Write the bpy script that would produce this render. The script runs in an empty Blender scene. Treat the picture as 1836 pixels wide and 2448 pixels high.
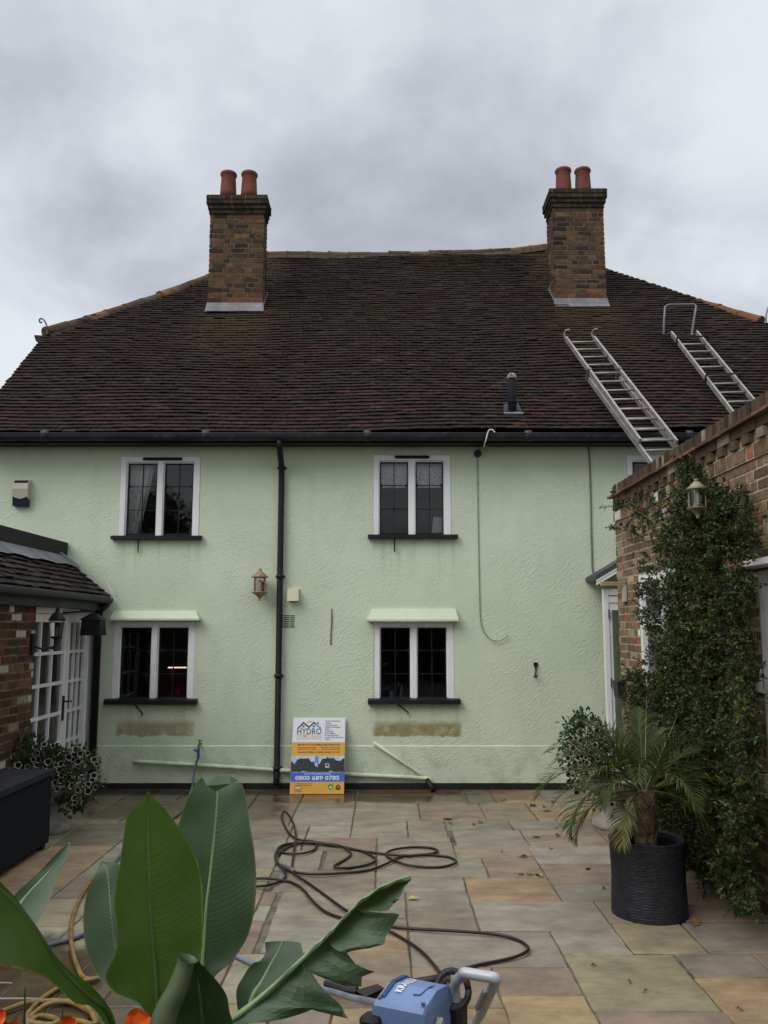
import bpy, math, random
from mathutils import Vector, Matrix
R = math.radians
rnd = random.Random(7)
SC = bpy.context.scene
COL = SC.collection

# ------------------------------------------------------------------ camera
F, HZ, H = 2050.0, 1500.0, 1.85            # focal length in photo pixels, horizon row, eye height
PITCH = math.atan((HZ - 1224) / F)
cd = bpy.data.cameras.new('camera')
cam = bpy.data.objects.new('camera', cd)
COL.objects.link(cam)
cam.location = (0, 0, H)
cam.rotation_euler = (R(90) + PITCH, 0, 0)
cd.sensor_fit = 'VERTICAL'
cd.sensor_height = 36.0
cd.lens = 36.0 * F / 2448
cd.clip_start, cd.clip_end = 0.05, 2000
SC.camera = cam

# ------------------------------------------------------------------ sky, sun, exposure
SUN_EL, SUN_AZ = R(44), math.atan2(-0.75, -0.66)      # high, behind the viewer's left shoulder
wd = bpy.data.worlds.new('World')
SC.world = wd
wd.use_nodes = True
nt = wd.node_tree
for n in list(nt.nodes): nt.nodes.remove(n)
def N(t, typ, **kw):
    n = t.nodes.new(typ)
    for k, v in kw.items():
        if k.startswith('i_'):
            n.inputs[k[2:].replace('_', ' ')].default_value = v
        else: setattr(n, k, v)
    return n
def math_n(t, op, a, b=None, c=None, clamp=False):
    n = t.nodes.new('ShaderNodeMath'); n.operation = op; n.use_clamp = clamp
    for i, x in enumerate((a, b, c)):
        if x is None: continue
        if isinstance(x, (int, float)): n.inputs[i].default_value = x
        else: t.links.new(x, n.inputs[i])
    return n.outputs[0]
def maprange(t, v, a, b, c=0.0, d=1.0, smooth=True):
    n = t.nodes.new('ShaderNodeMapRange')
    n.interpolation_type = 'SMOOTHSTEP' if smooth else 'LINEAR'
    t.links.new(v, n.inputs[0])
    for i, x in zip((1, 2, 3, 4), (a, b, c, d)): n.inputs[i].default_value = x
    return n.outputs[0]
def mixc(t, f, a, b, blend='MIX'):
    n = t.nodes.new('ShaderNodeMix'); n.data_type = 'RGBA'; n.blend_type = blend
    for s, x in ((0, f), (6, a), (7, b)):
        if isinstance(x, (int, float)): n.inputs[s].default_value = x
        elif isinstance(x, (tuple, list)): n.inputs[s].default_value = (*x[:3], 1)
        else: t.links.new(x, n.inputs[s])
    return n.outputs[2]
def noise(t, vec, scale, detail=4, rough=0.55, dist=0.0):
    n = t.nodes.new('ShaderNodeTexNoise')
    n.inputs['Scale'].default_value = scale; n.inputs['Detail'].default_value = detail
    n.inputs['Roughness'].default_value = rough; n.inputs['Distortion'].default_value = dist
    if vec is not None: t.links.new(vec, n.inputs['Vector'])
    return n.outputs['Fac']
def mapping(t, vec, loc=(0, 0, 0), rot=(0, 0, 0), sc=(1, 1, 1)):
    n = t.nodes.new('ShaderNodeMapping')
    n.inputs['Location'].default_value = loc; n.inputs['Rotation'].default_value = rot; n.inputs['Scale'].default_value = sc
    t.links.new(vec, n.inputs['Vector'])
    return n.outputs[0]
sky = N(nt, 'ShaderNodeTexSky', sky_type='NISHITA', sun_disc=False, sun_elevation=SUN_EL, sun_rotation=SUN_AZ)
tc = N(nt, 'ShaderNodeTexCoord')
sep = N(nt, 'ShaderNodeSeparateXYZ')
nt.links.new(tc.outputs['Generated'], sep.inputs[0])
zc = math_n(nt, 'MAXIMUM', sep.outputs[2], 0.0)
den = math_n(nt, 'ADD', zc, 0.34)
cx = math_n(nt, 'DIVIDE', sep.outputs[0], den)
cy = math_n(nt, 'DIVIDE', sep.outputs[1], den)
cmb = N(nt, 'ShaderNodeCombineXYZ')
nt.links.new(cx, cmb.inputs[0]); nt.links.new(cy, cmb.inputs[1])
CLOUD_OFF = (21.71, 14.6, 1.11)
cv = mapping(nt, cmb.outputs[0], loc=CLOUD_OFF)
n1 = noise(nt, cv, 1.25, 5, 0.5, 0.35)
n2 = noise(nt, cv, 3.6, 6, 0.55, 0.2)
cl = math_n(nt, 'ADD', math_n(nt, 'MULTIPLY', n1, 0.72), math_n(nt, 'MULTIPLY', n2, 0.28))
clf = maprange(nt, cl, 0.33, 0.60)
ccol = mixc(nt, clf, (3.05, 3.3, 3.65), (6.7, 6.95, 7.3))
skyc = mixc(nt, 0.9, sky.outputs[0], ccol)
zen = maprange(nt, sep.outputs[2], 0.60, 1.0, 1.0, 2.3)
skyc = mixc(nt, 1.0, skyc, zen, 'MULTIPLY')
low = maprange(nt, sep.outputs[2], -0.10, 0.02)
skyc = mixc(nt, low, (0.6, 0.62, 0.55), skyc)
bg = N(nt, 'ShaderNodeBackground')
bg.inputs['Strength'].default_value = 0.1
nt.links.new(skyc, bg.inputs['Color'])
wo = N(nt, 'ShaderNodeOutputWorld')
nt.links.new(bg.outputs[0], wo.inputs['Surface'])

sd = bpy.data.lights.new('sun', 'SUN')
sd.energy = 1.4; sd.angle = R(40); sd.color = (1.0, 0.97, 0.92)
sun = bpy.data.objects.new('sun', sd)
COL.objects.link(sun)
sdir = Vector((math.sin(SUN_AZ) * math.cos(SUN_EL), math.cos(SUN_AZ) * math.cos(SUN_EL), math.sin(SUN_EL)))
sun.rotation_euler = sdir.to_track_quat('Z', 'Y').to_euler()
SC.view_settings.view_transform = 'Standard'
SC.view_settings.look = 'None'
SC.view_settings.exposure = 0.35
SC.view_settings.gamma = 1.0
SC.cycles.max_bounces = 8
SC.cycles.transparent_max_bounces = 16
SC.cycles.use_denoising = True

# ------------------------------------------------------------------ photo pixel -> a point on a real plane
K = 1836 / 1659.0
def ray(u, v):
    x = (u - 918) / F; yc = -(v - 1224) / F
    dy = math.cos(PITCH) - yc * math.sin(PITCH)
    return x / dy, (math.sin(PITCH) + yc * math.cos(PITCH)) / dy
def atY(u, v, Y): a, b = ray(u, v); return Vector((a * Y, Y, H + b * Y))
def atZ(u, v, z=0.0): a, b = ray(u, v); Y = (z - H) / b; return Vector((a * Y, Y, z))
def atX(u, v, X): a, b = ray(u, v); Y = X / a; return Vector((X, Y, H + b * Y))
YW = 10.25                                             # the front wall of the house
YE, TH = 9.93, math.tan(R(41.5))                       # eave line and roof pitch
ZE = atY(918, 1031, YE).z
def onroof(u, v, off=0.0):
    a, b = ray(u, v); ze = ZE + off / math.cos(R(41.5))
    Y = (ze - H - YE * TH) / (b - TH); return Vector((a * Y, Y, H + b * Y))
def wx(d, Y=YW, v=1224): return atY(d * K, v, Y).x
def wz(d, Y=YW): return atY(918, d * K, Y).z
def wp(du, dv, Y=YW): return atY(du * K, dv * K, Y)
def lerp(a, b, t): return a + (b - a) * t
def crv(pts, n=8):
    pts = [Vector(p) for p in pts]; out = []
    for i in range(len(pts) - 1):
        p0 = pts[max(i - 1, 0)]; p1 = pts[i]; p2 = pts[i + 1]; p3 = pts[min(i + 2, len(pts) - 1)]
        for k in range(n):
            t = k / n
            out.append(0.5 * ((2 * p1) + (p2 - p0) * t + (2 * p0 - 5 * p1 + 4 * p2 - p3) * t * t + (3 * p1 - p0 - 3 * p2 + p3) * t ** 3))
    out.append(pts[-1]); return out

# ------------------------------------------------------------------ materials
def lin(c):
    f = lambda x: x / 12.92 if x <= 0.04045 else ((x + 0.055) / 1.055) ** 2.4
    return tuple(f(v / 255) for v in c)
def base_mat(name):
    m = bpy.data.materials.new(name); m.use_nodes = True
    t = m.node_tree
    p = t.nodes['Principled BSDF']
    return m, t, p
def MAT(name, col, rough=0.6, var=0.2, vs=6, bump=0.15, bs=60, spec=0.4, metal=0.0, tint=False, col2=None, c2s=2.0, c2r=(0.5, 0.7), dist=0.01, stretch=(1, 1, 1), coat=0.0):
    m, t, p = base_mat(name)
    tcn = t.nodes.new('ShaderNodeTexCoord')
    vec = mapping(t, tcn.outputs['Object'], sc=stretch)
    n = noise(t, vec, vs, 6, 0.6)
    lo = tuple(c * (1 - var) for c in col); hi = tuple(min(1, c * (1 + var)) for c in col)
    c = mixc(t, maprange(t, n, 0.3, 0.7), lo, hi)
    if col2:
        c = mixc(t, maprange(t, noise(t, vec, c2s, 8, 0.65), *c2r), c, col2)
    if tint:
        a = t.nodes.new('ShaderNodeAttribute'); a.attribute_name = 'tint'
        c = mixc(t, 1.0, c, a.outputs['Color'], 'MULTIPLY')
    t.links.new(c, p.inputs['Base Color'])
    r = math_n(t, 'ADD', math_n(t, 'MULTIPLY', n, 0.25), rough - 0.125, clamp=True)
    t.links.new(r, p.inputs['Roughness'])
    p.inputs['Specular IOR Level'].default_value = spec
    p.inputs['Metallic'].default_value = metal
    p.inputs['Coat Weight'].default_value = coat
    if bump:
        b = t.nodes.new('ShaderNodeBump'); b.inputs['Strength'].default_value = bump; b.inputs['Distance'].default_value = dist
        t.links.new(noise(t, vec, bs, 5, 0.6), b.inputs['Height'])
        t.links.new(b.outputs[0], p.inputs['Normal'])
    return m

def mat_render():
    m, t, p = base_mat('sage_green_render')
    g = t.nodes.new('ShaderNodeNewGeometry'); pos = g.outputs['Position']
    s = t.nodes.new('ShaderNodeSeparateXYZ'); t.links.new(pos, s.inputs[0])
    c = mixc(t, maprange(t, noise(t, pos, 1.1, 6, 0.6), 0.3, 0.7), (0.55, 0.635, 0.475), (0.615, 0.695, 0.53))
    # soft grime low on the wall and vertical rain streaks
    st = noise(t, mapping(t, pos, sc=(3.0, 3.0, 0.35)), 2.2, 6, 0.6)
    c = mixc(t, maprange(t, st, 0.52, 0.8, 0.0, 0.18), c, (0.36, 0.42, 0.28))
    splash = math_n(t, 'MULTIPLY', maprange(t, s.outputs[2], 0.75, 0.15), maprange(t, noise(t, pos, 5, 8, 0.65), 0.42, 0.68))
    c = mixc(t, math_n(t, 'MULTIPLY', splash, 0.4), c, (0.25, 0.27, 0.17))
    stv = noise(t, mapping(t, pos, sc=(14.0, 14.0, 0.5)), 1.0, 5, 0.6)
    for (u0, u1, vv) in ((243, 437, 1165), (795, 988, 1163), (228, 427, 1522), (795, 994, 1521)):
        pa, pb_ = wp(u0, vv), wp(u1, vv)
        k = math_n(t, 'MULTIPLY', maprange(t, s.outputs[0], pa.x - 0.02, pa.x + 0.05), maprange(t, s.outputs[0], pb_.x + 0.02, pb_.x - 0.05))
        k = math_n(t, 'MULTIPLY', k, math_n(t, 'MULTIPLY', maprange(t, s.outputs[2], pa.z - 0.65, pa.z), maprange(t, s.outputs[2], pa.z + 0.01, pa.z)))
        c = mixc(t, math_n(t, 'MULTIPLY', k, maprange(t, stv, 0.45, 0.75, 0.0, 0.45)), c, (0.30, 0.33, 0.22))
    # two old stains where window boxes hung
    def stain(x0, x1, z0, z1, amt, c, col=(0.25, 0.19, 0.075)):
        wob = math_n(t, 'MULTIPLY', math_n(t, 'SUBTRACT', noise(t, pos, 4.5, 6, 0.7), 0.5), 0.12)
        x = math_n(t, 'ADD', s.outputs[0], wob); z = math_n(t, 'ADD', s.outputs[2], wob)
        a = math_n(t, 'MULTIPLY', maprange(t, x, x0, x0 + 0.07), maprange(t, x, x1, x1 - 0.07))
        b = math_n(t, 'MULTIPLY', maprange(t, z, z0, z0 + 0.025), maprange(t, z, z1, z1 - 0.09))
        k = math_n(t, 'MULTIPLY', math_n(t, 'MULTIPLY', a, b), maprange(t, noise(t, pos, 9, 8, 0.7), 0.3, 0.58, 0.5, 1.0))
        return mixc(t, math_n(t, 'MULTIPLY', k, amt), c, col)
    a0, a1 = wp(245, 1592), wp(425, 1550)
    b0, b1 = wp(800, 1593), wp(1003, 1552)
    c = stain(a0.x, a1.x, a0.z, a1.z, 0.75, c)
    c = stain(b0.x, b1.x, b0.z, b1.z, 0.9, c)
    t.links.new(c, p.inputs['Base Color'])
    p.inputs['Roughness'].default_value = 0.75; p.inputs['Specular IOR Level'].default_value = 0.3
    # trowelled texture: short slanted strokes
    v1 = mapping(t, mapping(t, pos, rot=(0, R(52), 0)), sc=(1.0, 1.0, 2.3))
    h1 = maprange(t, noise(t, v1, 30, 2, 0.5, 0.1), 0.47, 0.66)
    h2 = noise(t, pos, 60, 4, 0.6)
    patch = maprange(t, noise(t, pos, 2.4, 3, 0.5), 0.35, 0.65, 0.3, 1.0)
    hh = math_n(t, 'ADD', math_n(t, 'MULTIPLY', h1, patch), math_n(t, 'MULTIPLY', h2, 0.22))
    b = t.nodes.new('ShaderNodeBump'); b.inputs['Strength'].default_value = 0.42; b.inputs['Distance'].default_value = 0.010
    t.links.new(hh, b.inputs['Height']); t.links.new(b.outputs[0], p.inputs['Normal'])
    return m

def mat_tile():
    m, t, p = base_mat('clay_tile')
    g = t.nodes.new('ShaderNodeNewGeometry'); pos = g.outputs['Position']
    s = t.nodes.new('ShaderNodeSeparateXYZ'); t.links.new(pos, s.inputs[0])
    a = t.nodes.new('ShaderNodeAttribute'); a.attribute_name = 'tint'
    n = noise(t, pos, 7, 8, 0.65)
    c = mixc(t, maprange(t, n, 0.3, 0.7), (0.7, 0.68, 0.66), (1.25, 1.2, 1.18))
    c = mixc(t, 1.0, a.outputs['Color'], c, 'MULTIPLY')
    c = mixc(t, maprange(t, noise(t, pos, 0.9, 5, 0.6), 0.50, 0.68, 0.0, 0.5), c, mixc(t, 1.0, c, (1.5, 0.95, 0.9), 'MULTIPLY'))
    c = mixc(t, maprange(t, noise(t, pos, 22, 5, 0.7), 0.68, 0.74, 0.0, 0.7), c, (0.075, 0.07, 0.055))
    moss = math_n(t, 'MULTIPLY', maprange(t, noise(t, pos, 1.3, 8, 0.7), 0.5, 0.68), maprange(t, s.outputs[2], 5.4, 7.4))
    c = mixc(t, math_n(t, 'MULTIPLY', moss, 0.65), c, (0.046, 0.042, 0.016))
    # brown wash below each chimney
    for (xc, zt) in ((-2.32, 6.85), (3.12, 6.95)):
        w = math_n(t, 'ADD', s.outputs[0], math_n(t, 'MULTIPLY', math_n(t, 'SUBTRACT', n, 0.5), 1.1))
        k = math_n(t, 'MULTIPLY', maprange(t, math_n(t, 'ABSOLUTE', math_n(t, 'SUBTRACT', w, xc)), 0.85, 0.2), maprange(t, s.outputs[2], 4.9, zt))
        c = mixc(t, math_n(t, 'MULTIPLY', k, 0.75), c, (0.060, 0.043, 0.025))
    t.links.new(c, p.inputs['Base Color'])
    p.inputs['Roughness'].default_value = 0.85; p.inputs['Specular IOR Level'].default_value = 0.1
    b = t.nodes.new('ShaderNodeBump'); b.inputs['Strength'].default_value = 0.5; b.inputs['Distance'].default_value = 0.008
    t.links.new(noise(t, pos, 45, 5, 0.65), b.inputs['Height']); t.links.new(b.outputs[0], p.inputs['Normal'])
    return m

def mat_paving():
    m, t, p = base_mat('sandstone_flag')
    g = t.nodes.new('ShaderNodeNewGeometry'); pos = g.outputs['Position']
    s = t.nodes.new('ShaderNodeSeparateXYZ'); t.links.new(pos, s.inputs[0])
    a = t.nodes.new('ShaderNodeAttribute'); a.attribute_name = 'tint'
    n = noise(t, mapping(t, pos, sc=(1.0, 1.6, 1.0)), 3.2, 10, 0.72, 0.15)
    c = mixc(t, maprange(t, n, 0.28, 0.74), (0.64, 0.63, 0.63), (1.25, 1.23, 1.18))
    c = mixc(t, 1.0, a.outputs['Color'], c, 'MULTIPLY')
    blot = maprange(t, noise(t, pos, 1.4, 7, 0.7), 0.55, 0.75, 0.0, 0.5)
    c = mixc(t, blot, c, (0.20, 0.185, 0.135))
    spk = maprange(t, noise(t, pos, 38, 4, 0.7), 0.66, 0.78, 0.0, 0.7)
    c = mixc(t, spk, c, (0.07, 0.06, 0.045))
    # wet stone: along the house wall, and where water ran in the near left corner
    wob = math_n(t, 'MULTIPLY', math_n(t, 'SUBTRACT', noise(t, mapping(t, pos, sc=(1.5, 1, 1)), 1.6, 6, 0.6), 0.5), 1.1)
    y = math_n(t, 'ADD', s.outputs[1], wob)
    x = math_n(t, 'ADD', s.outputs[0], wob)
    w1 = math_n(t, 'MULTIPLY', maprange(t, y, 9.42, 9.56), maprange(t, x, 2.0, 0.6, 0.25, 1.0))
    w2 = math_n(t, 'MULTIPLY', maprange(t, y, 5.55, 5.35), maprange(t, x, -1.0, -1.15))
    w3 = math_n(t, 'MULTIPLY', maprange(t, y, 8.6, 8.8), maprange(t, x, -1.0, -1.2, 0.0, 0.75))
    w = math_n(t, 'MAXIMUM', math_n(t, 'MAXIMUM', w1, w2), w3)
    c = mixc(t, w, c, mixc(t, 1.0, c, (0.36, 0.31, 0.26), 'MULTIPLY'))
    t.links.new(c, p.inputs['Base Color'])
    r = math_n(t, 'SUBTRACT', 0.72, math_n(t, 'MULTIPLY', w, 0.58))
    t.links.new(r, p.inputs['Roughness'])
    p.inputs['Specular IOR Level'].default_value = 0.4
    b = t.nodes.new('ShaderNodeBump'); b.inputs['Distance'].default_value = 0.01
    t.links.new(math_n(t, 'SUBTRACT', 0.62, math_n(t, 'MULTIPLY', w, 0.54)), b.inputs['Strength'])
    t.links.new(math_n(t, 'ADD', noise(t, pos, 8, 6, 0.6), math_n(t, 'MULTIPLY', noise(t, pos, 50, 4, 0.6), 0.3)), b.inputs['Height'])
    t.links.new(b.outputs[0], p.inputs['Normal'])
    return m

def mat_glass(name='window_glass', tintc=(0.88, 0.9, 0.9), rough=0.02):
    m, t, p = base_mat(name)
    t.nodes.remove(p)
    out = [n for n in t.nodes if n.type == 'OUTPUT_MATERIAL'][0]
    tr = t.nodes.new('ShaderNodeBsdfTransparent'); tr.inputs[0].default_value = (*tintc, 1)
    gl = t.nodes.new('ShaderNodeBsdfGlossy'); gl.inputs['Roughness'].default_value = rough
    gl.inputs['Color'].default_value = (1, 1, 1, 1)
    fr = t.nodes.new('ShaderNodeFresnel'); fr.inputs[0].default_value = 1.55
    g = t.nodes.new('ShaderNodeNewGeometry')
    b = t.nodes.new('ShaderNodeBump'); b.inputs['Strength'].default_value = 0.06; b.inputs['Distance'].default_value = 0.02
    t.links.new(noise(t, g.outputs['Position'], 3.5, 2, 0.5), b.inputs['Height'])
    t.links.new(b.outputs[0], gl.inputs['Normal'])
    mx = t.nodes.new('ShaderNodeMixShader')
    t.links.new(math_n(t, 'MULTIPLY', fr.outputs[0], 1.0, clamp=True), mx.inputs[0])
    t.links.new(tr.outputs[0], mx.inputs[1]); t.links.new(gl.outputs[0], mx.inputs[2])
    t.links.new(mx.outputs[0], out.inputs['Surface'])
    return m

def mat_leaf(name, col, col2, rough=0.4, trans=0.35, vein=0.0, tint=True, spec=0.5):
    m, t, p = base_mat(name)
    out = [n for n in t.nodes if n.type == 'OUTPUT_MATERIAL'][0]
    tcn = t.nodes.new('ShaderNodeTexCoord')
    c = mixc(t, maprange(t, noise(t, tcn.outputs['Object'], 6, 5, 0.6), 0.3, 0.7), col, col2)
    if tint:
        a = t.nodes.new('ShaderNodeAttribute'); a.attribute_name = 'tint'
        c = mixc(t, 1.0, c, a.outputs['Color'], 'MULTIPLY')
    if vein:
        uv = t.nodes.new('ShaderNodeUVMap'); uv.uv_map = 'leaf'
        s = t.nodes.new('ShaderNodeSeparateXYZ'); t.links.new(uv.outputs[0], s.inputs[0])
        ax = math_n(t, 'ABSOLUTE', s.outputs[0])
        # side veins run out from the midrib and sweep to the tip
        k = math_n(t, 'ADD', math_n(t, 'MULTIPLY', s.outputs[1], 46.0), math_n(t, 'MULTIPLY', math_n(t, 'POWER', ax, 1.6), 5.0))
        wv = math_n(t, 'SINE', math_n(t, 'MULTIPLY', k, 6.283))
        wv2 = math_n(t, 'SINE', math_n(t, 'MULTIPLY', k, 6.283 * 2.7))
        vv = math_n(t, 'ADD', math_n(t, 'MULTIPLY', wv, 0.6), math_n(t, 'MULTIPLY', wv2, 0.4))
        c = mixc(t, maprange(t, vv, -0.6, 0.9, 0.0, 0.11), c, mixc(t, 1.0, c, (0.62, 0.66, 0.6), 'MULTIPLY'))
        c = mixc(t, maprange(t, ax, 0.045, 0.012, 0.0, vein), c, (0.20, 0.30, 0.13))
        c = mixc(t, maprange(t, ax, 0.955, 0.995, 0.0, 0.55), c, (0.28, 0.32, 0.10))
        ed = math_n(t, 'ADD', ax, math_n(t, 'MULTIPLY', noise(t, tcn.outputs['Object'], 14, 5, 0.65), 0.16))
        c = mixc(t, maprange(t, ed, 1.045, 1.075, 0.0, 0.85), c, (0.11, 0.065, 0.025))
        c = mixc(t, maprange(t, noise(t, tcn.outputs['Object'], 26, 3, 0.5), 0.69, 0.73, 0.0, 0.4), c, (0.10, 0.085, 0.03))
        b = t.nodes.new('ShaderNodeBump'); b.inputs['Strength'].default_value = 0.16; b.inputs['Distance'].default_value = 0.003
        t.links.new(vv, b.inputs['Height']); t.links.new(b.outputs[0], p.inputs['Normal'])
    t.links.new(c, p.inputs['Base Color'])
    p.inputs['Roughness'].default_value = rough; p.inputs['Specular IOR Level'].default_value = spec
    tl = t.nodes.new('ShaderNodeBsdfTranslucent')
    t.links.new(mixc(t, 1.0, c, (1.5, 1.7, 0.6), 'MULTIPLY'), tl.inputs[0])
    mx = t.nodes.new('ShaderNodeMixShader'); mx.inputs[0].default_value = trans
    t.links.new(p.outputs[0], mx.inputs[1]); t.links.new(tl.outputs[0], mx.inputs[2])
    t.links.new(mx.outputs[0], out.inputs['Surface'])
    return m

def mat_emit(name, col, st):
    m, t, p = base_mat(name)
    p.inputs['Base Color'].default_value = (*col, 1)
    p.inputs['Emission Color'].default_value = (*col, 1); p.inputs['Emission Strength'].default_value = st
    return m

RENDER = mat_render(); TILE = mat_tile(); PAVE = mat_paving(); GLASS = mat_glass()
CLEAR = mat_glass('lantern_glass', (0.86, 0.86, 0.82), 0.05)
GROUT = MAT('joint_mortar', (0.13, 0.115, 0.085), 0.9, 0.35, 9, 0.5, 60, dist=0.01, col2=(0.05, 0.055, 0.025), c2s=3, c2r=(0.48, 0.62))
BLACK = MAT('black_paint', (0.011, 0.012, 0.013), 0.5, 0.3, 5, 0.12, 30, spec=0.25, dist=0.004, col2=(0.028, 0.029, 0.029), c2s=7, c2r=(0.5, 0.85))
PLINTH = MAT('black_plinth_paint', (0.011, 0.011, 0.011), 0.6, 0.3, 5, 0.5, 25, dist=0.02, col2=(0.05, 0.045, 0.035), c2s=9, c2r=(0.62, 0.75))
WHITE = MAT('white_paint', (0.78, 0.79, 0.79), 0.42, 0.06, 4, 0.1, 40, dist=0.004, col2=(0.50, 0.50, 0.46), c2s=5, c2r=(0.58, 0.8))
LEAD = MAT('lead_sheet', (0.17, 0.18, 0.195), 0.6, 0.25, 6, 0.25, 8, metal=0.1, dist=0.02, col2=(0.32, 0.33, 0.34), c2s=4, c2r=(0.55, 0.75))
BRICK = MAT('clay_brick', (0.9, 0.9, 0.9), 0.85, 0.3, 16, 0.6, 55, spec=0.2, tint=True, dist=0.01, col2=(1.7, 1.6, 1.45), c2s=7, c2r=(0.58, 0.76))
MORTAR = MAT('lime_mortar', (0.40, 0.34, 0.245), 0.95, 0.3, 8, 0.5, 60, spec=0.1, dist=0.01)
MORTAR2 = MAT('dark_mortar', (0.125, 0.098, 0.066), 0.95, 0.3, 8, 0.5, 60, spec=0.1, dist=0.01)
MORTAR3 = MAT('brown_mortar', (0.175, 0.12, 0.088), 0.95, 0.3, 8, 0.5, 60, spec=0.1, dist=0.01)
TERRA = MAT('terracotta', (0.165, 0.050, 0.033), 0.75, 0.25, 7, 0.25, 30, spec=0.25, col2=(0.07, 0.035, 0.022), c2s=3.5, c2r=(0.5, 0.75))
RIDGE = MAT('ridge_clay', (0.9, 0.9, 0.9), 0.85, 0.35, 6, 0.5, 40, spec=0.2, tint=True, col2=(0.055, 0.06, 0.022), c2s=3.0, c2r=(0.5, 0.66))
STONE = MAT('cast_stone', (0.33, 0.32, 0.29), 0.9, 0.25, 7, 0.4, 40, spec=0.2, col2=(0.12, 0.12, 0.09), c2s=4, c2r=(0.5, 0.7))
ALU = MAT('aluminium', (0.30, 0.285, 0.255), 0.5, 0.2, 9, 0.1, 50, metal=0.35, dist=0.003, col2=(0.22, 0.20, 0.17), c2s=6, c2r=(0.5, 0.75))
STEEL = MAT('grey_steel', (0.14, 0.145, 0.15), 0.5, 0.2, 9, 0.1, 50, metal=0.5)
COPPER = MAT('copper_paint', (0.33, 0.215, 0.14), 0.5, 0.15, 9, 0.1, 50, metal=0.2)
BRONZE = MAT('pale_bronze_paint', (0.25, 0.205, 0.135), 0.5, 0.2, 9, 0.1, 50, metal=0.15)
CREAM = MAT('cream_plastic', (0.60, 0.55, 0.40), 0.45, 0.05, 5, 0.0)
BEIGE = MAT('beige_plastic', (0.43, 0.41, 0.33), 0.45, 0.08, 5, 0.05, 40)
NAVY = MAT('dark_blue_plastic', (0.012, 0.016, 0.03), 0.3, 0.2, 5, 0.0)
WCABLE = MAT('white_cable', (0.62, 0.62, 0.60), 0.5, 0.08, 20, 0.0)
GREYCABLE = MAT('grey_cable', (0.16, 0.165, 0.14), 0.6, 0.2, 20, 0.0)
GREENCABLE = MAT('painted_cable', (0.27, 0.31, 0.21), 0.7, 0.25, 20, 0.1)
HOSEBLK = MAT('black_rubber_hose', (0.016, 0.010, 0.008), 0.45, 0.3, 20, 0.1, 80, dist=0.002)
HOSEYEL = MAT('yellow_hose', (0.22, 0.14, 0.042), 0.5, 0.3, 14, 0.2, 90, dist=0.003)
HOSEBLU = MAT('grey_blue_hose', (0.09, 0.11, 0.15), 0.5, 0.25, 14, 0.1, 90)
BLUEP = MAT('blue_plastic', (0.155, 0.235, 0.43), 0.42, 0.10, 7, 0.1, 60, dist=0.003, col2=(0.22, 0.27, 0.40), c2s=6, c2r=(0.5, 0.85))
GREYP = MAT('grey_plastic', (0.30, 0.31, 0.31), 0.5, 0.12, 7, 0.1, 60, dist=0.003)
BLACKP = MAT('black_plastic', (0.014, 0.013, 0.013), 0.5, 0.2, 9, 0.1, 60)
RATTAN = MAT('woven_black_rattan', (0.008, 0.009, 0.012), 0.75, 0.3, 12, 0.0, spec=0.15)
WICKER = MAT('dark_wicker_pot', (0.013, 0.0145, 0.02), 0.55, 0.3, 20, 0.0, tint=True)
SOIL = MAT('potting_soil', (0.03, 0.021, 0.014), 0.95, 0.4, 20, 0.8, 40, dist=0.02)
BARK = MAT('fibrous_bark', (0.15, 0.10, 0.065), 0.9, 0.4, 20, 0.7, 30, stretch=(1, 1, 0.4), dist=0.02)
TWIG = MAT('brown_twig', (0.055, 0.036, 0.022), 0.85, 0.3, 20, 0.3, 50)
BERRY = MAT('red_berry', (0.26, 0.02, 0.013), 0.3, 0.2, 20, 0.0)
PYRA = mat_leaf('shrub_leaf', (0.019, 0.032, 0.009), (0.046, 0.064, 0.017), 0.42, 0.18, spec=0.3)
PALM = mat_leaf('palm_leaflet', (0.032, 0.050, 0.015), (0.070, 0.088, 0.026), 0.6, 0.2, spec=0.25)
PETL = mat_leaf('petunia_leaf', (0.022, 0.046, 0.014), (0.045, 0.08, 0.024), 0.55, 0.3)
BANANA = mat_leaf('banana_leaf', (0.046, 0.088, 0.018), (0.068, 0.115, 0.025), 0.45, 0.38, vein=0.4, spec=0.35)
BANBLUE = mat_leaf('bluish_banana_leaf', (0.036, 0.070, 0.034), (0.055, 0.094, 0.044), 0.45, 0.22, vein=0.75)  # blue-green colour of the rear banana leaves
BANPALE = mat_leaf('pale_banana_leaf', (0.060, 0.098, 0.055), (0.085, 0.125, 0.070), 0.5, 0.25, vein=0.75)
RIBG = MAT('green_leaf_rib', (0.065, 0.105, 0.030), 0.5, 0.15, 20, 0.0)
RIB = MAT('leaf_rib', (0.20, 0.29, 0.13), 0.5, 0.15, 20, 0.0)
PETDARK = MAT('dark_petal', (0.010, 0.004, 0.008), 0.6, 0.2, 20, 0.0)
PETRIM = MAT('pale_petal_edge', (0.40, 0.39, 0.28), 0.6, 0.1, 20, 0.0)
ORANGE = MAT('orange_petal', (0.66, 0.10, 0.012), 0.5, 0.15, 20, 0.1)
DRYLEAF = MAT('dry_leaf', (0.9, 0.9, 0.9), 0.7, 0.3, 30, 0.3, 50, tint=True)
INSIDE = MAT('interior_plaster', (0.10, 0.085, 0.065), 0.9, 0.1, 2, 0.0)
CURTAIN = MAT('curtain_cloth', (0.7, 0.7, 0.67), 0.9, 0.1, 8, 0.0)
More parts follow.
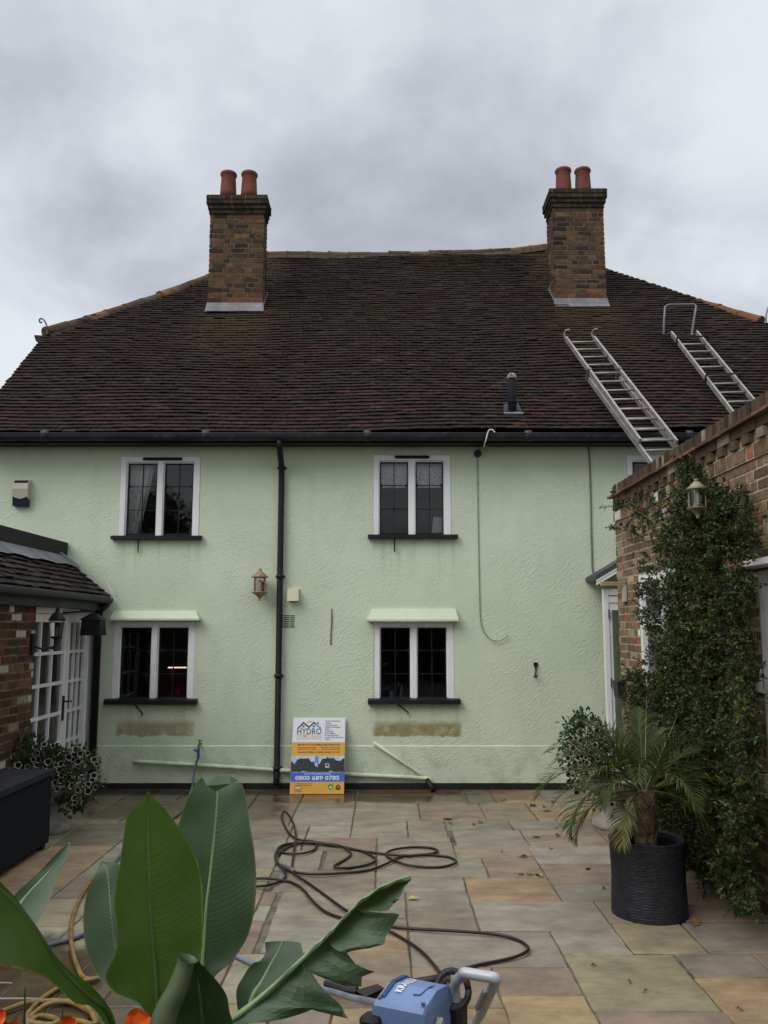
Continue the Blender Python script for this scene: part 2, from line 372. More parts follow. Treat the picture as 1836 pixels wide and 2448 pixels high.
def mat_net():
    m = MAT('patterned_net', (0.55, 0.57, 0.60), 0.9, 0.1, 6, 0.0)
    t = m.node_tree; p = t.nodes['Principled BSDF']
    g = t.nodes.new('ShaderNodeNewGeometry')
    k = maprange(t, noise(t, g.outputs['Position'], 17, 2, 0.5, 3.5), 0.42, 0.55)
    t.links.new(mixc(t, k, (0.5, 0.52, 0.55), (0.85, 0.86, 0.88)), p.inputs['Base Color'])
    return m
NET = mat_net()
BLIND = MAT('brown_blind', (0.20, 0.18, 0.145), 0.9, 0.1, 3, 0.0)
REDTHING = MAT('red_enamel', (0.40, 0.02, 0.015), 0.3, 0.1, 5, 0.0)
WHITECARD = MAT('white_card', (0.62, 0.62, 0.60), 0.8, 0.03, 5, 0.0)
TINGREEN = MAT('green_tin', (0.14, 0.27, 0.22), 0.35, 0.3, 14, 0.0)
LAMPGLOW = mat_emit('warm_tube', (1.0, 0.60, 0.32), 1.2)
BULB = MAT('white_bulb', (0.75, 0.74, 0.68), 0.3, 0.05, 10, 0.0)
SLATE = MAT('grey_slate', (0.05, 0.054, 0.062), 0.55, 0.2, 6, 0.2, 30)
HEDGE = mat_leaf('hedge_leaf', (0.020, 0.035, 0.012), (0.04, 0.06, 0.02), 0.5, 0.15)
SIGNW = MAT('sign_white', (0.68, 0.70, 0.74), 0.4, 0.03, 4, 0.0)
SIGNO = MAT('sign_orange', (0.68, 0.34, 0.03), 0.4, 0.05, 4, 0.0)
SIGNB = MAT('sign_blue', (0.035, 0.12, 0.50), 0.4, 0.05, 4, 0.0)
SIGNT = MAT('sign_dark_teal', (0.025, 0.07, 0.11), 0.4, 0.05, 4, 0.0)
SIGNC = MAT('sign_bright_teal', (0.05, 0.30, 0.42), 0.4, 0.05, 4, 0.0)
SIGNK = MAT('sign_dark_ink', (0.022, 0.03, 0.06), 0.4, 0.05, 4, 0.0)
SIGNG = MAT('sign_green', (0.03, 0.28, 0.06), 0.4, 0.05, 4, 0.0)
SIGNH = MAT('sign_photo_house', (0.022, 0.022, 0.022), 0.4, 0.5, 20, 0.0)
SIGNS = MAT('sign_photo_sky', (0.42, 0.50, 0.62), 0.4, 0.25, 9, 0.0)
GROUND = MAT('garden_ground', (0.05, 0.055, 0.03), 0.95, 0.4, 0.8, 0.5, 10, col2=(0.04, 0.07, 0.02), c2s=0.4)

# ------------------------------------------------------------------ mesh builder
WPOS = {}
class MB:
    def __init__(s): s.v = []; s.f = []; s.m = []; s.t = []; s.uv = {}
    def face(s, pts, m=0, t=(1, 1, 1), uv=None):
        i = len(s.v); s.v += [tuple(p) for p in pts]; s.f.append(tuple(range(i, i + len(pts)))); s.m.append(m); s.t.append(t)
        if uv: s.uv[len(s.f) - 1] = uv
    def hexa(s, b, t, m=0, tn=(1, 1, 1), bottom=True):
        """b, t: four bottom and four top points, counter-clockwise seen from the top"""
        i = len(s.v); s.v += [tuple(p) for p in b] + [tuple(p) for p in t]
        fs = [(4, 5, 6, 7), (0, 1, 5, 4), (1, 2, 6, 5), (2, 3, 7, 6), (3, 0, 4, 7)]
        if bottom: fs.append((3, 2, 1, 0))
        for f in fs: s.f.append(tuple(i + k for k in f)); s.m.append(m); s.t.append(tn)
        return s
    def box(s, x0, x1, y0, y1, z0, z1, m=0, tn=(1, 1, 1)):
        x0, x1 = min(x0, x1), max(x0, x1); y0, y1 = min(y0, y1), max(y0, y1); z0, z1 = min(z0, z1), max(z0, z1)
        return s.hexa([(x0, y0, z0), (x1, y0, z0), (x1, y1, z0), (x0, y1, z0)], [(x0, y0, z1), (x1, y0, z1), (x1, y1, z1), (x0, y1, z1)], m, tn)
    def bar(s, a, b, w, h, up=(0, 0, 1), m=0, tn=(1, 1, 1)):
        a = Vector(a); b = Vector(b); d = (b - a).normalized(); u = Vector(up)
        sd = d.cross(u)
        if sd.length < 1e-5: sd = d.cross(Vector((1, 0, 0)))
        sd.normalize(); u = sd.cross(d)
        sd = sd * (w / 2); u = u * (h / 2)
        return s.hexa([a - sd - u, a + sd - u, b + sd - u, b - sd - u], [a - sd + u, a + sd + u, b + sd + u, b - sd + u], m, tn)
    def tube(s, pts, r, n=8, m=0, tn=(1, 1, 1), caps=True):
        pts = [Vector(p) for p in pts]; k = len(pts)
        rr = r if isinstance(r, (list, tuple)) else [r] * k
        i0 = len(s.v); prev = None
        for i, p in enumerate(pts):
            d = (pts[min(i + 1, k - 1)] - pts[max(i - 1, 0)])
            d = d.normalized() if d.length > 1e-9 else Vector((0, 0, 1))
            if prev is None:
                a = d.cross(Vector((0, 0, 1)))
                if a.length < 1e-3: a = d.cross(Vector((1, 0, 0)))
            else: a = prev - d * prev.dot(d)
            if a.length < 1e-6: a = d.orthogonal()
            a.normalize(); prev = a; b = d.cross(a)
            for j in range(n):
                q = 2 * math.pi * j / n
                s.v.append(tuple(p + (a * math.cos(q) + b * math.sin(q)) * rr[i]))
        for i in range(k - 1):
            for j in range(n):
                a = i0 + i * n + j; b = i0 + i * n + (j + 1) % n
                s.f.append((a, b, b + n, a + n)); s.m.append(m); s.t.append(tn)
        if caps:
            s.f.append(tuple(i0 + j for j in reversed(range(n)))); s.m.append(m); s.t.append(tn)
            s.f.append(tuple(i0 + (k - 1) * n + j for j in range(n))); s.m.append(m); s.t.append(tn)
        return s
    def lathe(s, prof, c, n=24, m=0, tn=(1, 1, 1), caps=True, sq=None):
        i0 = len(s.v); k = len(prof)
        for (r, z) in prof:
            for j in range(n):
                q = 2 * math.pi * j / n
                s.v.append((c[0] + r * math.cos(q), c[1] + r * math.sin(q), c[2] + z))
        for i in range(k - 1):
            for j in range(n):
                a = i0 + i * n + j; b = i0 + i * n + (j + 1) % n
                s.f.append((a, b, b + n, a + n)); s.m.append(m); s.t.append(tn)
        if caps:
            s.f.append(tuple(i0 + j for j in reversed(range(n)))); s.m.append(m); s.t.append(tn)
            s.f.append(tuple(i0 + (k - 1) * n + j for j in range(n))); s.m.append(m); s.t.append(tn)
        return s
    def prism(s, poly, vec, m=0, tn=(1, 1, 1)):
        n = len(poly); a = [Vector(p) for p in poly]; v = Vector(vec); b = [p + v for p in a]
        s.face(list(reversed(a)), m, tn); s.face(b, m, tn)
        for i in range(n): s.face([a[i], a[(i + 1) % n], b[(i + 1) % n], b[i]], m, tn)
        return s
    def build(s, name, mats, parent=None, smooth=False, at=None):
        if not isinstance(mats, (list, tuple)): mats = [mats]
        me = bpy.data.meshes.new(name)
        off = Vector(at) if at is not None else (Vector(WPOS.get(parent.name, (0, 0, 0))) if parent else Vector((0, 0, 0)))
        par = Vector(WPOS.get(parent.name, (0, 0, 0))) if parent else Vector((0, 0, 0))
        me.from_pydata([(p[0] - off.x, p[1] - off.y, p[2] - off.z) for p in s.v], [], s.f)
        for m in mats: me.materials.append(m)
        me.polygons.foreach_set('material_index', s.m)
        a = me.attributes.new('tint', 'FLOAT_COLOR', 'FACE')
        fl = []
        for t in s.t: fl += [t[0], t[1], t[2], 1.0]
        a.data.foreach_set('color', fl)
        if s.uv:
            l = me.uv_layers.new(name='leaf')
            for fi, uv in s.uv.items():
                for li, q in zip(me.polygons[fi].loop_indices, uv): l.data[li].uv = q
        if smooth: me.polygons.foreach_set('use_smooth', [True] * len(me.polygons))
        me.update()
        o = bpy.data.objects.new(name, me); COL.objects.link(o)
        o.location = off - par
        if parent: o.parent = parent
        WPOS[o.name] = tuple(off)
        return o
def empty(name, loc, label, cat, group=None):
    o = bpy.data.objects.new(name, None); COL.objects.link(o); o.location = loc; WPOS[o.name] = tuple(loc)
    o.empty_display_size = 0.1
    return tag(o, label, cat, group)
def tag(o, label, cat, group=None):
    o['label'] = label; o['category'] = cat
    if group: o['group'] = group
    return o
def struct(o, k='structure'): o['kind'] = k; return o
def sub(name, parent, loc):
    o = bpy.data.objects.new(name, None); COL.objects.link(o); WPOS[o.name] = tuple(loc)
    o.parent = parent; o.location = Vector(loc) - Vector(WPOS[parent.name]); o.empty_display_size = 0.1
    return o
def text_into(mb, s, size, O, U, V, m=0, lift=0.0, bold=0.0, width=None, warp=None):
    c = bpy.data.curves.new('lettering', 'FONT'); c.body = s; c.size = size; c.offset = bold; c.resolution_u = 2
    o = bpy.data.objects.new('lettering', c); COL.objects.link(o)
    dg = bpy.context.evaluated_depsgraph_get()
    me = bpy.data.meshes.new_from_object(o.evaluated_get(dg))
    bpy.data.objects.remove(o); bpy.data.curves.remove(c)
    U = Vector(U).normalized(); V = Vector(V).normalized(); Nn = U.cross(V); O = Vector(O)
    xs = [v.co.x for v in me.vertices] or [0]
    k = 1.0
    if width: k = width / max(1e-6, max(xs) - min(xs))
    for p in me.polygons:
        pts = [O + U * ((me.vertices[i].co.x - min(xs)) * k) + V * me.vertices[i].co.y + Nn * lift for i in p.vertices]
        mb.face([warp(x) for x in pts] if warp else pts, m)
    bpy.data.meshes.remove(me)

# ------------------------------------------------------------------ bricks and tiles
def brick_panel(mb, O, U, V, Nn, w, h, pal, holes=(), bl=0.225, bh=0.075, d=0.004, j=0.018, ext=0.0, seed=1, back=True, skip=0.0):
    """every brick is its own block, set in a mortar sheet; O is the lower corner, Nn points out"""
    q = random.Random(seed)
    O = Vector(O); U = Vector(U); V = Vector(V); Nn = Vector(Nn)
    rows = max(1, int(round(h / bh))); bh = h / rows
    def inhole(a, b, c, e):
        return any(b > x0 + 1e-4 and a < x1 - 1e-4 and e > y0 + 0.02 and c < y1 - 0.02 for x0, x1, y0, y1 in holes)
    for r in range(rows):
        z0 = r * bh; z1 = min(h, z0 + bh)
        # flemish-like mix of stretchers and headers
        x = -ext - (0.0 if r % 2 else bl * 0.26) ; k = r
        while x < w + ext - 0.01:
            L = bl if (k % 2) else bl * 0.5
            if q.random() < 0.15: L = bl
            a = max(x, -ext); b = min(x + L, w + ext)
            segs = [(a, b)]
            for hx0, hx1, hy0, hy1 in holes:
                if z1 > hy0 + 0.02 and z0 < hy1 - 0.02:
                    ns = []
                    for (p, s_) in segs:
                        if s_ <= hx0 or p >= hx1: ns.append((p, s_)); continue
                        if p < hx0 - 0.02: ns.append((p, hx0))
                        if s_ > hx1 + 0.02: ns.append((hx1, s_))
                    segs = ns
            for (a2, b2) in segs:
                if b2 - a2 < 0.03: continue
                jj = j * q.uniform(0.35, 0.65)
                dd = d * q.uniform(0.65, 1.25)
                jt = lambda: q.uniform(-0.0035, 0.0035)
                c = [(a2 + (jj if a2 > -ext + 0.001 else 0) + jt(), z0 + jj + jt()), (b2 - (jj if b2 < w + ext - 0.001 else 0) + jt(), z0 + jj + jt()), (b2 - (jj if b2 < w + ext - 0.001 else 0) + jt(), z1 - jj + jt()), (a2 + (jj if a2 > -ext + 0.001 else 0) + jt(), z1 - jj + jt())]
                bb = [O + U * x_ + V * y_ - Nn * 0.012 for x_, y_ in c]
                tt = [O + U * x_ + V * y_ + Nn * (dd + jt() * .4) for x_, y_ in c]
                if U.cross(V).dot(Nn) < 0: bb.reverse(); tt.reverse()
                mb.hexa(bb, tt, 0, pal(q, (a2 + b2) / 2, (z0 + z1) / 2), bottom=False)
            x += L; k += 1
    if back:
        xs = sorted({0.0, w} | {a for hh in holes for a in hh[:2]}); ys = sorted({0.0, h} | {a for hh in holes for a in hh[2:]})
        for x0, x1 in zip(xs, xs[1:]):
            for y0, y1 in zip(ys, ys[1:]):
                if any(x0 >= a - 1e-4 and x1 <= b + 1e-4 and y0 >= c - 1e-4 and y1 <= e + 1e-4 for a, b, c, e in holes): continue
                f = [O + U * x0 + V * y0, O + U * x1 + V * y0, O + U * x1 + V * y1, O + U * x0 + V * y1]
                if U.cross(V).dot(Nn) < 0: f.reverse()
                mb.face(f, 1)
def pick(q, ch, var=0.25):
    x = q.random() * sum(w for w, _ in ch)
    for w, c in ch:
        x -= w
        if x <= 0: break
    k = q.uniform(1 - var, 1 + var)
    return (c[0] * k, c[1] * k * q.uniform(0.94, 1.06), c[2] * k)
def pal_wing(q, x, z):
    return pick(q, [(5, (0.2211, 0.1411, 0.0821)), (5, (0.2714, 0.1803, 0.1058)), (3, (0.1708, 0.1120, 0.0702)), (2.6, (0.3358, 0.2318, 0.1426)), (0.7, (0.0924, 0.0739, 0.0713)), (0.7, (0.3849, 0.1366, 0.0680)), (0.9, (0.4715, 0.3618, 0.2441)), (0.4, (0.7000, 0.7000, 0.6329))])
def pal_left(q, x, z):
    return pick(q, [(6, (0.115, 0.05, 0.034)), (4, (0.085, 0.04, 0.03)), (2, (0.15, 0.085, 0.05)), (1.5, (0.06, 0.035, 0.03)), (0.6, (0.33, 0.29, 0.24)), (0.35, (0.5, 0.47, 0.42))])
def pal_chim(hot):
    def f(q, x, z):
        if z < hot: return pick(q, [(4, (0.2100, 0.0774, 0.0396)), (2, (0.1440, 0.0722, 0.0396)), (2, (0.0720, 0.0413, 0.0310))])
        return pick(q, [(5, (0.1100, 0.0662, 0.0378)), (4, (0.0790, 0.0507, 0.0327)), (3, (0.0410, 0.0292, 0.0258)), (2, (0.1440, 0.0826, 0.0456)), (1, (0.1500, 0.0636, 0.0370))])
    return f

def tile_slope(mb, s_rows, gauge, tw, pt, xr, q, pal, th=0.013, lift=0.030, jit=0.004):
    """pt(x, s, n): world point at x along the eave, s up the slope, n out of it; xr(s) -> (x0, x1)"""
    for r in range(s_rows):
        s0 = r * gauge; x0, x1 = xr(s0 + gauge * 0.5)
        if x1 - x0 < 0.05: continue
        x = x0 - (tw * 0.5 if r % 2 else 0.0) + q.uniform(-0.006, 0.006)
        rowj = q.uniform(-0.004, 0.004)
        while x < x1:
            a = max(x, x0 + q.uniform(-0.012, 0.012)); b = min(x + tw - q.uniform(0.002, 0.006), x1 + q.uniform(-0.012, 0.012))
            if b - a > 0.02:
                l0 = lift + q.uniform(-jit, jit) * 1.6 + (q.random() < 0.012) * q.uniform(0, 0.012); l1 = l0 + q.uniform(-jit, jit)
                sa = s0 + rowj + q.uniform(-jit, jit); sb = sa + q.uniform(-jit, jit); se = s0 + gauge * 1.55
                cam_ = q.uniform(0.0, 0.006)
                i = len(mb.v); m_ = (a + b) / 2
                mb.v += [tuple(pt(a, sa, l0)), tuple(pt(m_, (sa + sb) / 2, (l0 + l1) / 2 + cam_)), tuple(pt(b, sb, l1)), tuple(pt(b, se, 0.006)), tuple(pt(a, se, 0.006)),
                         tuple(pt(a, sa, l0 - th)), tuple(pt(m_, (sa + sb) / 2, (l0 + l1) / 2 + cam_ - th)), tuple(pt(b, sb, l1 - th)), tuple(pt(a, se, -0.004)), tuple(pt(b, se, -0.004))]
                tn = pal(q, m_, s0)
                for f in ((0, 1, 4), (1, 3, 4), (1, 2, 3), (5, 6, 1, 0), (6, 7, 2, 1), (5, 0, 4, 8), (2, 7, 9, 3)):
                    mb.f.append(tuple(i + k for k in f)); mb.m.append(0); mb.t.append(tn)
            x += tw
def pal_tile(q, x, s):
    if s < 1.2 and q.random() < 0.12 * (1.2 - s) + 0.02: return pick(q, [(1, (0.0481, 0.0233, 0.0177)), (1, (0.0372, 0.0202, 0.0162))])
    return pick(q, [(6, (0.0233, 0.0174, 0.0150)), (4, (0.0198, 0.0155, 0.0139)), (3, (0.0279, 0.0202, 0.0169)), (2, (0.0264, 0.0163, 0.0150)), (0.3, (0.0404, 0.0233, 0.0185)), (0.3, (0.0341, 0.0295, 0.0246))], 0.12)

# ================================================================== the setting: ground and patio
mb = MB(); mb.face([(-300, -300, -0.06), (300, -300, -0.06), (300, 300, -0.06), (-300, 300, -0.06)])
struct(mb.build('ground', GROUND))

GREY, OLIV, ORNG, PINK, BEIG, LGRY, DGRY = (0.240, 0.214, 0.163), (0.260, 0.230, 0.150), (0.292, 0.208, 0.120), (0.236, 0.180, 0.130), (0.255, 0.210, 0.142), (0.266, 0.244, 0.192), (0.196, 0.164, 0.120)
SLABS = [(.15, 1.02, 5.01, 5.565, GREY), (1.02, 1.43, 5.19, 5.575, GREY), (1.02, 1.65, 4.46, 5.19, OLIV), (1.43, 1.87, 5.21, 5.72, BEIG),
 (.59, 1.43, 5.575, 6.14, LGRY), (1.43, 1.87, 5.72, 6.15, BEIG), (1.87, 2.5, 5.21, 5.72, GREY), (.59, 1.22, 6.15, 6.71, ORNG), (1.22, 1.87, 6.15, 6.53, GREY),
 (1.22, 1.87, 6.53, 7.09, PINK), (1.22, 1.95, 7.09, 7.65, LGRY), (.79, 1.22, 6.71, 7.27, PINK), (-.06, .79, 6.71, 7.27, GREY), (-.06, .59, 6.36, 6.71, GREY),
 (.59, 1.23, 7.27, 7.66, BEIG), (.62, 1.25, 7.66, 8.22, GREY), (1.25, 1.95, 7.66, 8.23, BEIG), (1.2, 1.67, 8.23, 8.63, LGRY), (.58, 1.2, 8.22, 8.63, GREY), (1.67, 2.3, 8.23, 8.63, GREY),
 (.36, 1.0, 8.63, 9.45, PINK), (1.0, 1.5, 8.63, 9.45, BEIG), (1.5, 2.3, 8.63, 9.08, ORNG), (1.5, 2.3, 9.08, 9.45, BEIG), (-.06, .59, 7.27, 7.95, GREY),
 (-.3, .22, 7.95, 8.62, GREY), (.22, .58, 7.95, 8.62, GREY), (-.9, -.3, 8.41, 9.17, LGRY), (-.3, .36, 8.62, 9.02, GREY), (-.3, .36, 9.02, 9.45, GREY),
 (-.48, -.06, 6.91, 7.5, DGRY), (-.7, -.06, 7.5, 7.95, PINK), (-.8, -.06, 6.36, 6.91, DGRY), (-.72, .15, 5.82, 6.36, GREY), (.15, .59, 5.965, 6.36, GREY), (.15, .59, 5.575, 5.965, DGRY),
 (-.72, -.23, 5.23, 5.82, LGRY), (-.23, .15, 5.23, 5.7, ORNG), (-.4, .15, 4.5, 5.23, PINK), (.15, .59, 4.5, 5.01, PINK), (.59, 1.02, 4.64, 5.01, PINK), (.59, 1.02, 4.1, 4.64, ORNG),
 (1.02, 1.66, 3.9, 4.46, PINK), (1.66, 2.1, 4.87, 5.21, GREY), (1.65, 2.3, 4.2, 4.87, ORNG), (2.1, 2.5, 4.87, 5.21, BEIG), (-.9, -.3, 9.17, 9.6, DGRY), (-.3, .9, 9.45, 9.9, DGRY)]
def fill_slabs():
    q = random.Random(3); x0, x1, y0, y1, g = -4.5, 2.62, 2.0, 10.24, 0.05
    nx, ny = int((x1 - x0) / g), int((y1 - y0) / g)
    occ = [[False] * ny for _ in range(nx)]
    for (a, b, c, e, _) in SLABS:
        for i in range(max(0, int((a - x0) / g + 0.3)), min(nx, int((b - x0) / g + 0.7))):
            for k in range(max(0, int((c - y0) / g + 0.3)), min(ny, int((e - y0) / g + 0.7))): occ[i][k] = True
    cols = [GREY, GREY, LGRY, BEIG, PINK, PINK, DGRY, OLIV, ORNG]
    for k in range(ny):
        for i in range(nx):
            if occ[i][k]: continue
            W, Hh = q.choice([(11, 11), (17, 11), (11, 6), (6, 6), (17, 11), (11, 17)])
            w = 0
            while w < W and i + w < nx and not occ[i + w][k]: w += 1
            rest = 0
            while i + w + rest < nx and rest < 3 and not occ[i + w + rest][k]: rest += 1
            if rest < 3: w += rest
            h = 0
            while h < Hh and k + h < ny and not any(occ[i + a][k + h] for a in range(w)): h += 1
            for a in range(w):
                for b in range(h): occ[i + a][k + b] = True
            SLABS.append((x0 + i * g, x0 + (i + w) * g, y0 + k * g, y0 + (k + h) * g, q.choice(cols)))
fill_slabs()
mb = MB(); q = random.Random(11)
mb.face([(-6, -3, -0.012), (3.2, -3, -0.012), (3.2, 10.3, -0.012), (-6, 10.3, -0.012)], 1)
for (a, b, c, e, col) in SLABS:
    if b - a < 0.06 or e - c < 0.06: continue
    k = q.uniform(0.88, 1.12); j = lambda: q.uniform(-0.004, 0.004); gp = 0.006
    tn = (col[0] * k, col[1] * k * q.uniform(0.97, 1.03), col[2] * k * q.uniform(0.95, 1.05)); z = q.uniform(-0.002, 0.002)
    # riven edge: a ring of slightly wandering points, with a small chamfer
    ring = []
    for (p0, p1) in (((a + gp, c + gp), (b - gp, c + gp)), ((b - gp, c + gp), (b - gp, e - gp)), ((b - gp, e - gp), (a + gp, e - gp)), ((a + gp, e - gp), (a + gp, c + gp))):
        for t in (0, 0.27, 0.52, 0.78): ring.append((lerp(p0[0], p1[0], t) + j(), lerp(p0[1], p1[1], t) + j()))
    cxm, cym = (a + b) / 2, (c + e) / 2
    top = [(x + (0.006 if x < cxm else -0.006), y + (0.006 if y < cym else -0.006), z) for x, y in ring]
    low = [(x, y, z - 0.006) for x, y in ring]; bot = [(x, y, -0.03) for x, y in ring]
    mb.face(top, 0, tn)
    for i in range(16):
        n_ = (i + 1) % 16
        mb.face([low[i], low[n_], top[n_], top[i]], 0, tn); mb.face([bot[i], bot[n_], low[n_], low[i]], 0, tn)
struct(mb.build('patio', [PAVE, GROUT]))

# ================================================================== the house
house = empty('house', (0, YW, 0), 'wide sage green rendered house with brown tiled roof and two brick chimneys', 'house')
WIN = {}
def rect(u0, v0, u1, v1):
    a = wp(u0, v1); b = wp(u1, v0); c = wp(u0, v0); d = wp(u1, v1)
    return ((a.x + c.x) / 2, (b.x + d.x) / 2, a.z, b.z)
WIN['a'] = rect(259, 986, 431.5, 1158); WIN['b'] = rect(806, 983, 974, 1156)
WIN['c'] = rect(243.5, 1341, 420, 1513); WIN['d'] = rect(807.5, 1341, 981, 1513)
xr_ = wp(1353, 1000).x
WIN['e'] = (xr_, xr_ + 0.95, WIN['b'][2], WIN['b'][3])
XL, XR, ZT = -4.82, 5.58, 4.16
zband = wz(1612)
xs = sorted({XL, XR} | {v for w in WIN.values() for v in w[:2]}); zs = sorted({-0.05, zband, ZT} | {v for w in WIN.values() for v in w[2:]})
mb = MB()
for x0, x1 in zip(xs, xs[1:]):
    for z0, z1 in zip(zs, zs[1:]):
        if any(x0 >= w[0] - 1e-4 and x1 <= w[1] + 1e-4 and z0 >= w[2] - 1e-4 and z1 <= w[3] + 1e-4 for w in WIN.values()): continue
        y = YW - (0.010 if z1 <= zband + 1e-4 else 0.0)
        mb.face([(x0, y, z0), (x1, y, z0), (x1, y, z1), (x0, y, z1)])
mb.face([(XL, YW - 0.010, zband), (XR, YW - 0.010, zband), (XR, YW, zband + 0.012), (XL, YW, zband + 0.012)])
for (x0, x1, z0, z1) in WIN.values():
    y0, y1 = YW, YW + 0.2
    mb.face([(x0, y0, z0), (x0, y0, z1), (x0, y1, z1), (x0, y1, z0)]); mb.face([(x1, y0, z1), (x1, y0, z0), (x1, y1, z0), (x1, y1, z1)])
    mb.face([(x0, y0, z1), (x1, y0, z1), (x1, y1, z1), (x0, y1, z1)]); mb.face([(x0, y0, z0), (x0, y1, z0), (x1, y1, z0), (x1, y0, z0)])
YB = 20.2
mb.face([(XL, YB, 0), (XL, YW, 0), (XL, YW, ZT), (XL, 12.2, 6.05), (XL, 18, 6.05), (XL, YB, ZT)])
mb.face([(XR, YW, 0), (XR, YB, 0), (XR, YB, ZT), (XR, 18, 6.05), (XR, 12.5, 6.05), (XR, YW, ZT)])
mb.face([(XR, YB, 0), (XL, YB, 0), (XL, YB, ZT), (XR, YB, ZT)])
mb.build('wall', RENDER, house)
mb = MB(); zpl = wz(1691)
mb.box(XL, 2.55, YW - 0.026, YW - 0.012, 0, zpl)
mb.build('plinth', PLINTH, house)
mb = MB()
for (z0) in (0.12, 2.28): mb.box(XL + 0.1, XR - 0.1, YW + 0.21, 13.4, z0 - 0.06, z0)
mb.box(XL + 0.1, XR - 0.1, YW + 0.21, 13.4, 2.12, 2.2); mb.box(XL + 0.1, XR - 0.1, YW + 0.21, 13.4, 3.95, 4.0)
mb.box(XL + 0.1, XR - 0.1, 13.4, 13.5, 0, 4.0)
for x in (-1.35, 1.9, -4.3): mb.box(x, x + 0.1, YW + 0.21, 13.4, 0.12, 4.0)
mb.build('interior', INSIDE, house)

def window(key, sill, hood=None, drip=None, stay=None, base=0.0, sw=0.066):
    x0, x1, z0, z1 = WIN[key]; yf = YW - 0.006 + base
    fm = MB(); jl, jr, jt, mu = sw, sw * 1.12, sw, 0.062
    xm = (x0 + x1) / 2
    e = 0.003
    fm.box(x0 + e, x0 + jl, yf, yf + 0.11, z0, z1 - e); fm.box(x1 - jr, x1 - e, yf, yf + 0.11, z0, z1 - e)
    fm.box(x0 + jl, x1 - jr, yf + 0.002, yf + 0.11, z1 - jt, z1 - e)
    fm.box(xm - mu / 2, xm + mu / 2, yf + 0.004, yf + 0.11, z0, z1 - jt)
    # inner rebate bead
    for (a, b) in ((x0 + jl, xm - mu / 2), (xm + mu / 2, x1 - jr)):
        fm.box(a, a + 0.014, yf + 0.03, yf + 0.10, z0, z1 - jt); fm.box(b - 0.014, b, yf + 0.03, yf + 0.10, z0, z1 - jt)
        fm.box(a + 0.014, b - 0.014, yf + 0.03, yf + 0.10, z1 - jt - 0.014, z1 - jt)
    w = fm.build('window', WHITE, house)
    for (a, b) in ((x0 + jl + 0.014, xm - mu / 2 - 0.014), (xm + mu / 2 + 0.014, x1 - jr - 0.014)):
        za, zb = z0 + 0.02, z1 - jt - 0.014; yg = yf + 0.062
        cm = MB(); t = 0.014
        cm.box(a, a + t, yg - 0.012, yg + 0.012, za, zb); cm.box(b - t, b, yg - 0.012, yg + 0.012, za, zb)
        cm.box(a + t, b - t, yg - 0.011, yg + 0.011, za, za + t); cm.box(a + t, b - t, yg - 0.011, yg + 0.011, zb - t, zb)
        g = 0.009; xc = (a + b) / 2
        hz = [lerp(zb, za, 0.325), lerp(zb, za, 0.655)]
        cm.box(xc - g / 2, xc + g / 2, yg - 0.009, yg + 0.009, za + t, zb - t)
        for z in hz: cm.box(a + t, b - t, yg - 0.007, yg + 0.007, z - g / 2, z + g / 2)
        for xx in (a + t, b - t):    # small corner gussets at the upper rail
            s_ = 1 if xx < xc else -1
            cm.prism([(xx, yg - 0.008, hz[0] - 0.03), (xx + s_ * 0.026, yg - 0.008, hz[0]), (xx, yg - 0.008, hz[0] + 0.03)], (0, 0.012, 0))
        cm.build('casement', BLACK, w)
        pm = MB(); pm.face([(a + t, yg + 0.001, za + t), (b - t, yg + 0.001, za + t), (b - t, yg + 0.001, zb - t), (a + t, yg + 0.001, zb - t)])
        pm.build('pane', GLASS, w)
    sm = MB(); (su0, su1, sv0, sv1) = sill
    a = wp(su0, sv0); b = wp(su1, sv1); zt = wz(sv0, YW - 0.06); zb = wz(sv1, YW - 0.06)
    sm.hexa([(a.x, YW - 0.075, zb), (b.x, YW - 0.075, zb), (b.x, YW + 0.05, zb), (a.x, YW + 0.05, zb)],
            [(a.x, YW - 0.075, zt - 0.006), (b.x, YW - 0.075, zt - 0.006), (b.x, YW + 0.06, zt + 0.02), (a.x, YW + 0.06, zt + 0.02)])
    sm.build('sill', BLACK, w)
    if hood:
        hu0, hu1, hi0, hi1, hv0, hv1 = hood; hm = MB()
        a = wp(hu0, hv1, YW - 0.11); b = wp(hu1, hv1, YW - 0.11); zt = wz(hv0); zb = a.z
        c0 = wp(hi0, hv0).x; c1 = wp(hi1, hv0).x
        B = [(a.x, YW - 0.11, zb), (b.x, YW - 0.11, zb), (b.x, YW + 0.01, zb + 0.005), (a.x, YW + 0.01, zb + 0.005)]
        M_ = [(a.x, YW - 0.11, zb + 0.022), (b.x, YW - 0.11, zb + 0.022), (b.x + 0.0, YW + 0.01, zb + 0.03), (a.x, YW + 0.01, zb + 0.03)]
        T = [(c0, YW - 0.035, zt), (c1, YW - 0.035, zt), (c1, YW + 0.01, zt + 0.004), (c0, YW + 0.01, zt + 0.004)]
        hm.hexa(B, M_); hm.hexa([(p[0], p[1], p[2] + 0.0004) for p in M_], T, bottom=False)
        hm.build('hood', RENDER, w)
    if drip:
        dm = MB(); du0, du1, dv0, dv1 = drip
        a = wp(du0, dv0); b = wp(du1, dv1); zc_ = (a.z + b.z) / 2; r = abs(a.z - b.z) / 2
        dm.tube([(a.x, YW - 0.012, zc_), (a.x + 0.015, YW - 0.02, zc_), (b.x - 0.015, YW - 0.02, zc_), (b.x, YW - 0.012, zc_)], [r * 0.6, r, r, r * 0.6], 8)
        dm.build('vent_rail', BLACK, w)
    if stay:
        st = MB(); st.tube([wp(u_, v_, YW - (0.03 if i else 0.01)) for i, (u_, v_) in enumerate(stay)], 0.0075, 6)
        st.build('stay', BLACK, w)
    return w
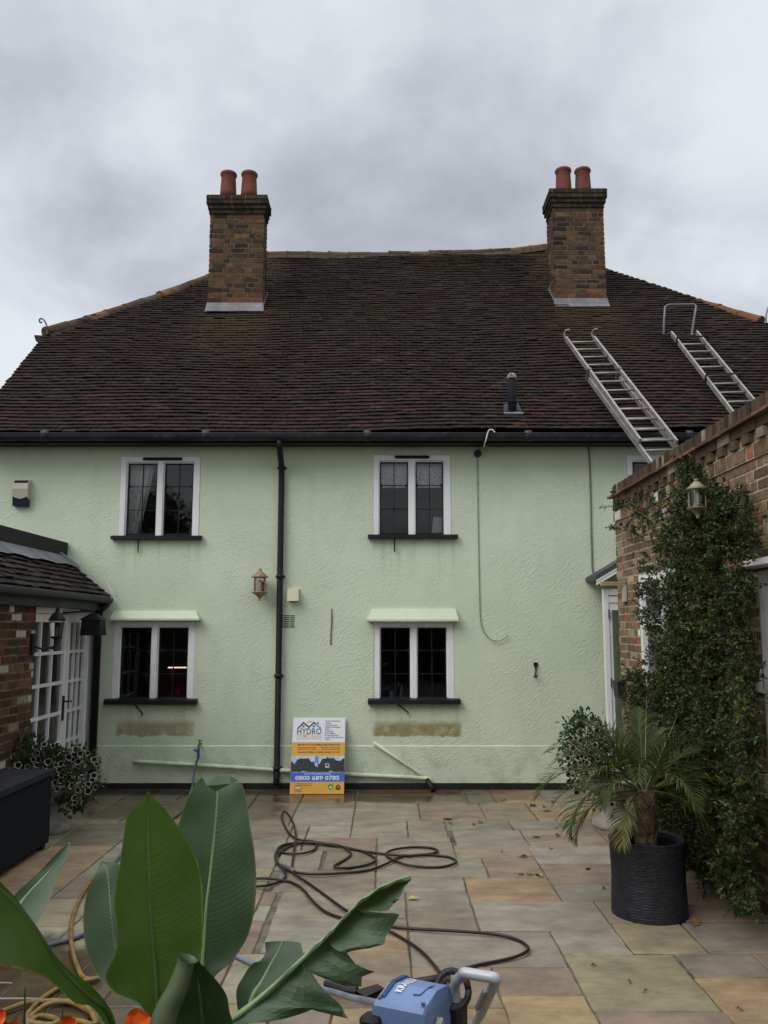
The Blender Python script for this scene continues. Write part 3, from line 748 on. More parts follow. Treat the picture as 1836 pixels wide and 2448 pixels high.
window('a', (243, 437, 1157, 1165), drip=(310, 394, 988.5, 995), stay=[(299, 1165), (298.5, 1180), (298, 1194)])
window('b', (795, 988, 1154.5, 1163), drip=(853, 927, 984.5, 991), stay=[(852, 1163), (852, 1178), (852.5, 1192)])
window('c', (228, 427, 1511.5, 1522), hood=(237, 430, 248, 424, 1320, 1340), stay=[(289, 1521), (300, 1532), (309, 1543), (305, 1546)], base=0.012)
window('d', (795, 994, 1511, 1521.5), hood=(793, 991, 803, 984, 1316, 1342), stay=[(858, 1521), (870, 1530), (882, 1539), (880, 1543)], base=0.012)
window('e', (1340, 1500, 1154.5, 1163))

# eaves: fascia, soffit, gutter, downpipe
mb = MB()
zf0 = wz(957, 9.985); mb.box(XL - 0.15, XR + 0.15, 9.985, 10.01, zf0, ZE - 0.01)
mb.box(XL - 0.15, XR + 0.15, 10.01, YW - 0.002, zf0 + 0.01, zf0 + 0.03)
mb.build('fascia', BLACK, house)
mb = MB(); zg = ZE - 0.055; yg = 9.915; n = 12
prof = [(yg + 0.062 * math.cos(a), zg + 0.062 * math.sin(a)) for a in [math.pi + math.pi * k / n for k in range(n + 1)]]
prof = [(yg - 0.066, zg + 0.012)] + prof
for k in range(len(prof) - 1):
    mb.face([(XL - 0.15, *prof[k + 1]), (XR + 0.15, *prof[k + 1]), (XR + 0.15, *prof[k]), (XL - 0.15, *prof[k])])
    mb.face([(XL - 0.15, *prof[k]), (XR + 0.15, *prof[k]), (XR + 0.15, prof[k + 1][0], prof[k + 1][1]), (XL - 0.15, prof[k + 1][0], prof[k + 1][1])][::1]) if False else None
mb.tube([(XL - 0.15, yg - 0.064, zg + 0.012), (XR + 0.15, yg - 0.064, zg + 0.012)], 0.008, 6)
for x in (-4.0, -2.1, -0.2, 1.7, 3.6): mb.tube([(x - 0.04, yg - 0.002, zg - 0.002), (x + 0.04, yg - 0.002, zg - 0.002)], 0.066, 14)
mb.build('gutter', MAT('black_gutter', (0.016, 0.018, 0.021), 0.5, 0.3, 5, 0.1, 30, dist=0.003, col2=(0.075, 0.08, 0.085), c2s=6, c2r=(0.52, 0.8)), house, smooth=True)
mb = MB(); pd = wp(604, 1300, 10.20)
mb.tube([(pd.x, 9.915, zg - 0.05), (pd.x, 9.93, zg - 0.12), (pd.x, 10.10, zg - 0.26), (pd.x, 10.19, zg - 0.34), (pd.x, 10.195, zg - 0.5), (pd.x, 10.195, 0.16), (pd.x - 0.0, 10.14, 0.07)], 0.036, 14)
for v in (978, 1010, 1245, 1460, 1660):
    z = wz(v, 10.195); y = 10.0 if v == 978 else 10.195
    if v > 990: mb.tube([(pd.x, y, z - 0.022), (pd.x, y, z + 0.022)], 0.043, 14); mb.box(pd.x - 0.055, pd.x + 0.055, 10.225, 10.248, z - 0.012, z + 0.012)
mb.build('downpipe', BLACK, house, smooth=True)

# air brick behind the downpipe
mb = MB(); a = wp(598, 1356); b = wp(637, 1328)
mb.box(a.x, b.x, YW - 0.004, YW + 0.004, a.z, b.z, 0)
for k in range(7):
    z = lerp(a.z, b.z, (k + 0.5) / 7)
    for (p, q_) in ((0.02, 0.36), (0.39, 0.70), (0.73, 0.98)): mb.box(lerp(a.x, b.x, p), lerp(a.x, b.x, q_), YW - 0.0065, YW - 0.0035, z - 0.0052, z + 0.0052, 1)
mb.build('air_brick', [RENDER, BLACK], house)

# roof: deck, every plain tile, ridge and hip tiles
RU = Vector((0, math.cos(R(41.5)), math.sin(R(41.5)))); RN = Vector((0, -math.sin(R(41.5)), math.cos(R(41.5))))
E0 = Vector((0, YE, ZE))
def rpt(x, s, n):
    sag = -0.02 * math.sin((x + 5) * 0.55) + 0.012 * math.sin(x * 1.9 + s) + 0.008 * math.sin(s * 2.3 + x * 0.7)
    return E0 + Vector((x, 0, 0)) + RU * s + RN * (n + sag)
VL, VR = -4.97, 5.72
YHL, YHR = 12.13, 12.50
def ridgeY(x): return 15.02 + 0.045 * x
RL, RRr = -2.15, 3.06
def xrange_(s):
    y = YE + s * RU.y
    a = VL if y < YHL else lerp(VL, RL, (y - YHL) / (ridgeY(RL) - YHL))
    b = VR if y < YHR else lerp(VR, RRr, (y - YHR) / (ridgeY(RRr) - YHR))
    # the ridge climbs slightly to the right
    if y > ridgeY(0): a = max(a, (y - 15.02) / 0.045)
    return a, b
mb = MB(); q = random.Random(21)
tile_slope(mb, 76, 0.0905, 0.165, rpt, xrange_, q, pal_tile, jit=0.0028, lift=0.031)
zz = lambda y: ZE + (y - YE) * TH - 0.03
hl = (VL, YHL, zz(YHL)); hr = (VR, YHR, zz(YHR)); rl = (RL, ridgeY(RL), zz(ridgeY(RL))); rr = (RRr, ridgeY(RRr), zz(ridgeY(RRr)))
bl_, br_ = (VL, 2 * 15.05 - YE, ZE - 0.03), (VR, 2 * 15.05 - YE, ZE - 0.03); hbl = (VL, 2 * 15.05 - YHL, hl[2]); hbr = (VR, 2 * 15.05 - YHR, hr[2])
mb.face([(VL, YE + 0.06, ZE - 0.02), (VR, YE + 0.06, ZE - 0.02), hr, rr, rl, hl], 1)
mb.face([hl, rl, hbl], 1); mb.face([hr, hbr, rr], 1); mb.face([bl_, hbl, rl, rr, hbr, br_], 1)
roof = mb.build('roof', [TILE, MAT('roof_deck', (0.02, 0.016, 0.015), 0.9, 0.2)], house)
def ridge_run(name, A, B, rad, sagf, q, col, seg=0.36):
    A = Vector(A); B = Vector(B); L = (B - A).length; k = max(1, round(L / seg)); m_ = MB(); d = (B - A).normalized()
    sd = d.cross(Vector((0, 0, 1))).normalized(); up = sd.cross(d)
    for i in range(k):
        p0 = lerp(A, B, i / k) + Vector((0, 0, sagf(i / k) + q.uniform(-0.012, 0.012))); p1 = lerp(A, B, (i + 1.04) / k) + Vector((0, 0, sagf((i + 1) / k) + q.uniform(-0.012, 0.012)))
        tn = col(q, i / k); nn = 9; r0 = rad * q.uniform(0.97, 1.03)
        ring = lambda p, r: [p + sd * (r * math.cos(a)) + up * (r * math.sin(a) * 0.95 - 0.04) for a in [-0.2 + (math.pi + 0.4) * j / nn for j in range(nn + 1)]]
        rs = [ring(p0, r0 * 1.06), ring(lerp(p0, p1, 0.08), r0 * 1.07), ring(lerp(p0, p1, 0.11), r0), ring(p1, r0 * 0.98)]
        for a, b in zip(rs, rs[1:]):
            for j in range(nn): m_.face([a[j], a[j + 1], b[j + 1], b[j]], 0, tn)
        m_.face(rs[0], 1); m_.face(list(reversed(rs[-1])), 1)
        # mortar bed
        for sg in (-1, 1):
            m_.bar(p0 + sd * (sg * rad * 0.97) - up * 0.075, p1 + sd * (sg * rad * 0.97) - up * 0.075, 0.05, 0.06, up, 1)
    return m_.build(name, [RIDGE, MORTAR2], roof)
rcol = lambda q, t: pick(q, [(3, (0.115, 0.07, 0.042)), (2, (0.085, 0.06, 0.038)), (2, (0.16, 0.085, 0.048))])
rcolr = lambda q, t: pick(q, [(3, (0.20, 0.082, 0.042)), (1, (0.15, 0.072, 0.042))]) if t < 0.55 else pick(q, [(2, (0.15, 0.075, 0.042)), (2, (0.09, 0.06, 0.036))])
up_ = Vector((0, 0, 0.06))
ridge_run('ridge', Vector(rl) + up_, Vector(rr) + up_, 0.115, lambda t: -0.05 * math.sin(math.pi * t) + 0.05 * max(0, t - 0.85) / 0.15, random.Random(1), rcol)
ridge_run('hip_ridge', Vector(hl) + up_, Vector(rl) + up_, 0.125, lambda t: -0.07 * math.sin(math.pi * t) , random.Random(2), rcol)
ridge_run('hip_ridge', Vector(hr) + up_, Vector(rr) + up_, 0.125, lambda t: -0.10 * math.sin(math.pi * t), random.Random(3), rcolr)
# half-hip eave gutters and scrolled hip irons
for (x, y, z, sg, px) in ((VL, YHL, hl[2], -1, [(205, 812), (204, 785), (196, 760), (186, 747), (175, 744), (170, 752), (174, 761), (182, 759)]), (VR, YHR, hr[2], 1, None)):
    g = MB(); g.hexa([(x + sg * 0.02, y - 0.02, z - 0.10), (x + sg * 0.13, y - 0.02, z - 0.06), (x + sg * 0.13, y + 5.5, z - 0.06), (x + sg * 0.02, y + 5.5, z - 0.10)][::(1 if sg > 0 else -1)],
                     [(x - sg * 0.10, y - 0.02, z + 0.02), (x + sg * 0.16, y - 0.02, z + 0.03), (x + sg * 0.16, y + 5.5, z + 0.03), (x - sg * 0.10, y + 5.5, z + 0.02)][::(1 if sg > 0 else -1)])
    g.build('gablet_gutter', BLACK, roof)
    i_ = MB()
    if px: pts = [atY(a / 1.807, 350 + b / 1.807, y - 0.05) for a, b in px]; base_pt = pts[0]; SCR = [p - base_pt for p in pts]
    else: pts = [Vector((x + 0.05, y - 0.05, z + 0.02)) + Vector((-p.x, p.y, p.z * 1.2)) for p in SCR]
    i_.tube(crv(pts, 5), 0.012, 6); i_.build('hip_iron', STEEL, roof)

def chimney(x0, x1, yf, dep, ztop, hot, seed):
    zb = ZE + (yf - YE) * TH - 0.02
    c = MB(); pal = pal_chim(hot); e = 0.012
    z0 = zb - 0.1; zs_ = ztop - 0.075 * 4; h = zs_ - z0; w = x1 - x0
    P4 = lambda o, zz_, hh, sd_: [brick_panel(c, (x0 - o, yf - o, zz_), (1, 0, 0), (0, 0, 1), (0, -1, 0), w + 2 * o, hh, pal, ext=e, seed=sd_, bh=.0815),
        brick_panel(c, (x1 + o, yf - o, zz_), (0, 1, 0), (0, 0, 1), (1, 0, 0), dep + 2 * o, hh, pal, seed=sd_ + 1, bh=.0815),
        brick_panel(c, (x0 - o, yf + dep + o, zz_), (0, -1, 0), (0, 0, 1), (-1, 0, 0), dep + 2 * o, hh, pal, seed=sd_ + 2, bh=.0815),
        brick_panel(c, (x1 + o, yf + dep + o, zz_), (-1, 0, 0), (0, 0, 1), (0, 1, 0), w + 2 * o, hh, pal, ext=e, seed=sd_ + 3)]
    def pal(q, x, z, f=pal_chim(hot)): return f(q, x, z)
    P4(0, z0, h, seed)
    dark = lambda q, x, z: pick(q, [(3, (0.038, 0.034, 0.022)), (3, (0.055, 0.045, 0.028)), (1, (0.028, 0.03, 0.018))])
    for k, o in enumerate((0.015, 0.034, 0.054, 0.056)):
        zz_ = zs_ + k * 0.075; pal = dark
        c.face([(x0 - o - e, yf - o - e, zz_ + 0.002), (x0 - o - e, yf + dep + o + e, zz_ + 0.002), (x1 + o + e, yf + dep + o + e, zz_ + 0.002), (x1 + o + e, yf - o - e, zz_ + 0.002)], 1)
        for (O, U, Nn, ww, ex) in (((x0 - o, yf - o, zz_), (1, 0, 0), (0, -1, 0), w + 2 * o, e), ((x1 + o, yf - o, zz_), (0, 1, 0), (1, 0, 0), dep + 2 * o, 0),
                                   ((x0 - o, yf + dep + o, zz_), (0, -1, 0), (-1, 0, 0), dep + 2 * o, 0), ((x1 + o, yf + dep + o, zz_), (-1, 0, 0), (0, 1, 0), w + 2 * o, e)):
            brick_panel(c, O, U, (0, 0, 1), Nn, ww, 0.075, dark, ext=ex, seed=seed + 10 + k)
    o = 0.06
    c.hexa([(x0 - o, yf - o, ztop), (x1 + o, yf - o, ztop), (x1 + o, yf + dep + o, ztop), (x0 - o, yf + dep + o, ztop)],
           [(x0 + 0.1, yf + 0.1, ztop + 0.055), (x1 - 0.1, yf + 0.1, ztop + 0.055), (x1 - 0.1, yf + dep - 0.1, ztop + 0.055), (x0 + 0.1, yf + dep - 0.1, ztop + 0.055)], 1, bottom=False)
    ch = c.build('chimney', [BRICK, MORTAR2], house)
    for k, px in enumerate((0.285, 0.685)):
        p = MB(); xx = lerp(x0, x1, px); r = 0.125
        p.lathe([(r * 1.08, 0.02), (r * 1.05, 0.12), (r * 0.98, 0.28), (r * 0.93, 0.395), (r * 0.98, 0.41), (r * 1.07, 0.425), (r * 1.08, 0.455), (r * 1.0, 0.47), (r * 0.8, 0.465), (r * 0.74, 0.3), (r * 0.7, 0.05)], (xx, yf + dep * 0.45, ztop), 22)
        p.build('chimney_pot', TERRA, ch, smooth=True)
    f = MB(); b = 0.03
    f.hexa([(x0 - b - 0.015, yf - 0.045 - b, zb - 0.035), (x1 + b + 0.015, yf - 0.045 - b, zb - 0.035), (x1 + b, yf - 0.02, zb - 0.05), (x0 - b, yf - 0.02, zb - 0.05)],
           [(x0 - 0.02, yf - 0.024, zb + 0.135), (x1 + 0.02, yf - 0.024, zb + 0.135), (x1 + 0.02, yf - 0.002, zb + 0.135), (x0 - 0.02, yf - 0.002, zb + 0.135)])
    f.hexa([(x0 - b, yf - 0.12, zb - 0.045), (x1 + b, yf - 0.12, zb - 0.045), (x1 + b, yf - 0.02, zb + 0.035), (x0 - b, yf - 0.02, zb + 0.035)],
           [(x0 - b, yf - 0.125, zb - 0.036), (x1 + b, yf - 0.125, zb - 0.036), (x1 + b, yf - 0.025, zb + 0.045), (x0 - b, yf - 0.025, zb + 0.045)])
    for (xx, sg) in ((x0, -1), (x1, 1)):      # stepped side flashing
        for k in range(5):
            y = yf + k * 0.09; z = zb + k * 0.09 * TH
            f.box(xx + sg * 0.013, xx + sg * 0.02, y, y + 0.1, z - 0.02, z + 0.16 + 0.0)
    f.build('lead_flashing', LEAD, ch)
    return ch
zt1 = atY(560, 463, 12.85).z; zt2 = atY(1385, 448, 13.0).z
chimney(-2.755, -1.915, 12.9, 0.32, zt1 - 0.02, 0.42, 40)
chimney(2.725, 3.525, 13.05, 0.48, zt2 - 0.02, 0.42, 60)

# roof vent pipe
p = onroof(1107 * K, 893 * K); vp = empty('vent_pipe', p, 'black vent pipe with a wire balloon standing on the roof tiles', 'vent pipe')
m_ = MB(); m_.tube([p - Vector((0, 0, 0.08)), p + Vector((0, 0, 0.43))], 0.052, 16); m_.tube([p + Vector((0, 0, 0.12)), p + Vector((0, 0, 0.16))], 0.058, 16); m_.build('pipe', MAT('black_pipe', (0.013, 0.014, 0.015), 0.8, 0.2, spec=0.12), vp, smooth=True)
m_ = MB(); c0 = p + Vector((0, 0, 0.44))
for k in range(6):
    a = math.pi * k / 6
    m_.tube([c0 + Vector((math.cos(a) * 0.058 * math.cos(b), math.sin(a) * 0.058 * math.cos(b), 0.07 * math.sin(b))) for b in [math.pi * j / 10 for j in range(11)]], 0.006, 5)
m_.tube([c0 + Vector((0.058 * math.cos(b), 0.058 * math.sin(b), 0.008)) for b in [2 * math.pi * j / 16 for j in range(17)]], 0.006, 5)
m_.build('wire_balloon', ALU, vp)
m_ = MB()
m_.hexa([p + Vector((-0.115, 0, 0)) + RU * -0.07 + RN * 0.03, p + Vector((0.115, 0, 0)) + RU * -0.07 + RN * 0.03, p + Vector((0.09, 0, 0)) + RU * 0.22 + RN * 0.03, p + Vector((-0.09, 0, 0)) + RU * 0.22 + RN * 0.03],
        [p + Vector((-0.115, 0, 0)) + RU * -0.07 + RN * 0.042, p + Vector((0.115, 0, 0)) + RU * -0.07 + RN * 0.042, p + Vector((0.09, 0, 0)) + RU * 0.22 + RN * 0.042, p + Vector((-0.09, 0, 0)) + RU * 0.22 + RN * 0.042], 1)
m_.hexa([p + Vector((-0.12, 0, 0)) + RU * -0.095 + RN * 0.03, p + Vector((0.12, 0, 0)) + RU * -0.095 + RN * 0.03, p + Vector((0.12, 0, 0)) + RU * -0.07 + RN * 0.03, p + Vector((-0.12, 0, 0)) + RU * -0.07 + RN * 0.03],
        [p + Vector((-0.12, 0, 0)) + RU * -0.095 + RN * 0.05, p + Vector((0.12, 0, 0)) + RU * -0.095 + RN * 0.05, p + Vector((0.12, 0, 0)) + RU * -0.07 + RN * 0.05, p + Vector((-0.12, 0, 0)) + RU * -0.07 + RN * 0.05], 0)
m_.build('base_slate', [LEAD, BLACK], vp)

# ------------------------------------------------------------------ ladders on the roof
def cl(x, y): return (1340 + x / 3.3448, 750 + y / 3.3448)
def stiles_and_rungs(parent, tl, bl, tr, br, off, t_rungs, w=0.032, dep=0.07, up_t=0.0):
    A, B, C, D = [onroof(*cl(*p), off) for p in (tl, bl, tr, br)]
    for (a, b) in ((A, B), (C, D)):
        s_ = MB(); s_.bar(a, b, w, dep, RN); s_.build('stile', ALU, parent)
    for t in t_rungs:
        r_ = MB(); a = lerp(A, B, t); b = lerp(C, D, t); r_.tube([a, b], 0.0135, 8); r_.build('rung', ALU, parent, smooth=True)
    return A, B, C, D
la = empty('ladder', onroof(*cl(450, 800), 0.05), 'extended two-section aluminium ladder lying on the roof across the gutter', 'ladder', 'aluminium ladders on the roof')
s1 = sub('ladder_section', la, onroof(*cl(480, 800), 0.05))
# the lower section runs under the upper one
fA = (onroof(*cl(45, 200), .20), onroof(*cl(635, 1020), .20), onroof(*cl(268, 195), .20), onroof(*cl(935, 995), .20))
bA = onroof(*cl(220, 515), .10); bB = onroof(*cl(745, 1220), .10)
wid = fA[2] - fA[0]; wid2 = fA[3] - fA[1]
s0 = sub('ladder_section', la, bA)
for (a, b) in ((bA, bB), (bA + wid * 1.02, bB + wid * 1.02)):
    m_ = MB(); m_.bar(a, b, 0.026, 0.062, RN); m_.build('stile', ALU, s0)
Lb = (bB - bA).length; k = 0
while 0.12 + k * 0.255 < Lb:
    t = (0.12 + k * 0.255) / Lb; m_ = MB(); m_.tube([lerp(bA, bB, t), lerp(bA, bB, t) + wid * 1.02], 0.0135, 8); m_.build('rung', ALU, s0, smooth=True); k += 1
for (a, b) in ((fA[0], fA[1]), (fA[2], fA[2] + (fA[1] - fA[0]) * 1.02)):
    m_ = MB(); m_.bar(a, b, 0.026, 0.066, RN); m_.build('stile', ALU, s1)
Lf = (fA[1] - fA[0]).length; k = 0
while 0.13 + k * 0.255 < Lf:
    t = (0.13 + k * 0.255) / Lf; a = lerp(fA[0], fA[1], t); m_ = MB(); m_.tube([a, a + wid], 0.0135, 8); m_.build('rung', ALU, s1, smooth=True); k += 1
for st in (fA[0], fA[2]):
    m_ = MB(); d_ = (fA[0] - fA[1]).normalized()
    m_.tube(crv([st - d_ * 0.02, st + d_ * 0.05, st + d_ * 0.10 + RN * 0.03, st + d_ * 0.12 + RN * 0.075 + Vector((0.03, 0, 0)), st + d_ * 0.10 + RN * 0.09 + Vector((0.07, 0, 0))], 4), 0.016, 6)
    m_.build('hook', STEEL, s1)
for st in (bA, bA + wid):
    m_ = MB(); m_.bar(st + RN * -0.03, st + RN * 0.14, 0.05, 0.06, (fA[0] - fA[1]).normalized()); m_.build('bracket', STEEL, s1)

lb = empty('ladder', onroof(*cl(1150, 450), 0.05), 'shorter aluminium roof ladder with a square ridge hook frame, beside the brick parapet', 'ladder', 'aluminium ladders on the roof')
gA = onroof(*cl(885, 155), .13); gB = onroof(*cl(1335, 740), .13); gC = onroof(*cl(1088, 150), .13)
gB = gA + (gB - gA) * 1.75; wid = gC - gA
for a in (gA, gC):
    m_ = MB(); m_.bar(a, a + (gB - gA), 0.026, 0.062, RN); m_.build('stile', ALU, lb)
Lg = (gB - gA).length; k = 0
while 0.16 + k * 0.255 < Lg:
    a = lerp(gA, gB, (0.16 + k * 0.255) / Lg); m_ = MB(); m_.tube([a, a + wid], 0.0135, 8); m_.build('rung', ALU, lb, smooth=True); k += 1
for t in (0.10, 0.455):
    a = lerp(gA, gB, t * 0.86); m_ = MB(); o_ = wid.normalized() * 0.03
    m_.tube(crv([a - o_ - RN * 0.03, a - o_ + RN * 0.07, a + RN * 0.085, a + wid + RN * 0.085, a + wid + o_ + RN * 0.07, a + wid + o_ - RN * 0.05], 4), 0.012, 6); m_.build('spacer_bar', BLACK, lb)
m_ = MB()
h1 = onroof(1585, 801, .12); h2 = onroof(1590, 729, .34); h3 = onroof(1665, 727, .34); h4 = onroof(1652, 803, .12)
m_.tube([h1 + (gA - h1) * 0.9, h1, lerp(h1, h2, 0.93), lerp(h2, h3, 0.1), lerp(h2, h3, 0.92), lerp(h4, h3, 0.93), h4, h4 + (gC - h4) * 0.5], 0.016, 8); m_.build('ridge_hook', STEEL, lb, smooth=True)

# ------------------------------------------------------------------ things on the house wall
m_ = empty('alarm_box', wp(45, 1090), 'cream intruder alarm box with navy base, high on the green wall', 'alarm box')
a = wp(24, 1092, YW - 0.09); b = wp(61, 1035, YW - 0.09); zc0 = lerp(a.z, b.z, 0.27)
g = MB(); side = [(YW, zc0), (YW - 0.07, zc0), (YW - 0.095, lerp(zc0, b.z, 0.5)), (YW - 0.085, lerp(zc0, b.z, 0.78)), (YW - 0.035, b.z), (YW, b.z)]
g.prism([(a.x, y, z) for y, z in side], (b.x - a.x, 0, 0)); g.build('cover', CREAM if False else MAT('alarm_cream', (0.52, 0.49, 0.40), 0.4, 0.05), m_)
g = MB(); side = [(YW, a.z), (YW - 0.06, a.z), (YW - 0.072, zc0 - 0.001), (YW, zc0 - 0.001)]
g.prism([(a.x + 0.002, y, z) for y, z in side], (b.x - a.x - 0.004, 0, 0))
xm = (a.x + b.x) / 2
g.prism([(a.x + 0.004, YW - 0.0765, zc0), (xm - 0.02, YW - 0.0775, zc0), (a.x + 0.004, YW - 0.081, zc0 + 0.025)], (0, 0.02, 0)); g.prism([(b.x - 0.004, YW - 0.0765, zc0), (b.x - 0.004, YW - 0.081, zc0 + 0.025), (xm + 0.02, YW - 0.0775, zc0)], (0, 0.02, 0))
g.build('base', NAVY, m_)
g = MB(); zt_ = b.z
g.hexa([(a.x + 0.012, YW - 0.0775, lerp(zc0, b.z, 0.82)), (b.x - 0.012, YW - 0.0775, lerp(zc0, b.z, 0.82)), (b.x - 0.012, YW - 0.05, lerp(zc0, b.z, 0.93)), (a.x + 0.012, YW - 0.05, lerp(zc0, b.z, 0.93))],
       [(a.x + 0.012, YW - 0.082, lerp(zc0, b.z, 0.825)), (b.x - 0.012, YW - 0.082, lerp(zc0, b.z, 0.825)), (b.x - 0.012, YW - 0.045, lerp(zc0, b.z, 0.97)), (a.x + 0.012, YW - 0.045, lerp(zc0, b.z, 0.97))])
g.build('lens', NAVY, m_)

def lantern(label, c, hgt, wall_dir, met, glassy, group, arm):
    """c: centre of the lantern's foot; wall_dir: unit vector to the wall"""
    o = empty('wall_lantern', c, label, 'wall lantern', group); r = hgt * 0.19; h = hgt
    g = MB(); g.lathe([(0.006, 0), (0.014, 0.004), (0.014, 0.02), (0.010, 0.05 * h), (r * 0.35, 0.12 * h), (r * 0.7, 0.18 * h), (r * 1.0, 0.22 * h), (r * 1.32, 0.25 * h), (r * 1.36, 0.275 * h), (r * 1.1, 0.285 * h), (0.01, 0.285 * h)], c, 20)
    g.build('bowl', met, o, smooth=True)
    g = MB(); g.lathe([(0.01, 0.715 * h), (r * 1.3, 0.715 * h), (r * 1.42, 0.735 * h), (r * 0.9, 0.82 * h), (r * 0.42, 0.91 * h), (r * 0.28, 0.93 * h), (0.02, 0.94 * h), (0.018, 0.965 * h), (0.022, 0.985 * h), (0.008, h)], c, 20)
    g.build('cap', met, o, smooth=True)
    for k in range(4):
        a_ = math.pi / 4 + k * math.pi / 2 + 0.2; px = Vector(c) + Vector((r * 1.05 * math.cos(a_), r * 1.05 * math.sin(a_), 0))
        g = MB(); g.tube([px + Vector((0, 0, 0.28 * h)), px + Vector((0, 0, 0.72 * h))], 0.006, 6); g.build('stanchion', met, o)
    g = MB(); g.lathe([(r * 0.96, 0.29 * h), (r * 0.96, 0.715 * h)], c, 20, caps=False); g.build('glass', CLEAR, o, smooth=True)
    g = MB(); g.lathe([(0.02, 0.285 * h), (0.024, 0.30 * h), (0.024, 0.40 * h), (0.018, 0.41 * h), (0.02, 0.62 * h), (0.012, 0.65 * h)], c, 12); g.build('bulb', BULB, o, smooth=True)
    g = MB(); w_ = Vector(wall_dir); ce = Vector(c)
    g.tube([ce + Vector((0, 0, 0.2 * h)) + w_ * r * 0.6, ce + Vector((0, 0, 0.3 * h)) + w_ * arm * 0.7, ce + Vector((0, 0, 0.42 * h)) + w_ * arm], 0.012, 8)
    p0 = ce + Vector((0, 0, 0.42 * h)) + w_ * arm; u_ = w_.cross(Vector((0, 0, 1)))
    g.bar(p0 - Vector((0, 0, 0.2 * h)) - w_ * 0.008, p0 + Vector((0, 0, 0.2 * h)) - w_ * 0.008, 0.07, 0.015, w_)
    g.build('bracket', met, o)
    return o
c0 = wp(560.5, 1298, YW - 0.14); hh = wp(560.5, 1228, YW - 0.14).z - c0.z
lantern('copper roofed wall lantern on the green wall beside the black downpipe', c0, hh, (0, 1, 0), COPPER, CLEAR, 'wall lanterns', 0.14)
m_ = MB(); a = wp(620.5, 1298, YW - 0.1); b = wp(644, 1272.5, YW - 0.1)
m_.hexa([(a.x, YW - 0.06, a.z + 0.012), (b.x, YW - 0.06, a.z + 0.012), (b.x + 0.01, YW + 0.01, a.z + 0.012), (a.x, YW + 0.01, a.z + 0.012)], [(a.x, YW - 0.06, b.z), (b.x, YW - 0.06, b.z), (b.x + 0.01, YW + 0.01, b.z + 0.01), (a.x, YW + 0.01, b.z + 0.01)])
m_.hexa([(a.x - 0.004, YW - 0.10, a.z), (b.x + 0.004, YW - 0.10, a.z), (b.x + 0.004, YW - 0.09, a.z), (a.x - 0.004, YW - 0.09, a.z)], [(a.x - 0.004, YW - 0.068, b.z), (b.x + 0.004, YW - 0.068, b.z), (b.x + 0.004, YW - 0.0605, b.z + 0.004), (a.x - 0.004, YW - 0.0605, b.z + 0.004)])
tag(m_.build('vent_cowl', CREAM, at=a), 'small square cream vent cowl just right of the downpipe', 'vent cowl')

def line(name, pts, r, mat, label, cat, n=6, seg=6):
    g = MB(); c = crv(pts, seg); g.tube(c, r, n); return tag(g.build(name, mat, at=c[0], smooth=True), label, cat)
line('cable', [wp(716, 1315, YW - 0.006), wp(716.5, 1340, YW - 0.01), wp(715, 1365, YW - 0.008), wp(714.5, 1392, YW - 0.006)], 0.008, MAT('rusty_cable', (0.20, 0.165, 0.105), 0.8, 0.3), 'short rusty cable stub left of the lower window hood', 'cable')
line('cable', [wp(1032, 990, YW - 0.01), wp(1032, 1060, YW - 0.01), wp(1034, 1200, YW - 0.01), wp(1036, 1300, YW - 0.01), wp(1038, 1340, YW - 0.012), wp(1046, 1366, YW - 0.02), wp(1062, 1382, YW - 0.03), wp(1080, 1384, YW - 0.03), wp(1091, 1378, YW - 0.03), wp(1097, 1371, YW - 0.03)], 0.0065, GREENCABLE, 'thin painted cable hanging from the junction box, ending in a curl', 'cable')
line('cable', [wp(1271, 962, YW - 0.012), wp(1274, 1000, YW - 0.012), wp(1276, 1080, YW - 0.012), wp(1278, 1180, YW - 0.012), wp(1280, 1232, YW - 0.014), wp(1286, 1245, YW - 0.03), wp(1298, 1250, YW - 0.08)], 0.010, GREYCABLE, 'grey cable clipped to the wall from gutter to porch roof', 'cable')
jb = empty('junction_box', wp(1032, 980), 'round black junction box under the gutter with loose wires', 'junction box')
c_ = wp(1032, 980, YW - 0.02); g = MB()
for k in range(2): g.tube([c_ + Vector((0, 0.02, 0)), c_ + Vector((0, -0.02 - 0.01 * k, 0))], 0.045 - 0.012 * k, 14)
g.build('box', BLACKP, jb)
g = MB(); g.tube(crv([c_ + Vector((0.03, 0, -0.02)), c_ + Vector((0.09, -0.02, -0.07)), c_ + Vector((0.12, -0.02, 0.0)), c_ + Vector((0.1, 0, 0.06))], 6), 0.003, 5); g.build('wire', WCABLE, jb)
fx = empty('loose_cable', wp(1050, 975, YW - 0.1), 'white flex looped over the gutter with two metal plugs dangling', 'cable')
g = MB(); g.tube(crv([wp(1069, 934, 9.83), wp(1064, 929, 9.83), wp(1057, 929, 9.83), wp(1053, 937, 9.83), wp(1050, 950, 9.83), wp(1047, 958, 9.88), wp(1046, 966, 10.1)], 6), 0.008, 6); g.build('flex', WCABLE, fx, smooth=True)
for du in (0, 6):
    g = MB(); g.tube([wp(1044 + du, 962, 10.1), wp(1047 + du, 970, 10.12), wp(1048.5 + du, 976, 10.12)], [0.014, 0.016, 0.012], 8); g.build('plug', ALU, fx)
hk = MB(); hk.box(*(lambda a, b: (a.x, b.x, YW - 0.02, YW, a.z, b.z))(wp(1152.5, 1439), wp(1161, 1431)))
hk.tube(crv([wp(1157, 1438, YW - 0.015), wp(1157.5, 1450, YW - 0.02), wp(1156, 1458, YW - 0.03), wp(1154, 1462, YW - 0.05), wp(1158, 1463, YW - 0.06), wp(1159, 1458, YW - 0.06)], 4), 0.009, 6)
tag(hk.build('hook', BLACK, at=wp(1157, 1462)), 'small black iron hook fixed alone on the green wall', 'hook')
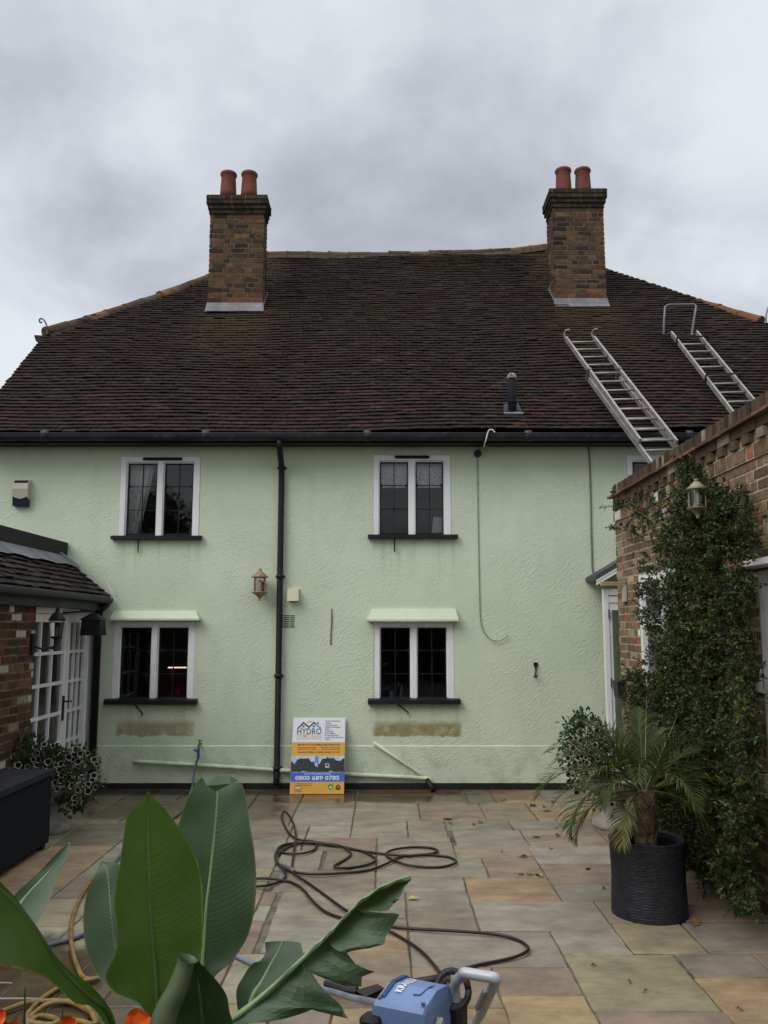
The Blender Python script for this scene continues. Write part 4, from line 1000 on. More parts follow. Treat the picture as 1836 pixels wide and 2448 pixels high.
for (u_, lab) in ((266, ''),): pass

# waste pipes low on the wall
line('waste_pipe', [wp(288, 1645, YW - 0.05), wp(400, 1651, YW - 0.05), wp(590, 1663, YW - 0.05), wp(760, 1673, YW - 0.05), wp(915, 1681, YW - 0.05), wp(925, 1688, YW - 0.06)], 0.024, RENDER, 'long sage painted waste pipe running low along the wall', 'pipe', 10, 4)
dw = empty('waste_pipe', wp(807, 1603), 'slanting sage waste pipe under the stained wall, ending in a black elbow', 'pipe')
g = MB(); g.tube([wp(807, 1604, YW - 0.03), wp(860, 1640, YW - 0.03), wp(905, 1669, YW - 0.04), wp(918, 1684, YW - 0.05)], 0.017, 10); g.build('pipe', RENDER, dw, smooth=True)
g = MB(); g.tube([wp(922, 1683, YW - 0.08), wp(930, 1697, YW - 0.11), wp(937, 1709, YW - 0.16)], 0.028, 10); g.build('elbow', BLACK, dw, smooth=True)
tp = empty('garden_tap', wp(430, 1605), 'outdoor tap on the wall with a blue hose connector', 'tap')
g = MB(); a = wp(431, 1607, YW - 0.06)
g.tube([a + Vector((0, 0.06, 0)), a, a + Vector((0, -0.04, -0.01)), a + Vector((0, -0.05, -0.06))], 0.012, 8); g.tube([a, a + Vector((0, 0, 0.04))], 0.008, 6); g.tube([a + Vector((-0.03, 0, 0.045)), a + Vector((0.03, 0, 0.04))], 0.007, 6); g.build('spout', MAT('brass', (0.14, 0.11, 0.05), 0.45, 0.2, metal=0.6), tp)
g = MB(); g.tube([a + Vector((0, -0.05, -0.055)), a + Vector((0, -0.05, -0.15))], 0.018, 8); g.tube([a + Vector((-0.05, -0.03, -0.06)), a + Vector((-0.005, -0.05, -0.08))], 0.016, 6); g.build('connector', MAT('blue_connector', (0.03, 0.10, 0.30), 0.4, 0.1), tp)
line('garden_hose', [a + Vector((0, -0.05, -0.15)), wp(421, 1660, YW - 0.12), wp(415, 1700, 10.0), wp(400, 1738, 9.6), atZ(383 * K, 1760 * K, 0.02), atZ(330 * K, 1790 * K, .015), atZ(250 * K, 1860 * K, .015), atZ(215 * K, 1950 * K, .015), atZ(190 * K, 2012 * K, .015), atZ(110 * K, 2040 * K, .015), atZ(40 * K, 2056 * K, .015), atZ(-80 * K, 2075 * K, .015)], 0.013, HOSEBLU, 'blue-grey hose running from the wall tap across the patio behind the banana plant', 'hose', 8, 8)

# things seen inside the windows
x0, x1, z0, z1 = WIN['a']
g = MB(); q = random.Random(5); pts = [(x0 + 0.02 + 0.004 * 0, z0)]
n = 18; ys = [YW + 0.17 + 0.02 * math.sin(k * 1.5) for k in range(n + 1)]
for k in range(n):
    f0, f1 = k / n, (k + 1) / n
    wt, wb = 0.34, 0.13
    P_ = lambda f, t, y: Vector((x0 + 0.03 + f * lerp(wb, wt, t ** 0.8 if t < 0.45 else t ** 0.8), y, lerp(z0 - 0.05, z1, t)))
    for (t0, t1) in ((0, .25), (.25, .5), (.5, .75), (.75, 1)):
        g.face([P_(f0, t0, ys[k]), P_(f1, t0, ys[k + 1]), P_(f1, t1, ys[k + 1]), P_(f0, t1, ys[k])])
tag(g.build('curtain', CURTAIN, at=(x0, YW + .17, z0), smooth=True), 'pale tied back curtain inside the upper window nearest the alarm box', 'curtain')
x0, x1, z0, z1 = WIN['b']
g = MB(); n = 40
for k in range(n):
    xa, xb = lerp(x0, x1, k / n), lerp(x0, x1, (k + 1) / n); ya, yb = YW + 0.14 + 0.006 * math.sin(k * 1.1), YW + 0.14 + 0.006 * math.sin((k + 1) * 1.1)
    g.face([(xa, ya, lerp(z1, z0, 0.39)), (xb, yb, lerp(z1, z0, 0.39)), (xb, yb, z1), (xa, ya, z1)])
tag(g.build('net_curtain', NET, at=(x0, YW + .14, z1), smooth=True), 'patterned white net across the top of the upper window right of the downpipe', 'net curtain')
g = MB(); a = wp(932, 1150, YW + 0.12); b = wp(957, 1115, YW + 0.12)
g.hexa([(a.x, YW + 0.12, z0 + 0.02), (b.x - 0.02, YW + 0.12, z0 + 0.02), (b.x - 0.02, YW + 0.125, z0 + 0.02), (a.x, YW + 0.125, z0 + 0.02)], [(a.x + 0.03, YW + 0.18, b.z), (b.x + 0.01, YW + 0.18, b.z - 0.01), (b.x + 0.01, YW + 0.185, b.z - 0.01), (a.x + 0.03, YW + 0.185, b.z)])
tag(g.build('card', WHITECARD, at=a), 'plain white card propped inside the upper window with the net', 'card')
x0, x1, z0, z1 = WIN['d']
c_ = wp(846, 1508, YW + 0.17); g = MB(); g.lathe([(0.028, 0), (0.03, 0.004), (0.03, 0.075), (0.028, 0.08)], (c_.x, YW + 0.17, z0 + 0.01), 16, 0); g.lathe([(0.0305, 0.03), (0.0305, 0.075)], (c_.x, YW + 0.17, z0 + 0.01), 16, 1, caps=False)
tag(g.build('tin', [BEIGE, TINGREEN], at=(c_.x, YW + .17, z0 + .01), smooth=True), 'small green and cream tin standing inside the lower window right of the sign', 'tin')
x0, x1, z0, z1 = WIN['c']
sl = empty('strip_light', atY(386 * K, 1441 * K, 12.6), 'lit warm strip light inside the kitchen window', 'light'); a = atY(363 * K, 1442 * K, 12.6); b = atY(415 * K, 1442 * K, 12.6)
g = MB(); g.tube([a, b], 0.009, 8); g.build('tube', LAMPGLOW, sl)
g = MB(); g.box(a.x - 0.02, b.x + 0.02, 12.59, 12.62, a.z + 0.014, a.z + 0.03); g.box(a.x - 0.1, b.x + 0.3, 12.62, 13.3, a.z + 0.01, a.z + 0.3); g.build('housing', INSIDE, sl)
rk = empty('kettle', atY(385 * K, 1505 * K, 12.0), 'red kettle on the kitchen worktop behind the lower window', 'kettle'); c_ = atY(385 * K, 1512 * K, 12.0)
g = MB(); g.lathe([(0.10, 0), (0.11, 0.02), (0.095, 0.14), (0.07, 0.2), (0.03, 0.22), (0.02, 0.25)], c_, 18); g.build('body', REDTHING, rk, smooth=True)
g = MB(); g.tube(crv([c_ + Vector((0.09, 0, 0.17)), c_ + Vector((0.16, 0, 0.16)), c_ + Vector((0.15, 0, 0.05)), c_ + Vector((0.1, 0, 0.04))], 5), 0.012, 6); g.build('handle', BLACKP, rk)
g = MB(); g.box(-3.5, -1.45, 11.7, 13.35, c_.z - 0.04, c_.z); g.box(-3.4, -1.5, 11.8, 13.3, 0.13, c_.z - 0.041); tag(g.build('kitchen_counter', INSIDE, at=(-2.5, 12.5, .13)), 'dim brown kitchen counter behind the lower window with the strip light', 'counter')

# ================================================================== brick wing on the right
XWG, YC = 2.5, 9.2
ztw = atX(1480, 1155, XWG).z
wing = empty('brick_wing', (XWG, YC, 0), 'brown brick wing with dentil parapet and white joinery, clad in a climbing shrub', 'building')
Y0W = 2.2; LW = YC - Y0W                      # the wall runs from the corner towards the viewer
def yv(u, v=1500): return atX(u, v, XWG).y
WD = (YC - 8.44, YC - 7.10, 0.86, 2.36)       # window opening: along the wall from the corner, and height
DD = (YC - 5.74, YC - 4.20, 0.0, 2.22)        # glazed door opening
mb = MB()
zcop = ztw - 0.115; zstr = zcop - 0.024
hw = zstr - 0.15
brick_panel(mb, (XWG, YC, 0), (0, -1, 0), (0, 0, 1), (-1, 0, 0), LW, hw - 0.10, pal_wing, holes=[WD, DD], seed=5, bh=0.0765)
brick_panel(mb, (XWG, YC + 0.0, 0), (1, 0, 0), (0, 0, 1), (0, 1, 0), 3.0, hw, pal_wing, seed=6, bh=0.0765)
q = random.Random(9)
# two plain courses, a dentil course, then the overhanging tile string
brick_panel(mb, (XWG - 0.016, YC, hw - 0.106), (0, -1, 0), (0, 0, 1), (-1, 0, 0), LW, 0.106, pal_wing, seed=15, bh=0.049 * 2)
brick_panel(mb, (XWG, YC, hw), (0, -1, 0), (0, 0, 1), (-1, 0, 0), LW, 0.0755, pal_wing, seed=16, bh=0.0755)
brick_panel(mb, (XWG, YC, hw + 0.0755), (0, -1, 0), (0, 0, 1), (-1, 0, 0), LW, zstr - hw - 0.0755, pal_wing, seed=17, bh=0.0755)
pal_dent = lambda q: pick(q, [(4, (0.12, 0.085, 0.055)), (3, (0.15, 0.105, 0.065)), (2, (0.085, 0.062, 0.045)), (.4, (0.3, 0.26, 0.2))])
y = YC - 0.06
while y > Y0W:
    mb.box(XWG - 0.040 + q.uniform(-.004, .004), XWG + 0.0, y - 0.105, y, hw + 0.006, zstr - 0.078, 0, pal_dent(q))
    mb.box(XWG - 0.030 + q.uniform(-.003, .003), XWG + 0.0, y - 0.21, y + 0.005, zstr - 0.070, zstr - 0.002, 0, pal_dent(q))
    y -= 0.224
y = YC + 0.03
tcol = lambda: pick(q, [(3, (0.20, 0.10, 0.06)), (2, (0.13, 0.08, 0.05)), (1, (0.26, 0.13, 0.08))])
while y > Y0W:
    mb.box(XWG - 0.075 + q.uniform(-.006, .006), XWG + 0.2, y - 0.26, y - 0.004, zstr + q.uniform(-.002, .002), zcop - 0.002, 0, tcol())
    y -= 0.264
y = YC
while y > Y0W:
    d_ = q.uniform(-.004, .004); c_ = pick(q, [(4, (0.095, 0.062, 0.04)), (3, (0.065, 0.046, 0.033)), (2, (0.125, 0.08, 0.05)), (0.5, (0.3, 0.26, 0.2))])
    mb.box(XWG - 0.02 + d_, XWG + 0.215, y - 0.066, y + 0.0, zcop, ztw + q.uniform(-.006, .004), 0, c_)
    mb.box(XWG - 0.012, XWG + 0.21, y - 0.0755, y - 0.0665, zcop + 0.001, ztw - 0.008, 1)
    y -= 0.0755
mb.build('brickwork', [BRICK, MORTAR], wing)
mb = MB(); mb.box(XWG + 0.22, 6.0, Y0W, YC - 0.02, zcop - 0.5, zcop - 0.35); mb.box(XWG + 0.9, 6.0, Y0W, YC - 0.02, 0.0, zcop - 0.52); mb.build('flat_roof', SLATE, wing)
def wing_frame(name, op, bars_y, bars_z, fw=0.075, glass=True):
    a, b, z0, z1 = op; ya, yb = YC - a, YC - b; g = MB(); xf0, xf1 = XWG + 0.001, XWG + 0.11
    g.box(xf0, xf1, yb, yb + fw, z0, z1); g.box(xf0, xf1, ya - fw, ya, z0, z1); g.box(xf0 + .002, xf1, yb + fw, ya - fw, z1 - fw, z1); g.box(xf0 + .002, xf1, yb + fw, ya - fw, z0, z0 + fw)
    for t, w_ in bars_y: y_ = lerp(ya, yb, t); g.box(xf0 + .004, xf1, y_ - w_ / 2, y_ + w_ / 2, z0 + fw, z1 - fw)
    for z_, w_ in bars_z: g.box(xf0 + .008, xf1, yb + fw, ya - fw, z_ - w_ / 2, z_ + w_ / 2)
    o = g.build(name, WHITE, wing)
    p = MB(); p.face([(xf0 + 0.045, ya - fw, z0 + fw), (xf0 + 0.045, yb + fw, z0 + fw), (xf0 + 0.045, yb + fw, z1 - fw), (xf0 + 0.045, ya - fw, z1 - fw)]); p.build('pane', GLASS, o)
    p = MB(); p.face([(XWG + 0.6, ya + .4, z0 - .2), (XWG + 0.6, yb - .4, z0 - .2), (XWG + 0.6, yb - .4, z1 + .3), (XWG + 0.6, ya + .4, z1 + .3)]); p.build('room_wall', MAT('pale_room', (0.28, 0.30, 0.28), 0.9, 0.1), o)
    return o
wing_frame('window', WD, [(0.5, 0.07)], [(1.90, 0.075)])
dr = wing_frame('door', DD, [(0.5, 0.09)], [(0.75, 0.12)], fw=0.15)
for z_ in (0.75, 1.42):
    y_ = YC - DD[0] + 0.03; g = MB()
    g.box(XWG - 0.03, XWG + 0.03, y_ - 0.02, y_ + 0.07, z_, z_ + 0.16); g.build('door_stay_block', CREAM, dr)
    y_ = YC - DD[0] + 0.02
    for e_ in (0, 0.17): g2 = MB(); g2.tube(crv([(XWG - 0.0, y_, z_ + e_ - 0.01), (XWG - 0.05, y_ - 0.02, z_ + e_), (XWG - 0.08, y_ - 0.05, z_ + e_ + 0.03)], 4), 0.006, 5); g2.build('stay_hook', BLACK, dr)
g = MB(); y_ = YC - DD[0]
g.hexa([(XWG - 0.16, 4.0, 2.24), (XWG + 0.0, 4.0, 2.24), (XWG + 0.0, y_ + 0.14, 2.24), (XWG - 0.16, y_ + 0.14, 2.24)], [(XWG - 0.17, 4.0, 2.275), (XWG + 0.0, 4.0, 2.31), (XWG + 0.0, y_ + 0.15, 2.31), (XWG - 0.17, y_ + 0.15, 2.275)])
g.build('door_canopy', WHITE, wing)
g = MB(); g.box(XWG - 0.05, XWG + 0.03, YC - WD[1] - 0.05, YC - WD[0] + 0.05, WD[2] - 0.06, WD[2] - 0.005); g.build('window_sill', STONE, wing)

# link porch between the house and the wing
yp = 9.86
pj = atY(1443, 1408, yp)
porch = empty('porch', (pj.x, yp, 0), 'small white framed porch door with a slate lean-to roof, between house and brick wing', 'porch')
zpt = atY(1443, 1408, yp).z
g = MB(); x0 = pj.x; fw = 0.05
g.box(x0, x0 + fw, yp, yp + 0.09, 0, zpt); g.box(x0 + fw, x0 + 1.0, yp + .002, yp + 0.09, zpt - 0.07, zpt); g.box(x0 + 1.0, x0 + 1.0 + fw, yp, yp + 0.09, 0, zpt)
g.box(x0 + fw, x0 + 1.0, yp + 0.004, yp + .09, zpt - 0.155, zpt - 0.085)
g.build('frame', WHITE, porch)
g = MB(); a = x0 + fw + 0.004
g.box(a, a + 0.035, yp + 0.015, yp + 0.06, 0.05, zpt - 0.16); g.box(a + 0.035, x0 + 0.99, yp + 0.015, yp + 0.06, zpt - 0.24, zpt - 0.16); g.box(a + 0.035, x0 + 0.99, yp + 0.015, yp + 0.06, 0.05, 0.3)
d = g.build('door', WHITE, porch)
g = MB(); g.face([(a + 0.035, yp + 0.035, 0.3), (x0 + 0.99, yp + 0.035, 0.3), (x0 + 0.99, yp + 0.035, zpt - 0.24), (a + 0.035, yp + 0.035, zpt - 0.24)]); g.build('pane', mat_glass('obscure_glass', (0.7, 0.76, 0.72), 0.25), d)
g = MB(); g.face([(a, yp + 0.3, 0.0), (x0 + 1.1, yp + 0.3, 0.0), (x0 + 1.1, yp + 0.3, zpt), (a, yp + 0.3, zpt)]); g.build('blind', MAT('sage_blind', (0.27, 0.32, 0.25), 0.9, 0.1), d)
for v_ in (1476, 1640):
    g = MB(); z_ = atY(1455, v_ - 8, yp).z; g.box(x0 + fw - 0.008, x0 + fw + 0.008, yp - 0.012, yp + 0.0, z_ - 0.05, z_ + 0.05); g.build('hinge', STEEL, d)
# the slate slope falls left to a white barge board
p0 = atY(1424, 1386, yp - 0.1); p1 = atY(1478, 1354, yp - 0.1); sl_ = (p1 - p0).normalized()
g = MB(); e_ = p0 + sl_ * 1.3
g.hexa([p0, e_, e_ + Vector((0, 0.5, 0)), p0 + Vector((0, 0.5, 0))], [p0 + Vector((0, 0, 0.05)), e_ + Vector((0, 0, 0.05)), e_ + Vector((0, 0.5, 0.05)), p0 + Vector((0, 0.5, 0.05))]); g.build('roof', SLATE, porch)
g = MB()
for k, (zz_, th_) in enumerate(((-0.022, 0.02), (-0.060, 0.03))):
    o_ = Vector((0.01, -0.012 - 0.004 * k, zz_)); g.hexa([p0 + o_, e_ + o_, e_ + o_ + Vector((0, .03, 0)), p0 + o_ + Vector((0, .03, 0))], [p0 + o_ + Vector((0, 0, th_)), e_ + o_ + Vector((0, 0, th_)), e_ + o_ + Vector((0, .03, th_)), p0 + o_ + Vector((0, .03, th_))])
g.build('barge_board', WHITE, porch)
# beige bracket arm on the brick corner
bk = empty('wall_bracket', atX(1490, 1420, XWG - 0.03), 'beige T-shaped bracket screwed to the brick corner above the porch door', 'bracket')
a = atX(1487, 1392, XWG - 0.04); g = MB()
g.box(XWG - 0.26, XWG - 0.02, a.y - 0.05, a.y + 0.02, a.z - 0.035, a.z + 0.005); g.box(XWG - 0.25, XWG - 0.03, a.y - 0.053, a.y + 0.023, a.z - 0.015, a.z - 0.008); g.build('arm', BEIGE if False else MAT('tan_paint', (0.37, 0.30, 0.17), 0.5, 0.1), bk)
g = MB(); g.box(XWG - 0.04, XWG - 0.012, a.y - 0.06, a.y + 0.03, a.z - 0.2, a.z - 0.036); g.build('backplate', BEIGE, bk)
pb = empty('post_box', atX(1494, 1672, XWG - 0.04), 'small black post box on the brick corner left of the climbing shrub', 'post box')
a = atX(1487, 1670, XWG - 0.09); b = atX(1503, 1640, XWG - 0.09); g = MB(); yy0, yy1 = YC - 0.2, YC - 0.03
zt_ = a.z + 0.15
g.hexa([(XWG - 0.085, yy0, a.z - .01), (XWG - 0.015, yy0, a.z - .01), (XWG - 0.015, yy1, a.z - .01), (XWG - 0.085, yy1, a.z - .01)], [(XWG - 0.095, yy0, zt_), (XWG - 0.015, yy0, zt_), (XWG - 0.015, yy1, zt_), (XWG - 0.095, yy1, zt_)]); g.build('box', BLACKP, pb)
g = MB(); g.hexa([(XWG - 0.105, yy0 - .008, zt_ + .001), (XWG - 0.013, yy0 - .008, zt_ + .001), (XWG - 0.013, yy1 + .008, zt_ + .001), (XWG - 0.105, yy1 + .008, zt_ + .001)], [(XWG - 0.09, yy0, zt_ + .012), (XWG - 0.013, yy0, zt_ + .03), (XWG - 0.013, yy1, zt_ + .03), (XWG - 0.09, yy1, zt_ + .012)]); g.build('lid', BLACKP, pb)
c1 = atX(1669, 1240, 2.27); ht = atX(1669, 1142, 2.27).z - c1.z
lantern('pale bronze wall lantern on the brick wing among the shrub leaves', c1, ht, (1, 0, 0), BRONZE, CLEAR, 'wall lanterns', XWG - 2.27 - 0.01)

# ================================================================== low brick extension on the left
XD = -3.46; XBR = -3.37
ext = empty('side_extension', (XD, 10.2, 0), 'low dark brick extension with a tiled skirt roof and white glazed doors', 'building')
yda = atX(84, 1500, XD).y; ydb = atX(216, 1500, XD).y
ybr = atX(84, 1500, XBR).y
zgut = atY(258, 1425, 10.0).z
mb = MB(); hB = zgut - 0.08
brick_panel(mb, (XBR, 3.2, 0), (0, 1, 0), (0, 0, 1), (1, 0, 0), ybr - 3.2, hB, pal_left, seed=31, bh=0.0765)
brick_panel(mb, (XBR, ybr, 0), (-1, 0, 0), (0, 0, 1), (0, 1, 0), 0.3, hB, pal_left, seed=32, bh=0.0765)
mb.build('brickwork', [BRICK, MORTAR3], ext)
g = MB(); g.box(XD - 0.12, XD + 0.0, ydb + 0.0, YW - 0.03, 0, hB); g.box(XD - 0.12, XD + 0.0, ybr, ydb, 2.06, hB); g.build('rendered_wall', RENDER, ext)
zdt = 2.05
def door_leaf(y0, y1, handle):
    g = MB(); st = 0.085; xf0, xf1 = XD - 0.05, XD + 0.0; z0, z1 = 0.06, zdt - 0.06
    g.box(xf0, xf1, y0, y0 + st, z0, z1); g.box(xf0, xf1, y1 - st, y1, z0, z1); g.box(xf0 + .002, xf1 - .002, y0 + st, y1 - st, z1 - st, z1); g.box(xf0 + .002, xf1 - .002, y0 + st, y1 - st, z0, z0 + 0.24)
    zs_ = [lerp(z0 + 0.24, z1 - st, k / 5) for k in range(6)]; b = 0.032
    for z_ in zs_[1:-1]: g.box(xf0 + .006, xf1 - .006, y0 + st, y1 - st, z_ - b / 2, z_ + b / 2)
    for k in (1, 2): y_ = lerp(y0 + st, y1 - st, k / 3); g.box(xf0 + .004, xf1 - .004, y_ - b / 2, y_ + b / 2, z0 + 0.24, z1 - st)
    o = g.build('door', WHITE, ext)
    p = MB(); p.face([(XD - 0.03, y0 + st, z0 + .24), (XD - 0.03, y1 - st, z0 + .24), (XD - 0.03, y1 - st, z1 - st), (XD - 0.03, y0 + st, z1 - st)]); p.build('pane', GLASS, o)
    if handle:
        h_ = MB(); y_ = y1 - 0.05; h_.box(XD + 0.0, XD + 0.012, y_ - 0.022, y_ + 0.022, 0.86, 1.12); h_.tube([(XD + 0.01, y_, 1.06), (XD + 0.055, y_, 1.06), (XD + 0.055, y_ + 0.03, 1.06), (XD + 0.05, y_ + 0.12, 1.055)], 0.010, 6); h_.build('handle', BLACK, o)
ym = (ybr + ydb) / 2
ya_, yb_ = ybr + 0.0, ydb - 0.085
ym = atX(158, 1600, XD).y
door_leaf(ya_, ym - 0.002, True); door_leaf(ym + 0.002, yb_, False)
g = MB(); g.box(XD - 0.08, XD + 0.02, yb_ + .002, ydb, 0, zdt); g.box(XD - 0.08, XD + 0.018, ya_, yb_ + .002, zdt - 0.055, zdt + 0.03); g.build('door_frame', WHITE, ext)
g = MB(); n = 60
for k in range(n):
    y0_, y1_ = lerp(ybr - .3, ydb, k / n), lerp(ybr - .3, ydb, (k + 1) / n); f_ = lambda t: XD - 0.17 + 0.012 * math.sin(t * 2.2)
    g.face([(f_(k), y0_, 0.05), (f_(k + 1), y1_, 0.05), (f_(k + 1), y1_, 2.1), (f_(k), y0_, 2.1)])
g.build('curtain', BLIND, ext, smooth=True)
# tiled skirt round a flat roof
xg = XBR + 0.10
zfl = atY(165, 1350, 10.2).z; xfl = atY(165, 1350, 10.2).x
EU = Vector((xfl - xg, 0, zfl - zgut)); Ls = EU.length; EU.normalize(); EN = Vector((-EU.z, 0, EU.x)); EN = EN if EN.z > 0 else -EN
ept = lambda y, s, n: Vector((xg, 0, zgut)) + Vector((0, 1, 0)) * y + EU * s + EN * n
mb = MB(); q = random.Random(77)
pal_e = lambda q, x, s: pick(q, [(4, (0.040, 0.034, 0.029)), (3, (0.030, 0.026, 0.024)), (2, (0.052, 0.042, 0.034))])
tile_slope(mb, 7, Ls / 6.6, 0.165, ept, lambda s: (3.0, YW - 0.012), q, pal_e, lift=0.032)
mb.face([ept(3, 0, -0.02), ept(YW - 0.01, 0, -0.02), ept(YW - 0.01, Ls, -0.02), ept(3, Ls, -0.02)], 1)
er = mb.build('roof', [TILE, BLACK], ext)
g = MB(); bx = atY(150, 1340, 10.1).x; zb0 = zfl - 0.03; zb1 = atY(150, 1297, 10.2).z
g.box(-6.5, bx, 3.0, YW - 0.012, zb0, zb1 - 0.0); g.build('parapet_upstand', MAT('black_felt', (0.018, 0.018, 0.017), 0.85, 0.3, 4, 0.4, 20), ext)
g = MB(); n = 40; q = random.Random(4)
for k in range(n):
    y0_, y1_ = lerp(3, YW - .015, k / n), lerp(3, YW - .015, (k + 1) / n); w0 = 0.02 * math.sin(k * 1.7); w1 = 0.02 * math.sin((k + 1) * 1.7)
    g.face([ept(y0_, Ls - 0.10 + w0, 0.052), ept(y1_, Ls - 0.10 + w1, 0.052), ept(y1_, Ls + 0.12, 0.06), ept(y0_, Ls + 0.12, 0.06)])
g.build('lead_flashing', LEAD, er)
g = MB(); g.tube([(xg + 0.025, 3, zgut - 0.04), (xg + 0.025, YW - 0.06, zgut - 0.04)], 0.045, 12); g.box(XBR - 0.06, XBR + 0.06, 3, YW - 0.03, zgut - 0.16, zgut - 0.03); g.build('gutter', BLACK, ext)
g = MB(); dp = atY(234, 1500, 10.14); g.tube([(xg + 0.02, 10.12, zgut - 0.08), (dp.x, 10.14, zgut - 0.18), (dp.x, 10.14, 0.05)], 0.046, 12); g.build('downpipe', BLACK, ext, smooth=True)
ow = empty('loose_wire', atY(150, 1320, 10.05), 'white wires trailing down the end of the tiled skirt roof to its gutter', 'wire')
for k in range(2):
    g = MB(); o_ = 0.03 * k
    g.tube(crv([atY(116 + 20 * k, 1314, 10.0), atY(133, 1310 - 2 * k, 10.0), atY(147, 1322, 10.02), atY(190 + 8 * k, 1352, 10.14), atY(240 + 10 * k, 1390, 10.16), atY(264 + 4 * k, 1413, 10.1), atY(268, 1428, 10.1), atY(258 - 5 * k, 1440, 10.14)], 6), 0.0045, 5); g.build('strand', WCABLE, ow)
# wall lamp and hanging basket lamp by the doors
kl = empty('coach_lamp', atX(98, 1540, XBR + 0.08), 'black coach lamp on the brick pier in front of the glazed doors', 'wall lantern')
ky = ybr - 0.06; c_ = Vector((XBR + 0.17, ky + 0.16, atX(100, 1530, XBR + 0.15).z)); hk_ = 0.30
g = MB(); g.lathe([(0.012, -0.10), (0.05, -0.09), (0.02, -0.05), (0.014, 0.0), (0.05, 0.015), (0.058, 0.03), (0.01, 0.032)], c_, 12); g.tube([(XBR, ky - 0.02, c_.z - 0.05), (XBR + 0.08, ky + 0.06, c_.z - 0.09), c_ + Vector((0, 0, -0.07))], 0.011, 6); g.bar((XBR + 0.018, ky - 0.02, c_.z - 0.14), (XBR + 0.018, ky - 0.02, c_.z + 0.06), 0.06, 0.02, (1, 0, 0)); g.build('bracket', BLACK, kl)
g = MB(); g.lathe([(0.055, 0.0), (0.075, 0.15)], c_ + Vector((0, 0, 0.032)), 6, caps=False); g.build('glass', CLEAR, kl)
g = MB(); g.lathe([(0.086, 0.0), (0.088, 0.012), (0.045, 0.07), (0.02, 0.09), (0.022, 0.11), (0.006, 0.14)], c_ + Vector((0, 0, 0.182)), 6); g.build('cap', BLACK, kl)
hb = empty('hanging_lamp', atX(190, 1500, XD + 0.14), 'dark square lamp hanging from a scrolled iron bracket beside the doors', 'lamp')
yb0 = ydb - 0.95; zk = atX(185, 1462, XD + 0.1).z
g = MB(); p_ = [Vector((XD + 0.02, yb0, zk - 0.02)), Vector((XD + 0.14, yb0 + 0.22, zk)), Vector((XD + 0.22, yb0 + 0.42, zk + 0.01))]
g.tube(p_, 0.012, 6); g.tube(crv([p_[0] + Vector((0, 0, 0.10)), p_[0] + Vector((0.03, 0.06, 0.12)), p_[0] + Vector((0.06, 0.12, 0.09)), p_[1] + Vector((0, 0, 0.02)), p_[2]], 5), 0.008, 6)
g.tube(crv([p_[0] + Vector((0, 0.05, 0.22)), p_[0] + Vector((0.02, 0.13, 0.2)), p_[0] + Vector((0.02, 0.12, 0.14)), p_[0] + Vector((0.0, 0.05, 0.12))], 5), 0.006, 5)
g.build('bracket', BLACK, hb)
c_ = p_[2] + Vector((0, -0.02, -0.27)); g = MB()
g.hexa([c_ + Vector(v) for v in ((-.11, -.11, 0), (.11, -.11, 0), (.11, .11, 0), (-.11, .11, 0))], [c_ + Vector(v) for v in ((-.10, -.10, .17), (.10, -.10, .17), (.10, .10, .17), (-.10, .10, .17))])
g.hexa([c_ + Vector(v) for v in ((-.125, -.125, .171), (.125, -.125, .171), (.125, .125, .171), (-.125, .125, .171))], [c_ + Vector(v) for v in ((-.03, -.03, .24), (.03, -.03, .24), (.03, .03, .24), (-.03, .03, .24))]); g.tube([c_ + Vector((0, 0, .23)), c_ + Vector((0, 0.02, .28))], 0.01, 6)
g.build('lamp_body', BLACK, hb)

# ================================================================== the sign board
bl0 = atZ(625 * K, 1717 * K, 0.0); br0 = atZ(743 * K, 1715 * K, 0.0); yb_s = (bl0.y + br0.y) / 2
wS = br0.x - bl0.x; ztS = wp(684, 1551, YW - 0.03).z
bd = empty('sign_board', (bl0.x + wS / 2, yb_s, 0.0), 'white, orange and blue HYDRO HOME CLEAN advertising board leaning on the wall', 'sign')
BO = Vector((bl0.x, yb_s, 0.004)); BV = Vector((0, YW - 0.03 - yb_s, ztS)); hS = BV.length; BV.normalize(); BU = Vector((1, 0, -0.0)); BN = BU.cross(BV)
def bp(x, y, n=0.0): return BO + BU * (x * wS) + BV * (y * hS) + BN * n
g = MB(); g.hexa([bp(0, 0, -0.008), bp(1, 0, -0.008), bp(1, 1, -0.008), bp(0, 1, -0.008)], [bp(0, 0), bp(1, 0), bp(1, 1), bp(0, 1)]); g.build('panel', SIGNW, bd)
def rc(g, x0, y0, x1, y1, n, m=0): g.face([bp(x0, y0, n), bp(x1, y0, n), bp(x1, y1, n), bp(x0, y1, n)], m)
g = MB(); rc(g, 0.002, 0.49, 0.998, 0.67, 0.001); rc(g, 0.002, 0.002, 0.998, 0.155, 0.001); g.build('orange_band', SIGNO, bd)
g = MB(); rc(g, 0.002, 0.155, 0.998, 0.275, 0.001); g.build('blue_band', SIGNB, bd)
g = MB(); rc(g, 0.002, 0.275, 0.998, 0.49, 0.001, 1)
def poly(g, pts, n, m): g.face([bp(x, y, n) for x, y in pts], m)
poly(g, [(.0, .28), (.0, .42), (.04, .40), (.06, .375), (.11, .44), (.16, .45), (.18, .465), (.2, .452), (.33, .458), (.37, .41), (.43, .415), (.45, .36), (.5, .34), (.5, .28)], 0.002, 0)
poly(g, [(.5, .28), (.5, .40), (.53, .375), (.58, .45), (.65, .455), (.68, .475), (.71, .455), (.8, .462), (.84, .43), (.92, .425), (.96, .45), (.997, .46), (.997, .28)], 0.0022, 0)
rc(g, .64, .335, .715, .39, 0.003, 2); rc(g, .655, .355, .70, .38, 0.0036, 0); rc(g, .44, .40, .51, .484, 0.0018, 3)
